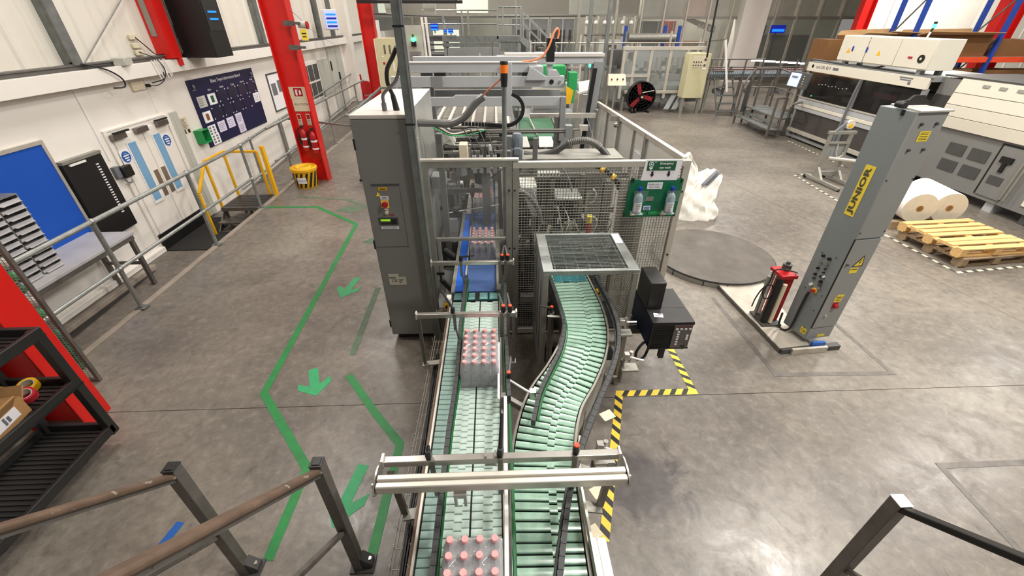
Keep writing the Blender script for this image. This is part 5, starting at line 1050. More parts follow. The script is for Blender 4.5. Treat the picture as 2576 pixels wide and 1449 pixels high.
for a, b, w_ in (((.14, 4.5, 1.55), (1.45, 4.5, 1.55), .06), ((.2, 4.4, .62), (1.5, 4.4, .62), .08), ((.2, 5.0, .95), (1.5, 5.0, .95), .08), ((-.6, 4.9, 1.25), (-.1, 4.9, 1.25), .05), ((.1, 4.1, 1.25), (.1, 6.0, 1.25), .08), ((-.58, 5.2, 1.6), (.15, 5.2, 1.6), .05), ((.25, 3.95, .3), (1.55, 3.95, .3), .08)): obj('cross_member', G().bar(a, b, w_), M['fgrey'], t, .004)
obj('deck_plate', G().box(.28, 1.40, 4.55, 4.95, 1.66, 1.72), M['alud'], t, .004); obj('front_plate', G().box(.28, 1.40, 4.54, 4.55, 1.55, 1.70), M['alud'], t)
obj('tall_panel', G().box(1.28, 1.58, 4.12, 4.14, .15, 1.62), M['alud'], t); obj('tall_panel', G().box(1.06, 1.16, 4.65, 4.67, .5, 1.62), M['gpile'], t); obj('tall_panel', G().box(1.18, 1.30, 4.75, 4.77, .5, 1.60), M['lgrey'], t)
obj('floor_tray', G().box(.2, 1.62, 3.8, 6.4, .02, .04), M['black'], t); obj('dark_bed', G().box(.18, 1.15, 4.15, 6.2, .35, .75), M['black'], t, .01); obj('dark_sheet', G().box(.20, 1.2, 5.3, 5.32, .75, 1.55), M['dgrey'], t)  # black tray, bed and sheet put in to make the interior look dark
obj('back_sheet', G().box(-.70, .1, 6.25, 6.28, .1, 1.7), M['steeld'], t)
t = thing('pneumatic_block', 'pale perforated valve plate with hoses behind the wire mesh', 'valve plate', (.55, 4.2, 1.6))
obj('plate', G().box(.42, .64, 4.12, 4.20, 1.66, 1.70), M['gpile'], t)
for k in range(6): obj('hole', G().cyl((.455+k*.033, 4.115, 1.68), (.455+k*.033, 4.121, 1.68), .007, 8), M['black'], t)
obj('slab', G().box(.24, .40, 4.0, 4.3, 1.54, 1.60), M['gpile'], t); obj('slope_cover', G().prism([(.24, 3.98, 1.60), (.36, 3.98, 1.60), (.46, 4.0, 1.28), (.36, 4.0, 1.28)], (0,0,0), (0, .16, 0)), M['lgrey'], t, .005)
obj('hose', G().tube(curve([(.20, 3.95, 1.58), (.28, 3.92, 1.56), (.36, 3.92, 1.48), (.42, 3.95, 1.36), (.46, 4.0, 1.2)]), .025, 10), M['hosel'], t)
obj('hose', G().tube(curve([(.50, 4.2, 1.80), (.66, 4.15, 1.74), (.74, 4.12, 1.62), (.78, 4.12, 1.5)]), .010, 8), M['inkg'], t); obj('hose', G().tube(curve([(.96, 4.0, 1.58), (1.0, 3.98, 1.52), (.98, 3.98, 1.44), (.95, 4.0, 1.42)]), .007, 6), M['gpile'], t)
t = thing('sealing_head', 'flat grey sealing plate on arms in the middle of the mesh guard', 'press head', (.75, 4.2, 1.3))
obj('plate', G().box(.60, .88, 4.05, 4.35, 1.42, 1.46), M['galv'], t, .012); obj('ram', G().box(.68, .82, 4.15, 4.25, 1.22, 1.42), M['black'], t, .005)
for x in (.585, .90): obj('pillar', G().box(x-.022, x+.022, 4.2, 4.25, .7, 1.65), M['steeld'], t)
obj('arm', G().cyl((.62, 4.0, 1.38), (.72, 4.0, .98), .010, 8).cyl((.80, 4.0, 1.24), (.88, 4.0, 1.06), .008, 8), M['alu'], t)
obj('tag', G().box(.33, .345, 3.95, 3.955, 1.20, 1.27), M['paper'], t); obj('tag', G().box(.62, .635, 3.95, 3.955, 1.22, 1.28), M['paper'], t); obj('tag', G().cb((.53, 3.95, 1.15), (.03, .01, .10), 0, 0, R(15)), M['cream'], t)
obj('collar', G().cyl((.97, 4.05, 1.18), (.97, 4.05, 1.26), .032, 14), M['ylabel'], t); obj('stem', G().cyl((.97, 4.05, 1.07), (.97, 4.05, 1.18), .03, 14), M['redd'], t)
obj('cross_rod', G().cyl((.3, 3.95, 1.02), (1.2, 3.95, 1.05), .012, 8), M['steel'], t); obj('tray', G().box(.40, 1.2, 4.0, 4.2, .95, 1.0), M['alud'], t)
for x in (.28, .36, .5, .72, .82, 1.1): obj('cylinder', G().cyl((x, 4.05+.1*math.sin(x*30), .55), (x, 4.05+.1*math.sin(x*30), 1.0+.1*math.cos(x*17)), .025, 10), M['steeld'] if int(x*100) % 3 else M['black'], t)
random.seed(5)
for k in range(26):
    x = .22+random.random()*1.0; z = .4+random.random()*.75; y = 4.0+random.random()*.6; s = .03+random.random()*.06
    obj('fitting', G().cb((x, y, z), (s*1.4, s, s), random.random()), M[random.choice(['mgrey', 'steeld', 'black', 'dgrey', 'steel'])], t, .003)
for k in range(7):
    x = .25+.15*k; obj('air_line', G().tube(curve([(x, 4.1, 1.5-.05*k), (x+.05, 4.0, 1.2), (x-.03, 3.98, .95), (x+.06, 4.05, .7)]), .006, 6), M['gpile'] if k % 2 else M['black'], t)
t = thing('cable_elbow', 'yellow wrapped black elbow hose at the right of the mesh guard', 'hose', (1.2, 4.2, 1.6))
obj('hose', G().tube(curve([(1.02, 4.3, 1.72), (1.12, 4.25, 1.70), (1.22, 4.2, 1.62), (1.36, 4.15, 1.50)]), .03, 10), M['black'], t); obj('yellow_band', G().cyl((1.08, 4.24, 1.69), (1.12, 4.22, 1.68), .034, 12).cyl((1.19, 4.18, 1.64), (1.22, 4.16, 1.62), .034, 12), M['yellow'], t)
# items seen through the clear guard door
t = thing('sensor_arm', 'thin pale rods and black sensor arms across the blue belt', 'sensor', (-.3, 5, .95))
obj('rod', G().cyl((-.62, 4.85, .98), (.03, 5.0, 1.02), .007, 8), M['white'], t); obj('rod', G().cyl((-.62, 5.5, 1.05), (-.36, 5.4, 1.02), .007, 8), M['white'], t)
obj('arm', G().tube(curve([(-.36, 5.4, 1.10), (-.325, 5.25, 1.0), (-.315, 5.0, .95), (-.315, 4.6, .93)]), .012, 8), M['black'], t)
obj('arm', G().bar((-.75, 5.0, 1.0), (-.48, 4.85, .98), .04), M['black'], t); obj('sensor', G().box(-.34, -.30, 5.45, 5.55, .95, 1.12), M['black'], t)
obj('sensor', G().box(-.06, .03, 5.85, 5.95, 1.18, 1.34), M['black'], t); obj('lead', G().tube(curve([(-.05, 5.85, 1.32), (-.14, 5.8, 1.30), (-.17, 5.75, 1.2), (-.10, 5.75, 1.12), (.0, 5.8, 1.16), (.04, 5.8, 1.2)]), .008, 6), M['black'], t)
obj('roller', G().cyl((-.55, 5.75, 1.05), (-.47, 5.75, 1.05), .035, 14).cyl((-.55, 5.75, .97), (-.47, 5.75, .97), .035, 14), M['white'], t)
t = thing('side_housing', 'dark drive housing left of the blue belt behind the clear door', 'housing', (-.6, 5, .4))
obj('housing', G().box(-.66, -.46, 4.3, 5.0, .5, .86), M['dgrey'], t, .01); obj('plate', G().box(-.60, -.47, 4.55, 4.60, .86, 1.02), M['mgrey'], t); obj('motor', G().cyl((-.60, 4.2, .80), (-.47, 4.12, .74), .045, 14), M['black'], t)
obj('sheet', G().box(-.62, -.46, 3.4, 4.2, .55, .58), M['mgrey'], t); obj('wing_knob', G().cyl((-.53, 3.3, .95), (-.53, 3.3, 1.02), .012, 8).box(-.565, -.495, 3.295, 3.305, 1.02, 1.045), M['black'], t); obj('knob_bracket', G().prism([(-.55, 3.3, .95), (-.50, 3.3, .95), (-.44, 3.3, .86), (-.44, 3.3, .80)], (0,0,0), (0,.03,0)), M['black'], t)
random.seed(9)
for k in range(16):
    s = .03+random.random()*.06; obj('fitting', G().cb((-.66+random.random()*.2, 5.0+random.random()*1.0, .75+random.random()*.6), (s, s, s*1.4), random.random()), M[random.choice(['black', 'dgrey', 'steeld', 'mgrey'])], t, .003)
for x in (-.56, -.50): obj('profile', G().box(x-.015, x+.015, 5.4, 5.44, .3, 1.5), M['mgrey'], t)
# upper interior seen over the guard
t = thing('valve_bank', 'bank of small grey valves with curled air lines above the guard door', 'valves', (-.15, 4.9, 1.4))
for k in range(4): obj('valve', G().box(-.26+k*.075, -.215+k*.075, 4.6, 4.66, 1.55, 1.74), M['mgrey'], t, .004); 
for k in range(4): obj('air_line', G().tube(curve([(-.235+k*.075, 4.63, 1.74), (-.25+k*.07, 4.65, 1.84), (-.32+k*.08, 4.8, 1.93), (-.36+k*.08, 4.9, 1.95)]), .006, 6), M['black'], t)
for k in range(4): obj('chrome_roll', G().cyl((-.30, 5.0+.25*k, 1.48), (.10, 5.0+.25*k, 1.48), .03, 12), M['steel'], t)
obj('white_box', G().box(-.40, -.31, 4.65, 4.80, 1.60, 1.85), M['cream'], t, .006); obj('drive_box', G().box(-.70, -.55, 4.4, 4.6, 1.45, 1.58), M['mgrey'], t, .006); obj('cover', G().prism([(-.70, 5.2, 1.75), (-.62, 5.2, 1.95), (-.50, 5.2, 1.70)], (0,0,0), (0,.3,0)), M['gpile'], t)
random.seed(21)
for k in range(34):
    s = .03+random.random()*.07; x = -.68+random.random()*.75
    obj('fitting', G().cb((x, 4.7+random.random()*1.2, 1.35+random.random()*.45), (s, s, s*1.6), random.random()), M[random.choice(['black', 'dgrey', 'steeld', 'mgrey', 'lgrey', 'steel'])], t, .003)
for k in range(6): obj('rail', G().box(-.62, .1, 5.0+k*.2, 5.03+k*.2, 1.66+.02*(k % 2), 1.69+.02*(k % 2)), M['steel'], t)
for k in range(5): obj('cable', G().tube(curve([(-.68, 4.8+.1*k, 2.0), (-.5, 4.75+.1*k, 1.93-.015*k), (-.3, 4.8+.1*k, 1.92), (-.1, 4.9, 1.95)]), .007, 6), M[('greenm', 'black', 'cream', 'inkg', 'black')[k]], t)
# ================================================================== stair handrails in front
def newel(x, y, h, label, cap):
    t = thing('stair_handrail', label, 'handrail', (x, y, 0), 'stair handrails')
    obj('newel_post', G().box(x-.03, x+.03, y-.03, y+.03, 0, h), M['post'], t, .004); obj('base_plate', G().box(x-.05, x+.10, y-.05, y+.06, 0, .012), M['dgrey'], t)
    b_ = obj('foot_bracket', G().prism([(x+.03, y-.02, 0), (x+.09, y-.02, 0), (x+.09, y-.02, .05), (x+.03, y-.02, .12)], (0,0,0), (0,.06,0)), M['dgrey'], t); obj('bolt', G().cyl((x+.075, y+.01, .05), (x+.075, y+.01, .075), .012, 8), M['steel'], b_)
    if cap: obj('end_cap', G().box(x-.031, x+.031, y-.031, y+.031, h, h+.006).box(x-.02, x+.02, y-.02, y+.02, h+.006, h+.010), M['black'], t, .003)
    else: obj('end_plate', G().box(x-.031, x+.031, y-.031, y+.031, h, h+.004), M['alu'], t)
    return t
for x, lb in ((-1.67, 'left stair handrail with a black capped grey post and worn brown rail'), (-.945, 'middle stair handrail with a black capped grey post beside the left conveyor')):
    t = newel(x, 1.33, 1.10, lb, True)
    obj('handrail', G().bar((x, 1.32, 1.045), (x, .1, 2.27), .055, .032), M['brown'], t, .012)
    obj('rail_underside', G().bar((x, 1.315, 1.02), (x, .1, 2.24), .03, .02), M['post'], t)
    obj('knee_rail', G().bar((x, 1.31, .46), (x, .1, 1.68), .03), M['post'], t, .006)
t = newel(1.83, 1.0, 1.14, 'right stair handrail with a grey square post and black rail', False)
obj('handrail', G().bar((1.83, .98, 1.11), (1.83, .1, 1.86), .05, .03), M['black'], t, .006); obj('knee_rail', G().bar((1.83, 1.0, .5), (1.83, .1, 1.3), .03), M['post'], t, .006)
# ================================================================== floor markings
def tape(label, pts, w, m, cat='floor tape', group=None, z=.0005): return tag(obj('floor_tape', G().strip(pts, w, z, .0018), m), label, cat, group)
tape('long zigzag green floor tape left of the grey cabinet', [(-4.43, 7.6), (-3.42, 7.6), (-2.45, 6.76), (-2.26, 2.87), (-1.55, 2.05), (-1.56, 1.38)], .07, M['greentape'])
tape('green floor tape running beside the left conveyor to the stairs', [(-1.52, 3.08), (-1.15, 2.6), (-.855, 2.25), (-.88, 1.38)], .07, M['greentape'])
tape('faded green floor tape by the foot of the grey cabinet', [(-1.60, 4.7), (-1.57, 3.38)], .07, M['greenlight'])
tape('faded green floor tape beyond the spill kit tub', [(-4.0, 8.15), (-2.95, 7.95), (-2.0, 7.2)], .06, M['greenlight'])
for i, (x, y, L, a) in enumerate(((-1.98, 4.72, .5, .17), (-1.83, 3.0, .40, -.40), (-1.155, 1.82, .50, .18))):
    g = G(); c, s = math.cos(a), math.sin(a)
    def P(u, v): return (x+c*u+s*v*1, y-s*u*1+c*v)
    g.flat([P(-.045, L/2), P(-.045, -L*.12), P(-.15, .03), P(-.15, -.09) if 0 else P(-.15, -.06), P(0, -L/2), P(.15, -.06), P(.15, .03), P(.045, -L*.12), P(.045, L/2)], .0005, .0018)
    tag(obj('floor_arrow', g, M['greenarrow']), ('green floor arrow nearest the grey cabinet', 'green floor arrow in the middle of the walkway', 'green floor arrow behind the stair handrail')[i], 'floor arrow', 'green floor arrows')
for i, (x, y, r) in enumerate(((-2.75, 7.45, .16), (-2.0, 6.1, .10))): tag(obj('paint_patch', G().flat([(x+r*1.8*math.cos(k*.524)*(.8+.3*math.sin(k*2.1)), y+r*math.sin(k*.524)) for k in range(12)], .0005, .001), M['greenlight']), ('faded green paint patch inside the tape corner', 'small faded green paint patch left of the cabinet')[i], 'paint')
tape('short blue tape on the floor behind the stair handrails', [(-2.29, 1.66), (-2.32, 1.50)], .06, M['bluesign'])
# hazard tape: yellow band with black diagonal bars
t = thing('hazard_tape', 'yellow and black hazard tape stepping round the right conveyor', 'hazard tape', (1.1, 2.7, 0))
hp = [Vector((1.845, 3.35)), Vector((1.845, 2.735)), Vector((1.13, 2.735)), Vector((.92, 2.10)), Vector((.685, 1.42))]
obj('band', G().strip([tuple(p) for p in hp], .07, .0005, .0015), M['hazard'], t)
g = None
for a, b in zip(hp, hp[1:]):
    d = (b-a); L = d.length; d = d/L; nn = Vector((-d.y, d.x)); s = .03
    while s < L-.09:
        p = a+d*s; q = [p-nn*.035, p+d*.05-nn*.035, p+d*.10+nn*.035, p+d*.05+nn*.035]
        obj('black_bar', G().flat([(v.x, v.y) for v in q], .002, .0008), M['black'], t); s += .115
tape('worn grey tape outline on the floor around the pallet wrapper column', [(2.74, 4.3), (2.76, 2.92), (3.95, 2.90), (3.93, 3.75)], .05, M['post'])
tape('worn grey tape outline on the floor at the right edge', [(3.46, 1.2), (3.5, 1.88), (4.5, 1.885)], .05, M['post'])
def dashes(label, pts):
    t = thing('dashed_tape', label, 'floor tape', (pts[0][0], pts[0][1], 0), 'white dashed floor tapes')
    for a, b in zip(pts, pts[1:]):
        a = Vector(a); b = Vector(b); d = b-a; L = d.length; d /= L; s = 0
        obj('band', G().strip([tuple(a), tuple(b)], .05, .0005, .001), M['dgrey'], t)
        while s < L-.1: obj('dash', G().strip([tuple(a+d*s), tuple(a+d*(s+.09))], .046, .0017, .0008), M['cream'], t); s += .17
dashes('white dashed floor tape along the front of the large packer', [(8.55, 12.2), (8.4, 9.6)]); dashes('white dashed floor tape around the steel easel', [(7.4, 9.19), (6.82, 9.13), (6.68, 7.5)]); dashes('white dashed floor tape around the stacked pallets', [(6.40, 6.0), (6.45, 4.78), (7.9, 4.95)])
# ================================================================== pallet wrapper
t = thing('pallet_wrapper', 'blue grey pallet wrapping machine with a JUNIOR column and round turntable', 'pallet wrapper', (3.2, 4.4, 0))
TX, TY, TR = 3.16, 5.32, .84
obj('turntable', G().lathe([(0, .055), (TR, .055), (TR, .085), (0, .085)], (TX, TY, 0), 64), M['disc'], t)
obj('rim_band', G().lathe([(TR+.013, .066), (TR+.013, .078), (TR+.0005, .078), (TR+.0005, .066), (TR+.013, .066)], (TX, TY, 0), 64), M['black'], t)
obj('skirt', G().lathe([(TR+.012, 0), (TR+.012, .07), (TR+.001, .07), (TR+.001, 0), (TR+.012, 0)], (TX, TY, 0), 64), M['alud'], t)
for a in (-2.6, -2.1, -1.75): obj('skirt_joint', G().cb((TX+(TR+.014)*math.cos(a), TY+(TR+.014)*math.sin(a), .035), (.006, .012, .07), a), M['black'], t)
obj('base_plate', G().flat([(2.905, 4.56), (2.985, 3.24), (3.33, 3.25), (3.52, 4.5), (3.5, 4.6)], 0, .05), M['basep'], t, .003)
obj('front_channel', G().flat([(2.985, 3.215), (3.66, 3.265), (3.66, 3.33), (2.985, 3.25)], 0, .055), M['dgrey'], t); obj('front_plate', G().flat([(3.09, 3.20), (3.49, 3.23), (3.49, 3.26), (3.09, 3.23)], .0, .07), M['basep'], t); obj('blue_tab', G().box(3.33, 3.47, 3.26, 3.29, .055, .11), M['bluesign'], t)
obj('base_edge', G().bar((2.90, 4.56, .025), (2.98, 3.24, .025), .012, .05), M['steeld'], t)
# column: slightly turned plan
A_, B_, C_, D_ = Vector((3.225, 3.63)), Vector((3.285, 3.33)), Vector((3.57, 3.37)), Vector((3.51, 3.67))
ct = 2.39; cb_ = .10
obj('column', G().flat([tuple(A_), tuple(B_), tuple(C_), tuple(D_)], cb_, ct-cb_), M['wgrey'], t, .005)
nL = Vector((B_.y-A_.y, -(B_.x-A_.x))).normalized(); nL = -nL if nL.x > 0 else nL       # outward normal of the control side
nR = Vector((C_.y-B_.y, -(C_.x-B_.x))).normalized(); nR = -nR if nR.y > 0 else nR        # outward normal of the door side
def onL(u, z, o=0.): p = A_.lerp(B_, u)+nL*o; return Vector((p.x, p.y, z))
def onR(u, z, o=0.): p = B_.lerp(C_, u)+nR*o; return Vector((p.x, p.y, z))
def patch(f, u0, u1, z0, z1, o, th, m, name, parent, bev=0): return obj(name, G().prism([f(u0, z0, o), f(u1, z0, o), f(u1, z1, o), f(u0, z1, o)], (0,0,0), (nL if f is onL else nR).to_3d()*th), m, parent, bev)
up_ = patch(onR, -.01, 1.01, 1.30, 2.39, .0, .012, M['wgrey2'], 'upper_cover', t, .003); dr = patch(onR, .03, 1.0, .26, 1.285, .0, .012, M['wgrey2'], 'door', t, .003); patch(onR, .0, .03, .26, 1.29, .001, .006, M['black'], 'door_seal', t)
patch(onR, .0, 1.0, .11, .25, .0, .008, M['wgrey2'], 'lower_cover', t)
for u in (.25, .75):
    for z in (2.30, 2.10): obj('screw', G().cyl(onR(u, z, .012), onR(u, z, .028), .012, 8), M['dgrey'], up_)
for u in (.04, .96):
    for z in (1.36, 1.85): obj('rivet', G().cyl(onR(u, z, .012), onR(u, z, .016), .008, 8), M['dgrey'], up_)
lb = patch(onR, .36, .72, 2.165, 2.245, .013, .002, M['ylabel'], 'label', up_)
for k in range(5): patch(onR, .40, .68-.02*(k % 2), 2.178+k*.013, 2.182+k*.013, .0155, .0006, M['ink'], 'print', up_)
tri = obj('warning_triangle', G().prism([onR(.38, 1.00, .013), onR(.78, 1.00, .013), onR(.68, 1.115, .013)], (0,0,0), nR.to_3d()*.002), M['ink'], dr); obj('triangle_face', G().prism([onR(.43, 1.008, .0155), onR(.735, 1.008, .0155), onR(.665, 1.098, .0155)], (0,0,0), nR.to_3d()*.001), M['ylabel'], dr)
obj('bolt_symbol', G().prism([onR(.61, 1.072, .017), onR(.645, 1.078, .017), onR(.61, 1.048, .017), onR(.64, 1.048, .017), onR(.59, 1.018, .017), onR(.60, 1.038, .017), onR(.575, 1.040, .017)], (0,0,0), nR.to_3d()*.001), M['ink'], dr)
patch(onR, .37, .68, .925, .985, .013, .002, M['ylabel'], 'label', dr); patch(onR, .40, .64, .965, .972, .0155, .0006, M['ink'], 'print', dr)
patch(onR, .36, .66, .585, .645, .013, .002, M['ylabel'], 'label', dr); patch(onR, .40, .68, .64, .67, .013, .002, M['ylabel'], 'label', dr)
for k in range(3): patch(onR, .42, .62, .60+k*.02, .606+k*.02, .0155, .0006, M['ink'], 'print', dr)
patch(onR, .40, .60, .505, .575, .012, .006, M['redd'], 'switch_plate', dr); obj('switch_knob', G().cyl(onR(.50, .54, .018), onR(.50, .54, .045), .022, 14), M['fanred'], dr)
obj('lock', G().cyl(onR(.14, 1.03, .012), onR(.14, 1.03, .03), .010, 8), M['dgrey'], dr); obj('lock', G().cyl(onR(.30, .42, .012), onR(.30, .42, .03), .011, 8), M['alu'], dr)
patch(onR, .42, .72, .125, .16, .009, .002, M['ylabel'], 'label', t)
pj = patch(onL, .36, .66, 1.47, 1.93, .0005, .003, M['ylabel'], 'name_panel', t); words('JUNIOR', onL(.51, 1.70, .0045), (0, 0, 1), tuple((A_-B_).to_3d()), .068, mat('olive_print', (86, 86, 58), .6), t, wide=.43, bold=.05)
def pin(u, z, r, L, m, name='button', n=12): return obj(name, G().cyl(onL(u, z, 0), onL(u, z, L), r, n), m, t)
for u, z, m, r in ((.35, 1.02, 'black', .014), (.36, .95, 'steel', .014), (.36, .88, 'black', .012), (.36, .81, 'black', .012), (.37, .765, 'dgrey', .013), (.38, .69, 'white', .016), (.58, 1.02, 'black', .016), (.57, .965, 'steel', .016), (.60, .91, 'black', .008), (.60, .87, 'black', .008), (.58, .82, 'black', .012), (.66, .83, 'white', .010), (.64, .77, 'black', .014), (.66, .735, 'dgrey', .016), (.70, .70, 'steel', .012)): pin(u, z, r, .022, M[m])
for u, z in ((.25, 1.04), (.75, 1.06), (.22, .62), (.86, .64), (.84, .45), (.80, .22)): pin(u, z, .006, .006, M['dgrey'], 'screw', 8)
pin(.56, .645, .030, .008, M['ylabel'], 'emergency_plate', 18); pin(.56, .645, .018, .04, M['fanred'], 'emergency_stop', 16)
pce = patch(onL, .70, .92, .145, .215, .001, .002, M['ylabel'], 'label', t); words('CE', onL(.81, .18, .004), tuple((B_-A_).to_3d()), (0, 0, 1), .035, M['ink'], t, .05)
obj('cable', G().tube(curve([onL(.42, .60, .006), onL(.42, .55, .02), onL(.40, .35, .02), onL(.40, .20, .022), onL(.36, .09, .03), onL(.2, .06, .05), onL(.05, .10, .07), onL(.0, .25, .07)]), .011, 8), M['black'], t)
obj('cap_plate', G().flat([tuple(B_.lerp(C_, -.02)+nR*.03), tuple(B_.lerp(C_, 1.06)+nR*.03), tuple(D_+Vector((.02, .02))), tuple(A_.lerp(D_, .35))], ct, .012), M['basep'], t)
obj('lifting_plate', G().prism([(3.27, 3.50, ct+.02), (3.57, 3.52, ct+.02), (3.57, 3.52, ct+.045), (3.50, 3.515, ct+.06), (3.46, 3.512, ct+.095), (3.38, 3.508, ct+.095), (3.34, 3.505, ct+.06), (3.27, 3.5, ct+.05)], (0,0,0), (0, .025, 0)), M['rubber'], t); obj('pulley', G().cyl((3.265, 3.44, ct+.03), (3.265, 3.52, ct+.03), .025, 12).cyl((3.262, 3.43, ct-.04), (3.262, 3.43, ct+.0), .014, 10), M['black'], t)
# film carriage beside the column
k0 = Vector((3.09, 3.83))
obj('carriage_body', G().box(3.105, 3.20, 3.70, 3.86, .08, .68), M['redd'], t, .006); obj('carriage_plate', G().box(2.99, 3.21, 3.62, 3.90, .055, .075), M['dgrey'], t); obj('carriage_roller', G().cyl((3.035, 3.69, .09), (3.035, 3.69, .66), .036, 16), M['rubber'], t); obj('carriage_roller', G().cyl((3.085, 3.655, .09), (3.085, 3.655, .60), .022, 14), M['cream'], t); obj('carriage_roller', G().cyl((2.985, 3.80, .09), (2.985, 3.80, .62), .018, 12), M['alud'], t); obj('carriage_roller', G().cyl((3.06, 3.86, .09), (3.06, 3.86, .64), .03, 14), M['white'], t)
obj('carriage_top', G().box(3.02, 3.20, 3.66, 3.88, .66, .70), M['redd'], t, .006); obj('carriage_motor', G().cyl((3.14, 3.80, .70), (3.14, 3.80, .77), .045, 14).cyl((3.14, 3.80, .77), (3.14, 3.80, .80), .02, 10), M['dgrey'], t)
obj('loose_cable', G().tube(curve([(3.17, 3.8, .72), (3.08, 3.72, .75), (2.98, 3.75, .72), (2.95, 3.72, .60), (2.90, 3.70, .48), (2.94, 3.68, .40), (3.0, 3.68, .46), (2.99, 3.72, .55), (2.93, 3.75, .50), (2.91, 3.78, .36), (2.93, 3.82, .2)]), .007, 6).tube(curve([(3.05, 3.7, .76), (3.15, 3.68, .74), (3.22, 3.72, .70)]), .007, 6), M['black'], t)
# ================================================================== white bulk bag
t = thing('bulk_bag', 'crumpled white woven bulk bag standing behind the guard corner', 'bag', (3.5, 6.75, 0))
def lobe(prof, y0, dep, nm, seed):
    """cloth lobe between left/right outlines at each height, bulging front and back, with creases"""
    random.seed(seed); ph = [random.random()*6.28 for _ in range(9)]; g = G(); rows = 26; n = 40; vs = []; fs = []
    zs_ = [p[0] for p in prof]
    def at(z, k):
        for a, b in zip(prof, prof[1:]):
            if z <= b[0]: u = (z-a[0])/(b[0]-a[0]); return a[k]+(b[k]-a[k])*u
        return prof[-1][k]
    for i in range(rows+1):
        u = i/rows; z = zs_[0]+(zs_[-1]-zs_[0])*u; l = at(z, 1); r = at(z, 2); d = dep*(1-.86*u**1.6)
        for k in range(n):
            a = 2*math.pi*k/n; cx_ = math.copysign(abs(math.cos(a))**.7, math.cos(a)); sy = math.copysign(abs(math.sin(a))**.6, math.sin(a))
            cr = .020*math.sin(9*cx_+6*u+ph[0])+.014*math.sin(17*cx_-11*u+ph[1])+.010*math.sin(5*cx_+23*u+ph[2])
            vs.append(((l+r)/2+(r-l)/2*cx_+.008*math.sin(20*u+ph[3]), y0+d*sy+cr*(1 if sy < 0 else -1)+.10*u, z+.015*math.sin(4*cx_+ph[4])*u))
    for i in range(rows):
        for k in range(n): fs.append((i*n+k, i*n+(k+1) % n, (i+1)*n+(k+1) % n, (i+1)*n+k))
    fs.append(tuple(range(rows*n, rows*n+n))); fs.append(tuple(range(n))[::-1]); g.add(vs, fs); return obj(nm, g, M['bag'], t)
lobe([(0, 3.17, 3.93), (.05, 3.15, 3.97), (.15, 3.16, 3.93), (.28, 3.20, 3.86), (.45, 3.26, 3.90), (.60, 3.36, 3.94), (.70, 3.46, 3.94), (.76, 3.56, 3.88), (.80, 3.66, 3.80)], 6.93, .25, 'sack', 3)
lobe([(.25, 3.14, 3.50), (.55, 3.15, 3.50), (.72, 3.17, 3.53), (.84, 3.19, 3.48), (.95, 3.22, 3.40), (1.02, 3.26, 3.36), (1.06, 3.30, 3.33)], 7.02, .20, 'twisted_neck', 5)
obj('strap', G().bar((3.55, 6.83, .60), (3.78, 6.92, .80), .06, .02).bar((3.62, 6.83, .60), (3.84, 6.94, .78), .05, .02), M['inkg'], t)
# ================================================================== pallets and film rolls
def pallet(loc, rz, label, m):
    t = thing('wooden_pallet', label, 'pallet', (0, 0, 0), 'stacked wooden pallets'); Lx, Ly = 1.2, 1.0
    for k in range(7): obj('deck_board', G().box(-Lx/2, Lx/2, -Ly/2+[0, .155, .27, .45, .58, .72, .88][k]-.0, -Ly/2+[0, .155, .27, .45, .58, .72, .88][k]+.10, .118, .140), m, t, .003)
    for k in range(3): x = -Lx/2+[0, .55, 1.1][k]; obj('stringer_board', G().box(x, x+.10, -Ly/2, Ly/2, .098, .118), m, t, .003)
    for k in range(3):
        for q in range(3): x = -Lx/2+[0, .55, 1.1][k]; y = -Ly/2+[0, .43, .86][q]; obj('block', G().box(x, x+.10, y, y+.14, .02, .098), m, t, .003)
    for q in range(3): y = -Ly/2+[0, .43, .86][q]; obj('bottom_board', G().box(-Lx/2, Lx/2, y+.02, y+.12, 0, .02), m, t, .003)
    t.location = loc; t.rotation_euler = (0, 0, rz); return t
pallet((7.14, 5.46, 0), R(6), 'lower worn brown pallet of the two stacked on the floor', M['woodo']); pallet((7.09, 5.47, .14), R(4), 'upper pale pine pallet of the two stacked on the floor', M['wood'])
for i, (x, lb) in enumerate(((6.92, 'left white film roll lying behind the stacked pallets'), (7.42, 'right white film roll lying behind the stacked pallets'))):
    t = thing('film_roll', lb, 'film roll', (x, 6.6, .14), 'white film rolls'); Mx = Matrix.Rotation(R(-90), 3, 'X') @ Matrix.Identity(3); Mx = Matrix.Rotation(R(-12), 3, 'Z') @ Mx
    c = (x, 6.15, .14+.25); obj('roll', G().lathe([(.245, .006), (.25, .02), (.25, .78), (.245, .80), (0, .80)], c, 40, Mx), M['film'], t); obj('roll_end', G().lathe([(.05, .004), (.245, .004), (.245, .008)], c, 40, Mx), M['filme'], t); obj('core', G().lathe([(.042, 0), (.052, 0), (.052, .1), (.042, .1), (.042, 0)], c, 20, Mx), M['card'], t); obj('bore', G().lathe([(0, .05), (.043, .05)], c, 16, Mx), M['dgrey'], t)
tag(obj('roll_pallet', G().box(6.62, 7.75, 6.2, 6.3, .0, .14).box(6.62, 7.75, 6.85, 6.95, .0, .14).box(6.62, 7.75, 6.5, 6.62, .1, .14), M['woodo'], bev=.003), 'worn low wooden pallet under the two white film rolls', 'pallet')
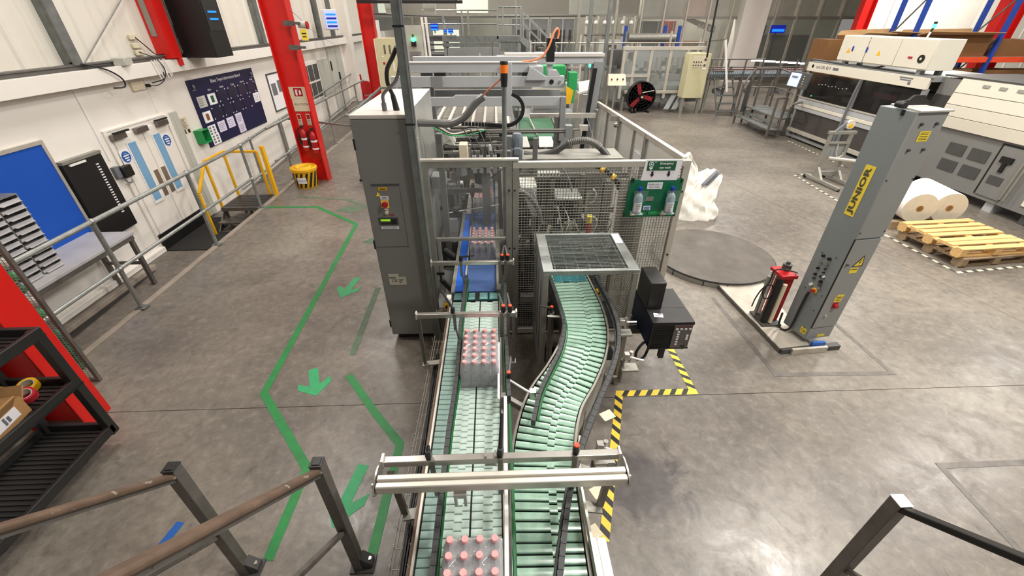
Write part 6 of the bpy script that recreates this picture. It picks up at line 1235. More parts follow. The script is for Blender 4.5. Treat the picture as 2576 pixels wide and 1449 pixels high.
# ================================================================== steel easel stand
t = thing('roll_stand', 'grey steel roll stand on small castors before the packer', 'stand', (7.2, 8.6, 0))
for x in (6.98, 7.42): 
    obj('leg', G().bar((x+.02, 8.75, .06), (x+.02, 8.75, 1.02), .07, .05), M['alud'], t, .004); obj('foot', G().bar((x-.04, 8.95, .07), (x+.06, 8.0, .05), .06), M['alud'], t, .004); obj('castor', G().cyl((x-.07, 8.95, .04), (x-.03, 8.95, .04), .04, 12).cyl((x+.03, 8.02, .03), (x+.07, 8.02, .03), .03, 12), M['black'], t)
    obj('gusset', G().prism([(x-.01, 8.75, .08), (x-.01, 8.5, .08), (x-.01, 8.72, .3)], (0,0,0), (.05, 0, 0)), M['alud'], t)
obj('top_bar', G().box(6.94, 7.52, 8.72, 8.79, .98, 1.04), M['alud'], t, .004); obj('mid_bar', G().box(7.0, 7.45, 8.72, 8.78, .78, .82), M['alud'], t); obj('low_bar', G().box(7.0, 7.45, 8.72, 8.78, .12, .2), M['alud'], t); obj('web_plate', G().box(7.0, 7.44, 8.76, 8.77, .48, .78), M['mgrey'], t); obj('roller_bar', G().cyl((7.10, 8.7, .50), (7.75, 8.55, .45), .04, 12), M['alu'], t)
obj('hook_rod', G().tube(curve([(7.2, 8.70, .78), (7.22, 8.69, .62), (7.28, 8.68, .52), (7.36, 8.68, .56), (7.36, 8.68, .62)]), .012, 6), M['alu'], t)
obj('tape_gun', G().prism([(7.05, 8.72, 1.04), (7.12, 8.72, 1.04), (7.32, 8.72, 1.2), (7.22, 8.72, 1.22)], (0,0,0), (0,.05,0)), M['inkg'], t); obj('tape_reel', G().cyl((7.30, 8.70, 1.17), (7.30, 8.76, 1.17), .085, 18), M['filme'], t); obj('tape_core', G().cyl((7.30, 8.69, 1.15), (7.30, 8.70, 1.15), .04, 14), M['yellow'], t)
# ================================================================== large packer on the right
t = thing('packing_machine', 'large cream and grey packing machine with long dark windows', 'packing machine', (9.4, 10.5, 0))
FX = 8.75
def fpanel(y0, y1, z0, z1, x0, th, m, name, bev=0, par=None): return obj(name, G().box(x0, x0+th, y0, y1, z0, z1), m, par or t, bev)
obj('frame', G().box(FX+.03, 10.4, 8.9, 12.75, 1.93, 2.0).box(FX+.05, 10.4, 8.9, 12.75, .05, .12).box(10.3, 10.4, 8.9, 12.75, .1, 1.95), M['mgrey'], t)
fpanel(8.95, 12.8, 1.78, 2.0, FX, .06, M['beige'], 'fascia', .01); obj('top_plate', G().box(FX, 10.4, 8.9, 12.8, 2.0, 2.02), M['mgrey'], t)
words('smi LSK 45 F', (FX-.004, 12.12, 1.91), (0, -1, 0), (0, 0, 1), .075, M['dgrey'], t, .6); obj('emblem', G().lathe([(.025, 0), (.045, 0), (.045, .004), (.025, .004), (.025, 0)], (FX-.001, 12.55, 1.91), 14, Matrix.Rotation(R(-90), 3, 'Y')), M['dgrey'], t); fpanel(11.55, 11.75, 1.88, 1.94, FX-.004, .004, M['inkg'], 'badge')
lines(t, (FX-.003, 9.5, 1.925), (0, -1, 0), (0, 0, 1), (.34, .28), .025, .04, M['inkg']); fpanel(9.35, 9.42, 1.83, 1.88, FX-.004, .004, M['inkg'], 'badge')
w1 = fpanel(10.75, 12.6, 1.14, 1.76, FX+.02, .012, M['smoke'], 'window'); w2 = fpanel(9.0, 10.65, 1.14, 1.76, FX+.02, .012, M['smoke'], 'window')
fpanel(8.95, 12.7, 1.10, 1.14, FX, .05, M['alu'], 'sill', .004); fpanel(8.95, 12.7, .98, 1.09, FX+.01, .05, M['lgrey'], 'rail_band', .006); fpanel(8.95, 12.75, .90, .975, FX-.01, .06, M['beige'], 'rail_band', .006); fpanel(8.95, 12.75, .80, .89, FX+.0, .05, M['lgrey'], 'rail_band', .006)
fpanel(10.75, 12.7, .30, .80, FX+.03, .012, M['darkpan'], 'lower_panel'); fpanel(9.0, 10.6, .30, .80, FX+.03, .012, M['darkpan'], 'lower_panel'); fpanel(8.95, 12.75, .20, .30, FX, .05, M['alu'], 'bottom_rail', .005)
for y in (8.98, 10.70, 12.70): obj('post', G().box(FX+.02, FX+.08, y-.05, y+.05, .05, 1.8), M['mgrey'], t)
for y in (9.2, 10.7, 12.5): obj('foot', G().cyl((FX+.1, y, 0), (FX+.1, y, .2), .04, 10), M['steeld'], t)
obj('inner_bed', G().box(9.0, 10.2, 9.0, 12.6, .85, 1.15), M['dgrey'], t); obj('inner_back', G().box(10.2, 10.25, 9.0, 12.6, .3, 1.93), M['steeld'], t)
random.seed(33)
for k in range(30):
    s = .06+random.random()*.16; obj('mechanism', G().cb((9.0+random.random()*.5, 9.2+random.random()*3.2, 1.2+random.random()*.42), (s, s*1.5, s*.8), random.random()), M[random.choice(['dgrey', 'steeld', 'black', 'mgrey', 'steel'])], t)
for k in range(12): obj('pusher', G().cyl((8.95, 9.75+k*.055, 1.45), (8.95, 9.75+k*.055, 1.56), .014, 8), M['cap'], t)
for k in range(9): obj('lamp_glint', G().ball((8.95, 11.3+k*.13, 1.50-.012*(k % 3)), .012, 6), M['tube'], t)  # lamp glints drawn as small glowing beads behind the window
obj('green_lamp', G().ball((8.85, 12.35, 1.19), .02, 8), M['gled'], t); obj('carriage', G().box(9.0, 9.1, 10.2, 10.35, 1.15, 1.75).box(9.0, 9.3, 9.4, 10.3, 1.62, 1.70), M['mgrey'], t)
obj('hose', G().tube(curve([(FX-.03, 10.66, 1.78), (FX-.05, 10.68, 1.4), (FX-.05, 10.70, .9), (FX-.04, 10.73, .4), (FX-.02, 10.74, .12)]), .03, 8), M['inkg'], t)
obj('cable', G().tube(curve([(FX+.05, 12.85, 1.75), (FX+.05, 12.8, 2.03), (FX+.1, 12.3, 2.05), (FX+.05, 11.2, 2.03), (FX+.12, 10.6, 2.04), (FX+.15, 10.2, 2.16)]), .022, 8), M['dgrey'], t)
obj('mast', G().box(FX-.05, FX+.0, 12.78, 12.86, .0, 2.06), M['steeld'], t)
# grey corner tower between windows and hood
obj('tower', G().box(9.0, 10.4, 8.55, 8.95, .1, 2.02), M['cab'], t, .01); obj('tower_window', G().box(8.99, 9.0, 8.60, 8.92, 1.2, 1.72), M['smoke'], t)
# hood of the shrink tunnel
HX = 8.95
hd = [(HX+.03, 2.06), (HX-.02, 1.80), (HX-.05, 1.6), (HX-.05, 1.40), (HX-.02, 1.19), (HX+.5, 1.19), (HX+.9, 2.06)]
for i in range(4):
    a, b = hd[i], hd[i+1]; obj('hood_panel', G().prism([(a[0], 4.6, a[1]-.004), (b[0], 4.6, b[1]+.004), (b[0]+.05, 4.6, b[1]+.004), (a[0]+.05, 4.6, a[1]-.004)], (0,0,0), (0, 3.92, 0)), M['beige'], t, .004)
obj('tunnel_body', G().box(HX+.06, HX+1.5, 4.6, 8.5, .9, 2.05), M['mgrey'], t); obj('hood_top', G().box(HX+.02, HX+1.5, 4.6, 8.9, 2.05, 2.075), M['dgrey'], t)
for k in range(4): obj('knob_print', G().cb((HX+.00, 8.0-k*.3, 1.96), (.012, .12, .05), 0, 0, R(11)), M['alud'], t)
obj('warning_triangle', G().prism([(HX-.005, 6.62, 1.88), (HX-.005, 6.78, 1.88), (HX+.0, 6.70, 1.97)], (0,0,0), (-.006, 0, 0)), M['yellow'], t)
ls = obj('lower_skirt', G().box(HX+.05, HX+1.2, 4.6, 8.5, .18, 1.19), M['cab'], t)
for y in (7.95, 7.5):
    for z in (.86, .55): 
        v = obj('vent', G().box(HX+.035, HX+.05, y-.17, y+.17, z-.10, z+.10), M['dgrey'], ls)
obj('door_gap', G().box(HX+.04, HX+.05, 7.20, 7.225, .25, 1.15).box(HX+.04, HX+.05, 6.75, 7.22, 1.13, 1.15), M['black'], ls); obj('access_door', G().box(HX+.03, HX+.05, 6.76, 7.19, .25, 1.12), M['cab'], ls, .004)
obj('door_handle', G().box(HX+.0, HX+.03, 6.9, 7.1, .86, .96).box(HX+.0, HX+.03, 6.97, 7.03, .70, .9), M['black'], ls); obj('vent', G().box(HX+.02, HX+.03, 6.88, 7.12, .48, .62), M['dgrey'], ls)
obj('pipe', G().tube(curve([(HX+.0, 6.0, 1.2), (HX-.02, 6.3, 1.17), (HX-.02, 6.62, 1.12), (HX-.02, 6.70, .95), (HX-.02, 6.72, .3)]), .022, 8).tube(curve([(HX-.02, 6.0, 1.12), (HX-.04, 6.3, 1.10), (HX-.04, 6.56, 1.04), (HX-.04, 6.62, .9), (HX-.04, 6.64, .3)]), .016, 8), M['alud'], t)
for y in (8.3, 6.9, 5.3): obj('foot', G().box(HX+.1, HX+.3, y-.08, y+.08, 0, .18), M['lgrey'], t)
t = thing('power_cabinet', 'white electrical cabinet at the lower right beside the packer hood', 'cabinet', (9.1, 5.9, .2))
obj('body', G().box(8.98, 9.6, 5.2, 6.42, .30, 1.0), M['beige'], t, .008); obj('switch', G().box(8.965, 8.98, 6.12, 6.25, .50, .58).box(8.965, 8.98, 6.12, 6.25, .40, .48), M['black'], t); obj('switch', G().box(8.965, 8.98, 5.75, 5.83, .66, .76), M['fanred'], t)
for y in (5.3, 6.3): obj('leg', G().box(9.05, 9.15, y-.05, y+.05, 0, .3), M['dgrey'], t)
# white control boxes standing on the machine
t = thing('control_box', 'row of white control cabinets with warning triangles on top of the packer', 'control cabinet', (8.9, 10.5, 2.1))
for i, (y0, y1) in enumerate(((10.9, 11.75), (10.02, 10.88), (9.15, 10.0))):
    d = obj('door', G().box(8.74, 8.76, y0, y1, 2.13, 2.65), M['beige'], t, .006); obj('cabinet_body', G().box(8.76, 9.3, y0-.01, y1+.01, 2.11, 2.66), M['beige'], t, .006)
    if i < 2: obj('warning_triangle', G().prism([(8.735, (y0+y1)/2+(.1 if i else .18), 2.30), (8.735, (y0+y1)/2+(-.02 if i else .06), 2.30), (8.735, (y0+y1)/2+(.04 if i else .12), 2.40)], (0,0,0), (.005, 0, 0)), M['yellow'], d); obj('latch', G().box(8.72, 8.74, y0+(.0 if i == 1 else .38), y0+(.03 if i == 1 else .41), 2.34, 2.44) if 0 else G().box(8.72, 8.74, y1-.03 if i == 1 else y0+.40, y1 if i == 1 else y0+.43, 2.34, 2.44), M['bluecap'], d)
    else:
        obj('lamp_switch', G().box(8.725, 8.74, y0+.42, y0+.52, 2.30, 2.335), M['fanred'], d); f_ = obj('fan_grille', G().cyl((8.74, y0+.2, 2.31), (8.725, y0+.2, 2.31), .075, 20), M['black'], d); obj('fan_hub', G().cyl((8.725, y0+.2, 2.31), (8.72, y0+.2, 2.31), .025, 14), M['cream'], d)
obj('door_gap', G().box(8.745, 8.765, 10.875, 10.895, 2.12, 2.65), M['dgrey'], t)
obj('support_leg', G().box(8.8, 8.9, 11.5, 11.6, 2.02, 2.12).box(8.8, 8.9, 9.3, 9.4, 2.02, 2.12).box(9.2, 9.28, 9.3, 9.4, 2.02, 2.12).box(9.2, 9.28, 11.5, 11.6, 2.02, 2.12), M['mgrey'], t)
t = thing('signal_lamp', 'glowing green signal lamp on a short stalk above the white control cabinets', 'signal lamp', (9.0, 9.7, 2.66))
obj('stalk', G().cyl((8.95, 9.68, 2.66), (8.92, 9.62, 2.78), .018, 8), M['white'], t); obj('neck', G().cyl((8.92, 9.62, 2.78), (8.92, 9.60, 2.84), .02, 10), M['black'], t); obj('lamp', G().cyl((8.92, 9.60, 2.84), (8.92, 9.60, 2.91), .035, 14), M['gled'], t); obj('cap', G().cyl((8.92, 9.60, 2.91), (8.92, 9.60, 2.95), .03, 12), M['black'], t)
t = thing('touch_panel', 'grey touch panel with a bright screen on the arm before the packer', 'screen', (8.2, 12.4, 1.1))
obj('case', G().prism([(8.18, 11.75, 1.42), (8.12, 12.52, 1.42), (8.16, 12.52, 1.80), (8.22, 11.75, 1.80)], (0,0,0), (.06, 0, 0)), M['dgrey'], t, .01); obj('screen', G().prism([(8.155, 12.06, 1.45), (8.128, 12.46, 1.45), (8.16, 12.46, 1.77), (8.19, 12.06, 1.77)], (0,0,0), (-.006, 0, 0)), M['scrw'], t); obj('screen_text', G().prism([(8.155, 12.15, 1.66), (8.14, 12.36, 1.66), (8.145, 12.36, 1.70), (8.16, 12.15, 1.70)], (0,0,0), (-.008, 0, 0)), M['inkg'], t)
for k in range(5): obj('button', G().ball((8.18, 11.92, 1.48+.06*k), .014, 8), M['yellow'] if k < 1 else M['paper'], t)
obj('arm', G().cyl((8.2, 12.1, .95), (8.2, 12.1, 1.43), .03, 10).cyl((8.2, 12.1, 1.0), (8.75, 12.5, 1.0), .03, 10), M['alud'], t)
# step platform in front of the packer
t = thing('access_steps', 'weathered steel access steps with rails at the end of the packer', 'steps', (8.6, 13.8, 0))
obj('lower_tread', G().prism([(8.13, 14.75, .23), (8.02, 12.5, .23), (8.34, 12.48, .23), (8.45, 14.75, .23)], (0,0,0), (0,0,.03)), M['galvd'], t); obj('deck', G().prism([(8.45, 14.85, .50), (8.36, 12.6, .50), (9.1, 12.95, .50), (9.3, 14.85, .50)], (0,0,0), (0,0,.035)), M['galvd'], t); obj('toe_board', G().prism([(8.45, 14.85, .30), (8.36, 12.6, .30), (8.38, 12.6, .36), (8.47, 14.85, .36)], (0,0,0), (0,0,.03)), M['galvd'], t)
for x, y, h in ((8.15, 14.72, 1.2), (8.47, 14.82, 1.65), (8.04, 12.52, 1.1), (8.38, 12.62, 1.1), (9.1, 13.0, 1.5), (9.28, 14.8, 1.65), (8.75, 14.82, 1.65), (9.2, 13.9, 1.6)): obj('post', G().box(x-.025, x+.025, y-.025, y+.025, 0, h), M['post'], t)
for a, b in (((8.47, 14.82, 1.65), (9.28, 14.8, 1.65)), ((9.28, 14.8, 1.65), (9.1, 13.0, 1.5)), ((8.15, 14.72, 1.2), (8.47, 14.82, 1.65)), ((8.04, 12.52, 1.1), (8.38, 12.62, 1.1)), ((9.28, 14.8, 1.1), (9.1, 13.0, 1.05)), ((8.47, 14.82, 1.1), (9.28, 14.8, 1.1))): obj('rail', G().cyl(a, b, .025, 8), M['post'], t)
obj('side_plate', G().prism([(8.30, 14.75, .35), (8.47, 14.8, .35), (8.47, 14.8, 1.35), (8.30, 14.75, 1.15)], (0,0,0), (0, .02, 0)), M['dgrey'], t)
# ================================================================== pallet rack and cartons behind
t = thing('pallet_rack', 'blue and orange pallet rack standing behind the packer', 'rack', (13, 13.6, 0))
for x, y in ((11.8, 14.0), (11.8, 13.2), (14.35, 14.0), (14.35, 13.2), (16.9, 13.2), (16.9, 14.0)): obj('upright', G().box(x-.045, x+.045, y-.05, y+.05, 0, 5), M['rackblue'], t)
for x in (11.8, 14.35, 16.9):
    for z, s in ((1.6, 1), (2.6, -1) if 0 else (2.62, 1), (3.6, -1)): obj('brace', G().bar((x, 14.0 if s > 0 else 13.2, z), (x, 13.2 if s > 0 else 14.0, z+.95), .03), M['galvd'], t)
for y in (13.2, 14.0): obj('beam', G().box(11.85, 14.3, y-.03, y+.03, 1.93, 2.07), M['rackorange'], t, .004); obj('beam', G().box(14.4, 16.85, y-.03, y+.03, 1.93, 2.07), M['rackorange'], t, .004)
obj('deck', G().box(11.9, 16.8, 13.25, 13.95, 2.05, 2.08), M['woodo'], t)
def carton(x0, x1, y0, y1, z0, z1, label, flap=True, m='cardd', lab=()):
    t = thing('cardboard_carton', label, 'carton', ((x0+x1)/2, (y0+y1)/2, z0), 'large cartons behind the packer')
    obj('carton', G().box(x0, x1, y0, y1, z0, z1), M[m], t, .006)
    if flap: obj('flap', G().prism([(x0, y0, z1), (x1, y0, z1), (x1+.05, y0-.25, z1+.05), (x0+.08, y0-.28, z1+.08)], (0,0,0), (0,0,.012)), M['cardl'], t); obj('flap', G().prism([(x0, y1, z1), (x1, y1, z1), (x1-.05, y1-.02, z1+.14), (x0+.08, y1, z1+.11)], (0,0,0), (0,.012,0)), M['cardl'], t)
    for (xl_, zl_) in lab: l_ = obj('label', G().box(xl_, xl_+.28, y0-.006, y0, zl_, zl_+.34), M['paper'], t); obj('print', G().box(xl_+.04, xl_+.18, y0-.008, y0-.006, zl_+.06, zl_+.12).box(xl_+.04, xl_+.2, y0-.008, y0-.006, zl_+.2, zl_+.22), M['ink'], l_)
carton(9.62, 10.05, 13.5, 14.2, 1.35, 2.50, 'leftmost brown carton standing behind the packer', False); carton(10.1, 10.95, 13.1, 13.9, 1.35, 2.60, 'second brown carton behind the white control cabinets', True)
carton(10.95, 11.9, 13.3, 14.1, 1.35, 2.62, 'middle brown carton hidden mostly by the white control cabinets', True); carton(12.0, 14.2, 13.25, 13.95, 2.08, 2.62, 'wide brown carton with two white labels on the orange rack beam', True, 'cardd', ((12.55, 2.12), (12.95, 2.16)))
carton(14.5, 16.2, 13.25, 13.95, 2.08, 2.50, 'brown carton on the rack right of the red column', False); carton(12.0, 14.1, 13.25, 13.95, .9, 1.75, 'dark carton stored under the orange rack beam', False); carton(14.5, 16.4, 13.25, 13.95, .9, 1.72, 'dark carton stored low at the right of the rack', False)
t = thing('carton_pallets', 'stack of boards carrying the cartons behind the packer', 'pallet stack', (10.4, 13.6, 0)); obj('boards', G().box(9.62, 11.95, 13.1, 14.2, 0, 1.35), M['btank'], t)
t = thing('white_ducts', 'white lagged ducts rising at the far right behind the rack', 'duct', (15.8, 12.6, 1)); obj('duct', G().tube(curve([(14.3, 11.9, 1.6), (14.6, 12.0, 1.9), (15.4, 12.3, 2.6), (16.2, 12.6, 3.6)]), .13, 12).tube(curve([(14.9, 11.9, 1.6), (15.2, 12.0, 1.9), (16.0, 12.3, 2.6), (16.8, 12.6, 3.6)]), .13, 12), M['white'], t); obj('cover', G().box(14.2, 15.2, 11.8, 12.2, 1.2, 1.62), M['gpile'], t)
# ================================================================== middle distance
# bottling module with framed windows, cream cabinet, fan, ladder
t = thing('filling_module', 'glazed filling machine module with pale frames beyond the guard fence', 'filling machine', (5.6, 17.5, 0))
for x in (4.72, 5.12, 5.72, 6.42, 7.05, 7.6): obj('post', G().box(x-.05, x+.05, 17.0, 17.1, .45, 2.08), M['alu'], t, .004)
obj('top_rail', G().box(4.65, 7.65, 16.98, 17.12, 2.05, 2.16), M['alu'], t, .006); obj('bottom_rail', G().box(4.9, 7.1, 16.98, 17.12, .62, .72), M['alu'], t, .006); obj('mid_rail', G().box(4.75, 5.7, 16.98, 17.1, 1.18, 1.26), M['alu'], t)
for x0, x1 in ((4.77, 5.67), (5.77, 6.37), (6.47, 7.0), (7.1, 7.55)): obj('pane', G().box(x0, x1, 17.04, 17.05, .75, 2.03), M['glass'], t)
obj('back_panel', G().box(4.6, 7.8, 18.6, 18.65, .4, 2.0), M['mgrey'], t); obj('bed', G().box(4.6, 7.8, 17.2, 18.5, .3, .85), M['mgrey'], t); obj('blue_belt', G().box(5.3, 7.0, 17.6, 17.7, 1.25, 1.33), M['dgrey'], t); obj('hopper', G().box(4.3, 5.0, 17.8, 18.3, 1.5, 2.0), M['dgrey'], t)
random.seed(44)
for k in range(26): s = .06+random.random()*.14; obj('mechanism', G().cb((4.8+random.random()*2.7, 17.3+random.random()*1.0, .9+random.random()*.9), (s, s, s*1.6), random.random()), M[random.choice(['steel', 'mgrey', 'dgrey', 'alu', 'steeld', 'lgrey'])], t)
for k in range(7): obj('filling_valve', G().cyl((5.9+.2*k, 17.45, 1.3), (5.9+.2*k, 17.45, 1.8), .04, 8), M['steel'], t)
for x in (4.9, 5.9, 7.0): obj('leg', G().box(x-.04, x+.04, 17.1, 17.18, 0, .5), M['alud'], t)
for k in range(2): obj('chute', G().prism([(6.35+.3*k, 16.6, .12), (6.55+.3*k, 16.6, .12), (7.0+.3*k, 17.1, .62), (6.8+.3*k, 17.1, .62)], (0,0,0), (0,0,.03)), M['greens'] if 0 else M['mgrey'], t)
t = thing('cream_cabinet', 'tall cream control cabinet with dials standing right of the filling module', 'cabinet', (7.4, 16.7, 0))
obj('body', G().box(6.88, 7.62, 16.35, 16.85, .55, 1.98), M['creamcab'], t, .01); obj('panel', G().box(7.0, 7.5, 16.335, 16.35, 1.55, 1.9), M['cream'], t)
for k in range(4):
    for q in range(2): obj('button', G().cyl((7.03+k*.09, 16.335, 1.62+q*.1), (7.03+k*.09, 16.31, 1.62+q*.1), .02, 8), M['black'], t)
obj('dial', G().cyl((7.43, 16.335, 1.80), (7.43, 16.30, 1.80), .04, 12).cyl((7.43, 16.335, 1.62), (7.43, 16.3, 1.62), .035, 12), M['dgrey'], t); obj('label', G().box(7.38, 7.52, 16.33, 16.35, 1.48, 1.54), M['paper'], t)
for x in (6.95, 7.55): obj('leg', G().box(x-.05, x+.05, 16.4, 16.5, 0, .55), M['alud'], t)
t = thing('operator_console', 'small cream button box on a stalk by the green lamp pole', 'console', (4.45, 16.2, 0))
obj('box', G().prism([(4.0, 16.0, 1.02), (4.65, 16.0, 1.02), (4.62, 16.2, 1.36), (4.03, 16.2, 1.36)], (0,0,0), (0,.15,0)), M['cream'], t, .006); obj('stalk', G().cyl((4.3, 16.2, 0), (4.3, 16.2, 1.05), .03, 10), M['alud'], t)
for k in range(3): obj('button', G().cyl((4.12+k*.2, 16.08, 1.22), (4.12+k*.2, 16.05, 1.21), .03, 8), M['fanred'] if k == 0 else M['dgrey'], t)
for i, (x, y, zt_) in enumerate(((3.35, 16.3, 1.62),)):
    t = thing('lamp_pole', 'slim pole with a glowing green lamp near the filling module', 'signal lamp', (x, y, 0)); obj('pole', G().cyl((x, y, 0), (x, y, zt_-.05), .02, 8), M['alud'], t); obj('lamp', G().cyl((x, y, zt_-.05), (x, y, zt_+.05), .045, 12), M['gled'], t)
t = thing('drum_fan', 'black caged drum fan with red blades standing on the floor', 'fan', (5.5, 16.9, 0))
fc = Vector((5.50, 16.85, .54)); Mf = Matrix.Rotation(R(90), 3, 'X')
obj('drum', G().lathe([(.50, -.12), (.53, -.12), (.53, .12), (.50, .12), (.50, -.12)], fc, 32, Mf), M['black'], t)
g = G()
for r in (.12, .22, .32, .42): g.tube([fc+Vector((r*math.cos(a*.2618), -.13, r*math.sin(a*.2618))) for a in range(24)], .006, 5, closed=True)
for k in range(16): a = k*math.pi/8; g.bar(fc+Vector((.05*math.cos(a), -.13, .05*math.sin(a))), fc+Vector((.51*math.cos(a), -.12, .51*math.sin(a))), .008)
obj('front_guard', g, M['blacks'], t)
for k in range(3):
    a = R(110+120*k); u = Vector((math.cos(a), 0, math.sin(a))); v = Vector((-math.sin(a), 0, math.cos(a)))
    obj('blade', G().prism([fc+u*.06-v*.05, fc+u*.46-v*.10, fc+u*.47+v*.06, fc+u*.10+v*.07], (0,0,0), (0, .03, 0)), M['fanred'], t)
obj('hub', G().cyl(fc+Vector((0, -.15, 0)), fc+Vector((0, .02, 0)), .055, 14), M['black'], t); obj('hub_cap', G().cyl(fc+Vector((.0, -.17, 0)), fc+Vector((.0, -.15, 0)), .035, 12), M['cream'], t)
for x in (-.3, .3): obj('foot', G().box(fc.x+x-.03, fc.x+x+.03, 16.6, 17.1, 0, .06), M['black'], t)
for x in (-.36, -.24): obj('wheel', G().cyl((fc.x+x, 16.62, .08), (fc.x+x+.05, 16.62, .08), .08, 14), M['rubber'], t)
obj('motor_rod', G().cyl((fc.x, 16.72, fc.z+.15), (fc.x+.42, 16.72, fc.z+.22), .015, 6), M['alu'], t)
t = thing('step_ladder', 'grey steel step ladder with a long white handrail beside the cream cabinet', 'ladder', (8.3, 16.2, 0))
for x0, x1 in ((8.12, 7.95), (8.82, 8.62)): obj('stile', G().bar((x0, 15.9, 0), (x1, 16.7, 1.55), .05, .04), M['galvd'], t)
for k in range(6): u = (k+.6)/6.2; obj('tread', G().cb((8.47-.17*u, 15.9+.8*u, 1.55*u), (.66, .2, .03)), M['galvd'], t)
obj('white_rail', G().bar((7.62, 15.6, 2.42), (8.10, 15.6, .86), .055), M['white'], t); obj('rail', G().bar((7.62, 15.6, 2.42), (7.45, 16.4, 2.35), .04), M['post'], t); obj('back_leg', G().bar((8.0, 16.9, 0), (7.98, 16.75, 1.55), .04).bar((8.6, 16.9, 0), (8.62, 16.75, 1.55), .04), M['galvd'], t)
tag(obj('hanging_conduit', G().cyl((6.78, 15, 3.8), (6.85, 15, 1.95), .03, 8), M['black']), 'long black conduit hanging beside the cream cabinet', 'conduit')
# bottle conveyor with pink-capped bottles in front of the partition
t = thing('bottle_line', 'bottle conveyor crowded with pink capped bottles before the partition', 'conveyor', (9.5, 16.8, 0))
obj('bed', G().box(7.6, 12.6, 16.5, 17.3, 1.12, 1.22), M['steeld'], t); obj('side_rail', G().box(7.6, 12.6, 16.45, 16.48, 1.28, 1.33).box(7.6, 12.6, 16.45, 16.48, 1.45, 1.48), M['steel'], t)
for x in (7.8, 9.0, 10.2, 11.4): obj('leg', G().box(x-.04, x+.04, 16.5, 16.58, 0, 1.15), M['alud'], t); obj('drive', G().cyl((x+.4, 16.4, .75), (x+.4, 16.7, .75), .11, 12), M['mgrey'], t)
fb = mesh('bottle', G().lathe([(0, 0), (.033, 0), (.033, .13), (.013, .18), (.013, .2), (0, .2)], n=6), M['pet']); fcp = mesh('cap', G().lathe([(.017, .195), (.017, .225), (0, .225)], n=6), M['cap'])
fb_all = G(); fc_all = G(); random.seed(8)
for i in range(58):
    for j in range(5):
        x = 7.8+i*.08+random.random()*.02; y = 16.55+j*.14
        fb_all.lathe([(0, 0), (.033, 0), (.033, .13), (.013, .18), (.013, .2)], (x, y, 1.22), 5); fc_all.lathe([(.019, .195), (.019, .228), (0, .228)], (x, y, 1.22), 5)
tag(obj('bottle_crowd', fb_all, M['petw'], t), kind='stuff'); tag(obj('cap_crowd', fc_all, M['cap'], t), kind='stuff')
for k in range(5): obj('tube_lamp', G().cyl((9.4+k*.5, 16.9+.05*k, 1.72-.03*k), (9.82+k*.5, 16.9+.05*k, 1.71-.03*k), .03, 8), M['tube'], t)
for k in range(8): obj('stanchion', G().box(7.7+k*.62-.02, 7.7+k*.62+.02, 16.36, 16.4, .6, 1.8), M['post'], t)
obj('line_rail', G().cyl((7.6, 16.38, 1.8), (9.6, 16.38, 1.8), .025, 8).cyl((7.6, 16.38, 1.55), (12.2, 16.38, 1.55), .02, 8), M['post'], t)
# slim hanging posts (services) in the middle
for i, (x, y, z0, r, m) in enumerate(((2.36, 10.0, 1.5, .045, 'galvd'), (1.74, 10.0, 2.3, .035, 'alud'), (2.42, 12.2, .0, .05, 'galvd'), (4.15, 16.6, 0, .05, 'alud'))):
    tag(obj('service_post', G().bar((x, y, z0), (x-.0, y, 3.9), r*1.6), M[m], bev=.004), ('galvanised service post right of the gantry leg', 'slim pale service post above the portal beam', 'galvanised floor post beyond the gantry leg', 'pale floor post left of the filling module')[i], 'post', 'service posts')
tag(obj('cable_wire', G().tube(curve([(-6, 25, 3.2), (-3, 25, 3.1), (0, 25, 3.08), (3, 25, 3.1), (5.2, 25, 3.12)]), .03, 6), M['dgrey']), 'slack dark cable strung across in front of the back wall panels', 'cable')
# mezzanine with stairs
t = thing('mezzanine', 'galvanised mezzanine walkway with railings and a stair flight', 'mezzanine', (0, 20.5, 0))
YM = 20.0
obj('deck', G().box(-2.1, .15, YM, YM+1.6, 2.20, 2.34), M['galvd'], t); obj('edge_beam', G().box(-2.1, 1.1, YM-.05, YM, 2.20, 2.40).box(-2.1, .2, YM-.05, YM, 2.02, 2.16), M['galvd'], t); obj('low_deck', G().box(-2.9, -1.6, YM, YM+1.2, 2.22, 2.40), M['dgrey'], t); obj('landing', G().box(.2, 1.15, YM, YM+1.3, 1.85, 2.4), M['galvd'], t)
for x in (-2.0, -1.25, -1.0, .18, .40, .95, 1.12): obj('rail_post', G().box(x-.03, x+.03, YM-.05, YM+.01, 2.3, 3.3 if x < .3 else 3.39), M['galv'], t)
for x in (-2.0, .25, 1.08): obj('support', G().box(x-.06, x+.06, YM, YM+.12, 0, 2.25), M['galv'], t)
for z in (3.28, 2.82): obj('rail', G().cyl((-2.8, YM-.02, z), (.18, YM-.02, z), .028, 8), M['galv'], t)
for z in (3.39, 3.1, 2.78): obj('rail', G().cyl((.25, YM-.02, z), (1.15, YM-.02, z), .028, 8), M['galv'], t)
for yy in (YM-.1, YM+.9):
    obj('stringer', G().bar((1.15, yy, 2.32), (2.7, yy, 1.0), .05, .22), M['galv'], t)
    for dz in (.95, .55): obj('stair_rail', G().bar((1.15, yy, 2.35+dz), (2.7, yy, 1.05+dz), .045), M['galv'], t)
    for u in (.05, .5, .95): obj('stair_post', G().box(1.15+1.55*u-.025, 1.15+1.55*u+.025, yy-.025, yy+.025, 2.3-1.32*u, 3.3-1.32*u), M['galv'], t)
for k in range(7): u = (k+.5)/7; obj('tread', G().box(1.15+1.55*u-.12, 1.15+1.55*u+.12, YM-.1, YM+.9, 2.30-1.32*u, 2.33-1.32*u), M['galvd'], t)
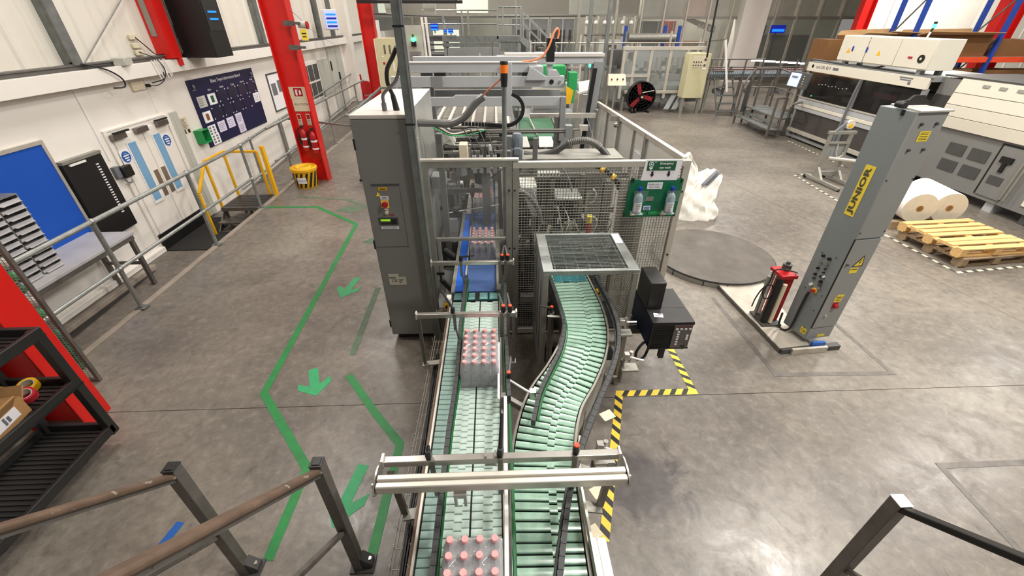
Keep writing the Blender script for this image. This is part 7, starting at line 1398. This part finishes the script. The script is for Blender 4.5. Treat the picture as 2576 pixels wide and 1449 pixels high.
for k in range(4): obj('ladder_rung', G().box(-2.7, -1.95, YM+.05, YM+.25, 1.5+k*.19, 1.54+k*.19), M['blacks'], t)
for x in (-2.75, -1.9): obj('ladder_side', G().box(x-.04, x+.04, YM+.05, YM+.2, 0, 2.2), M['dgrey'], t)
for i, (x, z, s) in enumerate(((-2.36, 2.72, .30), (-2.55 if 0 else -1.93, 2.58, .14), (-1.72, 2.58, .20))):
    t = thing('status_display', ('largest blue status display over the mezzanine end', 'smallest blue status display by the mezzanine post', 'small blue status display right of the mezzanine post')[i], 'display', (x, 19.8, z-s/2), 'blue status displays')
    obj('case', G().box(x-s/2, x+s/2, 19.8, 19.88, z-s*.4, z+s*.4), M['scrn'], t); obj('bar', G().box(x-s*.47, x+s*.47, 19.79, 19.8, z-s*.35, z-s*.18).box(x-s*.47, x+s*.47, 19.79, 19.8, z+s*.05, z+s*.22), M['scrb'], t); obj('bracket', G().cyl((x, 19.85, z-s*.4), (x, 19.95, z-s*.7), .02, 6), M['dgrey'], t)
# beige cabinet behind red column, green lamp cabinet, tubes, hanging lights
t = thing('beige_cabinet', 'beige control cabinet with vents beyond the far red column', 'cabinet', (-3.3, 15.2, 0))
obj('body', G().box(-3.62, -2.95, 14.9, 15.6, .9, 2.50), M['creamcab'], t, .01); obj('side', G().box(-3.66, -3.62, 14.9, 15.6, .9, 2.48), M['cream'], t)
for x in (-3.36, -3.20): obj('vent', G().box(x-.025, x+.025, 14.89, 14.9, 2.08, 2.32), M['post'], t)
obj('switch', G().box(-3.46, -3.40, 14.88, 14.9, 1.80, 1.86), M['fanred'], t); obj('label', G().box(-3.48, -3.42, 14.89, 14.9, 2.0, 2.03), M['paper'], t); obj('gauge', G().box(-3.16, -3.12, 14.89, 14.9, 1.60, 1.85), M['paper'], t); obj('stand', G().box(-3.6, -3.0, 15.0, 15.5, 0, .9), M['mgrey'], t)
t = thing('green_lamp_cabinet', 'grey back panel unit with a glowing green lamp beyond the galvanised mast', 'cabinet', (-2.9, 17.5, 0)); obj('body', G().box(-3.2, -2.55, 17.5, 17.9, .8, 2.8), M['gpile'], t); obj('lamp', G().ball((-2.87, 17.45, 2.36), .08, 10), M['gled'], t); obj('housing', G().box(-2.95, -2.78, 17.4, 17.48, 2.16, 2.32), M['black'], t); obj('cap', G().cyl((-2.87, 17.45, 2.44), (-2.87, 17.45, 2.54), .03, 8), M['dgrey'], t); obj('panel', G().box(-3.05, -2.65, 17.48, 17.5, 1.6, 2.0), M['mgrey'], t); obj('slot', G().box(-2.95, -2.75, 17.47, 17.48, 1.72, 1.78).box(-2.95, -2.75, 17.47, 17.48, 1.85, 1.87), M['dgrey'], t)
for i, x in enumerate((-2.42, -2.28)): tag(obj('white_pipe', G().cyl((x, 17.6, 0), (x-.1, 17.6, 3.05), .045, 10), M['white']), ('left white vertical pipe beside the green lamp cabinet', 'right white vertical pipe beside the green lamp cabinet')[i], 'pipe', 'white pipes')
for i, x in enumerate((-3.1, -1.95)): tag(obj('hanging_speaker', G().prism([(x-.16, 15.4, 3.12), (x+.16, 15.4, 3.10), (x+.2, 15.4, 3.45), (x-.2, 15.4, 3.45)], (0,0,0), (0, .3, 0)).box(x-.02, x+.02, 15.5, 15.54, 3.44, 6.99), M['gpile']), ('grey hanging lamp housing left of the mast top', 'grey hanging lamp housing right of the mast top')[i], 'light fitting', 'grey hanging lamp housings')
tag(obj('cable_duct', G().box(-4.0, -.9, 15.0, 15.15, 3.38, 3.46).box(-3.8, -3.76, 15.06, 15.1, 3.4, 6.99).box(-1.1, -1.06, 15.06, 15.1, 3.4, 6.99), M['black']), 'black cable duct crossing the top behind the mast', 'duct')
tag(obj('white_column_unit', G().box(-4.75, -4.4, 19, 19.2, 1.9, 2.95), M['tube'] if 0 else M['white']), 'bright white upright panel beyond the far red column', 'panel')
t = thing('roller_table', 'black roller conveyor frame below the mezzanine', 'conveyor', (-1.0, 17, 0)); obj('frame', G().box(-1.7, .2, 16.6, 17.6, 1.52, 1.62), M['dgrey'], t)
for k in range(9): obj('arm', G().bar((-1.55+k*.19, 16.6, 1.64), (-1.40+k*.19, 17.5, 1.78), .05), M['black'], t)
for x in (-1.6, .1): obj('leg', G().box(x-.04, x+.04, 16.9, 17.0, 0, 1.5), M['mgrey'], t)
obj('sheet', G().box(-1.7, .2, 17.8, 17.85, 1.3, 2.1), M['mgrey'], t)
# green machine covers and stainless pod beyond the green belt
t = thing('green_machine', 'green covered machine beyond the portal leg', 'machine', (1.5, 11.5, 0)); obj('cover', G().box(1.22, 1.80, 11.6, 12.4, 1.62, 2.02), M['greenm'], t, .02); obj('cover', G().box(1.84, 2.05, 11.3, 11.6, 1.2, 1.90), M['greenm'], t, .02); obj('base', G().box(.5, 2.1, 11.2, 12.4, .2, .9), M['mgrey'], t); obj('machine_body', G().box(1.0, 1.84, 11.7, 12.4, .9, 1.62), M['lgrey'], t, .01); obj('body_rail', G().box(.95, 1.85, 11.55, 11.62, 1.45, 1.52).box(.95, 1.85, 11.55, 11.62, 1.1, 1.16), M['alu'], t); obj('yellow_panel', G().prism([(1.75, 10.9, 1.25), (1.85, 10.9, 1.25), (1.90, 10.9, 1.55), (1.72, 10.9, 1.65)], (0,0,0), (0,.02,0)), M['yellow'], t); obj('rail', G().box(.3, 1.6, 11.1, 11.2, 1.28, 1.36), M['alud'], t); obj('yellow_pad', G().box(1.05, 1.3, 11.15, 11.3, 1.38, 1.44), M['ylabel'], t); obj('orange_clip', G().box(.5, .68, 11.1, 11.2, 1.36, 1.55), M['yellow'], t)
t = thing('stainless_pod', 'tapered stainless steel pod standing beside the portal leg', 'console', (1.85, 9.3, 0)); obj('pod', G().prism([(1.62, 9.2, .0), (2.05, 9.2, .0), (2.0, 9.2, 1.72), (1.72, 9.2, 1.72)], (0,0,0), (0, .5, 0)), M['steel'], t, .02); obj('pod_top', G().prism([(1.72, 9.18, 1.70), (2.02, 9.18, 1.78), (2.0, 9.5, 1.90), (1.74, 9.5, 1.86)], (0,0,0), (0,0,.04)), M['gpile'], t)
# long grey conveyors and frames filling the middle ground
t = thing('line_conveyor', 'long steel conveyor line running across the middle distance', 'conveyor', (2, 14, 0))
obj('bed', G().box(-2.2, 3.0, 14.0, 14.5, 1.0, 1.12), M['steeld'], t); obj('side_rail', G().box(-2.2, 3.0, 13.95, 13.98, 1.2, 1.26), M['steel'], t); obj('side_rail', G().box(-2.2, 3.0, 14.5, 14.53, 1.2, 1.26), M['steel'], t)
for k in range(7): obj('leg', G().box(-2.1+k*.8, -2.03+k*.8, 14.1, 14.2, 0, 1.0), M['alud'], t)
for k in range(10): obj('gate', G().box(-2.0+k*.48, -1.96+k*.48, 13.9, 14.0, 1.12, 1.6), M['steel'], t)
t = thing('line_conveyor', 'second steel conveyor line with upright frames before the back wall', 'conveyor', (3, 19, 0))
obj('bed', G().box(1.5, 8.6, 19.0, 19.5, 1.2, 1.32), M['steeld'], t)
for k in range(12): obj('upright', G().box(1.6+k*.6, 1.66+k*.6, 18.9, 19.0, 0, 2.3+.3*math.sin(k*2.3)), M['alu'] if k % 2 else M['galvd'], t)
for z in (1.55, 1.85, 2.2): obj('rail', G().cyl((1.5, 18.9, z), (8.4, 18.9, z), .025, 8), M['alu'], t)
random.seed(77)
for k in range(40): s = .08+random.random()*.2; obj('mechanism', G().cb((1.5+random.random()*7, 19.1+random.random()*.6, 1.35+random.random()*.7), (s, s, s*1.5), random.random()), M[random.choice(['steel', 'mgrey', 'dgrey', 'alu', 'steeld', 'galvd'])], t)
# bottle rows and frames glimpsed between the gantry beams
for (x0, x1, y0, z, lb) in ((-2.1, 2.9, 14.05, 1.12, 'rows of clear bottles riding the conveyor line behind the gantry'), (-1.6, .55, 10.3, 1.22, 'rows of clear bottles on the short conveyor behind the machine')):
    t = thing('bottle_rows', lb, 'bottles', ((x0+x1)/2, y0, z), 'bottle rows behind the gantry'); g = G(); gc_ = G(); k = 0; x = x0+.05
    while x < x1-.05:
        for j in range(4): g.lathe([(0, 0), (.032, 0), (.032, .14), (.013, .19), (.013, .2), (0, .2)], (x+.02*(j % 2), y0+.06+j*.09, z+.002), 6); gc_.lathe([(.018, .195), (.018, .222), (0, .222)], (x+.02*(j % 2), y0+.06+j*.09, z+.002), 6)
        x += .075
    obj('bottle_crowd', g, M['petw'], t, kind='stuff'); obj('cap_crowd', gc_, M['paper'], t, kind='stuff')
t = thing('short_conveyor', 'short steel conveyor with chrome guides behind the shrink machine', 'conveyor', (-.5, 10.5, 0))
obj('bed', G().box(-1.7, .6, 10.25, 10.75, 1.10, 1.22), M['steeld'], t); obj('side_rail', G().box(-1.7, .6, 10.2, 10.23, 1.28, 1.33), M['steel'], t)
for k in range(9): obj('guide_post', G().cyl((-1.62+k*.27, 10.18, 1.05), (-1.62+k*.27, 10.18, 1.55), .022, 8), M['steel'], t)
for x in (-1.6, -.5, .5): obj('leg', G().box(x-.04, x+.04, 10.3, 10.4, 0, 1.1), M['mgrey'], t)
t = thing('grey_cover_box', 'pale covers and boxes of a packing head between the gantry and the mezzanine', 'machine', (.6, 16, 0))
for i, (x, y, w_, z0_, z1_, m_) in enumerate(((.35, 16.0, .5, .0, 1.95, 'lgrey'), (1.0, 16.2, .4, .0, 1.75, 'gpile'), (1.55, 15.9, .3, 0, 2.05, 'mgrey'), (2.3, 16.1, .7, 0, 1.55, 'dgrey'), (2.9, 16.4, .35, 0, 1.9, 'lgrey'))):
    b_ = obj('cover_box', G().box(x-w_/2, x+w_/2, y, y+.5, z0_, z1_), M[m_], t, .01); obj('panel_line', G().box(x-w_/2+.05, x+w_/2-.05, y-.01, y, z1_-.5, z1_-.08), M['dgrey'] if i % 2 else M['steel'], b_)
for k in range(10): obj('upright', G().box(-.9+k*.42, -.86+k*.42, 15.7, 15.74, 0, 1.7+.35*((k*7) % 3)), M['alu'] if k % 2 else M['steeld'], t)
for z in (1.25, 1.62, 1.95): obj('pipe', G().cyl((-.9, 15.72, z), (2.9, 15.72, z), .02, 6), M['steel'], t)
# upright pipe rack right of centre
t = thing('pipe_rack', 'cluster of upright stainless pipes and valves near the glazed partition', 'pipes', (5.0, 22, 0))
for k in range(9): obj('pipe', G().cyl((4.2+k*.28, 22+.1*(k % 3), 0), (4.2+k*.28, 22+.1*(k % 3), 3.1), .05 if k % 3 else .07, 8), M['steel'] if k % 2 else M['alu'], t)
for k in range(6): obj('valve', G().ball((4.2+k*.4, 21.9, 2.85), .09, 8), M['white'], t)
for z in (1.6, 2.4): obj('cross_pipe', G().cyl((4.1, 21.9, z), (6.6, 21.9, z), .04, 8), M['steeld'], t)
# behind the glass: tanks, steelwork, cartons
for i, (x0, x1, y, z1, m, nm, lb, ct_) in enumerate(((8.2, 9.4, 27.2, 2.9, 'btank', 'dark_machine', 'dark machine block behind the left glass panes of the partition', 'machine'), (9.8, 10.4, 27.6, 2.9, 'redd', 'red_frame', 'dull red frame behind the glass partition', 'frame'), (11.0, 12.6, 28.0, 1.9, 'cardd', 'carton_stack', 'stack of brown cartons behind the glass partition', 'cartons'), (14.7, 15.6, 27.4, 2.7, 'dgrey', 'dark_unit', 'tall dark unit behind the partition doorway', 'machine'), (16.0, 18.6, 27.6, 2.2, 'btank', 'vessel_block', 'dark green vessel block behind the right glass panes', 'tank'))):
    tt = thing(nm, lb, ct_, ((x0+x1)/2, y, 0)); obj('body', G().box(x0, x1, y, y+.6, 0, z1), M[m], tt, .02); obj('rib', G().box(x0+.1, x0+.16, y-.05, y, 0, z1).box(x1-.2, x1-.12, y-.05, y, 0, z1), M['alud'], tt)
t = thing('roller_conveyor', 'inclined roller conveyor seen high behind the glass', 'conveyor', (11.5, 26.8, 2)); obj('bed', G().prism([(10.5, 26.7, 3.0), (12.3, 26.7, 2.35), (12.3, 26.7, 2.65), (10.6, 26.7, 3.1)], (0,0,0), (0, .5, 0)), M['steeld'], t)
for k in range(5): obj('bar', G().box(11.3+k*.2, 11.4+k*.2, 26.65, 26.7, 2.55-.03*k, 2.75-.03*k), M['steel'], t)
t = thing('status_display', 'blue status display glowing in the partition doorway', 'display', (15.3, 25.4, 2.2), 'blue status displays'); obj('case', G().box(14.75, 15.5, 25.4, 25.5, 2.35, 2.72), M['scrn'], t); obj('bar', G().box(14.8, 15.45, 25.38, 25.4, 2.42, 2.54), M['scrb'], t); obj('pole', G().cyl((15.1, 25.53, 0), (15.1, 25.53, 2.6), .04, 8), M['dgrey'], t)
t = thing('blue_roller_frame', 'twin blue posts carrying a grey roller above the filling module', 'frame', (6.4, 20.3, 0))
for x in (5.57, 7.24, 7.86): obj('post', G().box(x-.06, x+.06, 20.3, 20.4, 0, 2.75), M['rackblue'], t)
obj('drum', G().cyl((5.7, 20.3, 2.33), (7.7, 20.3, 2.33), .16, 14), M['alud'], t)
tag(obj('grey_screen', G().box(4.55, 5.5, 20.6, 20.66, .0, 2.25), M['gpile']), 'plain grey screen panel left of the blue posts', 'panel')
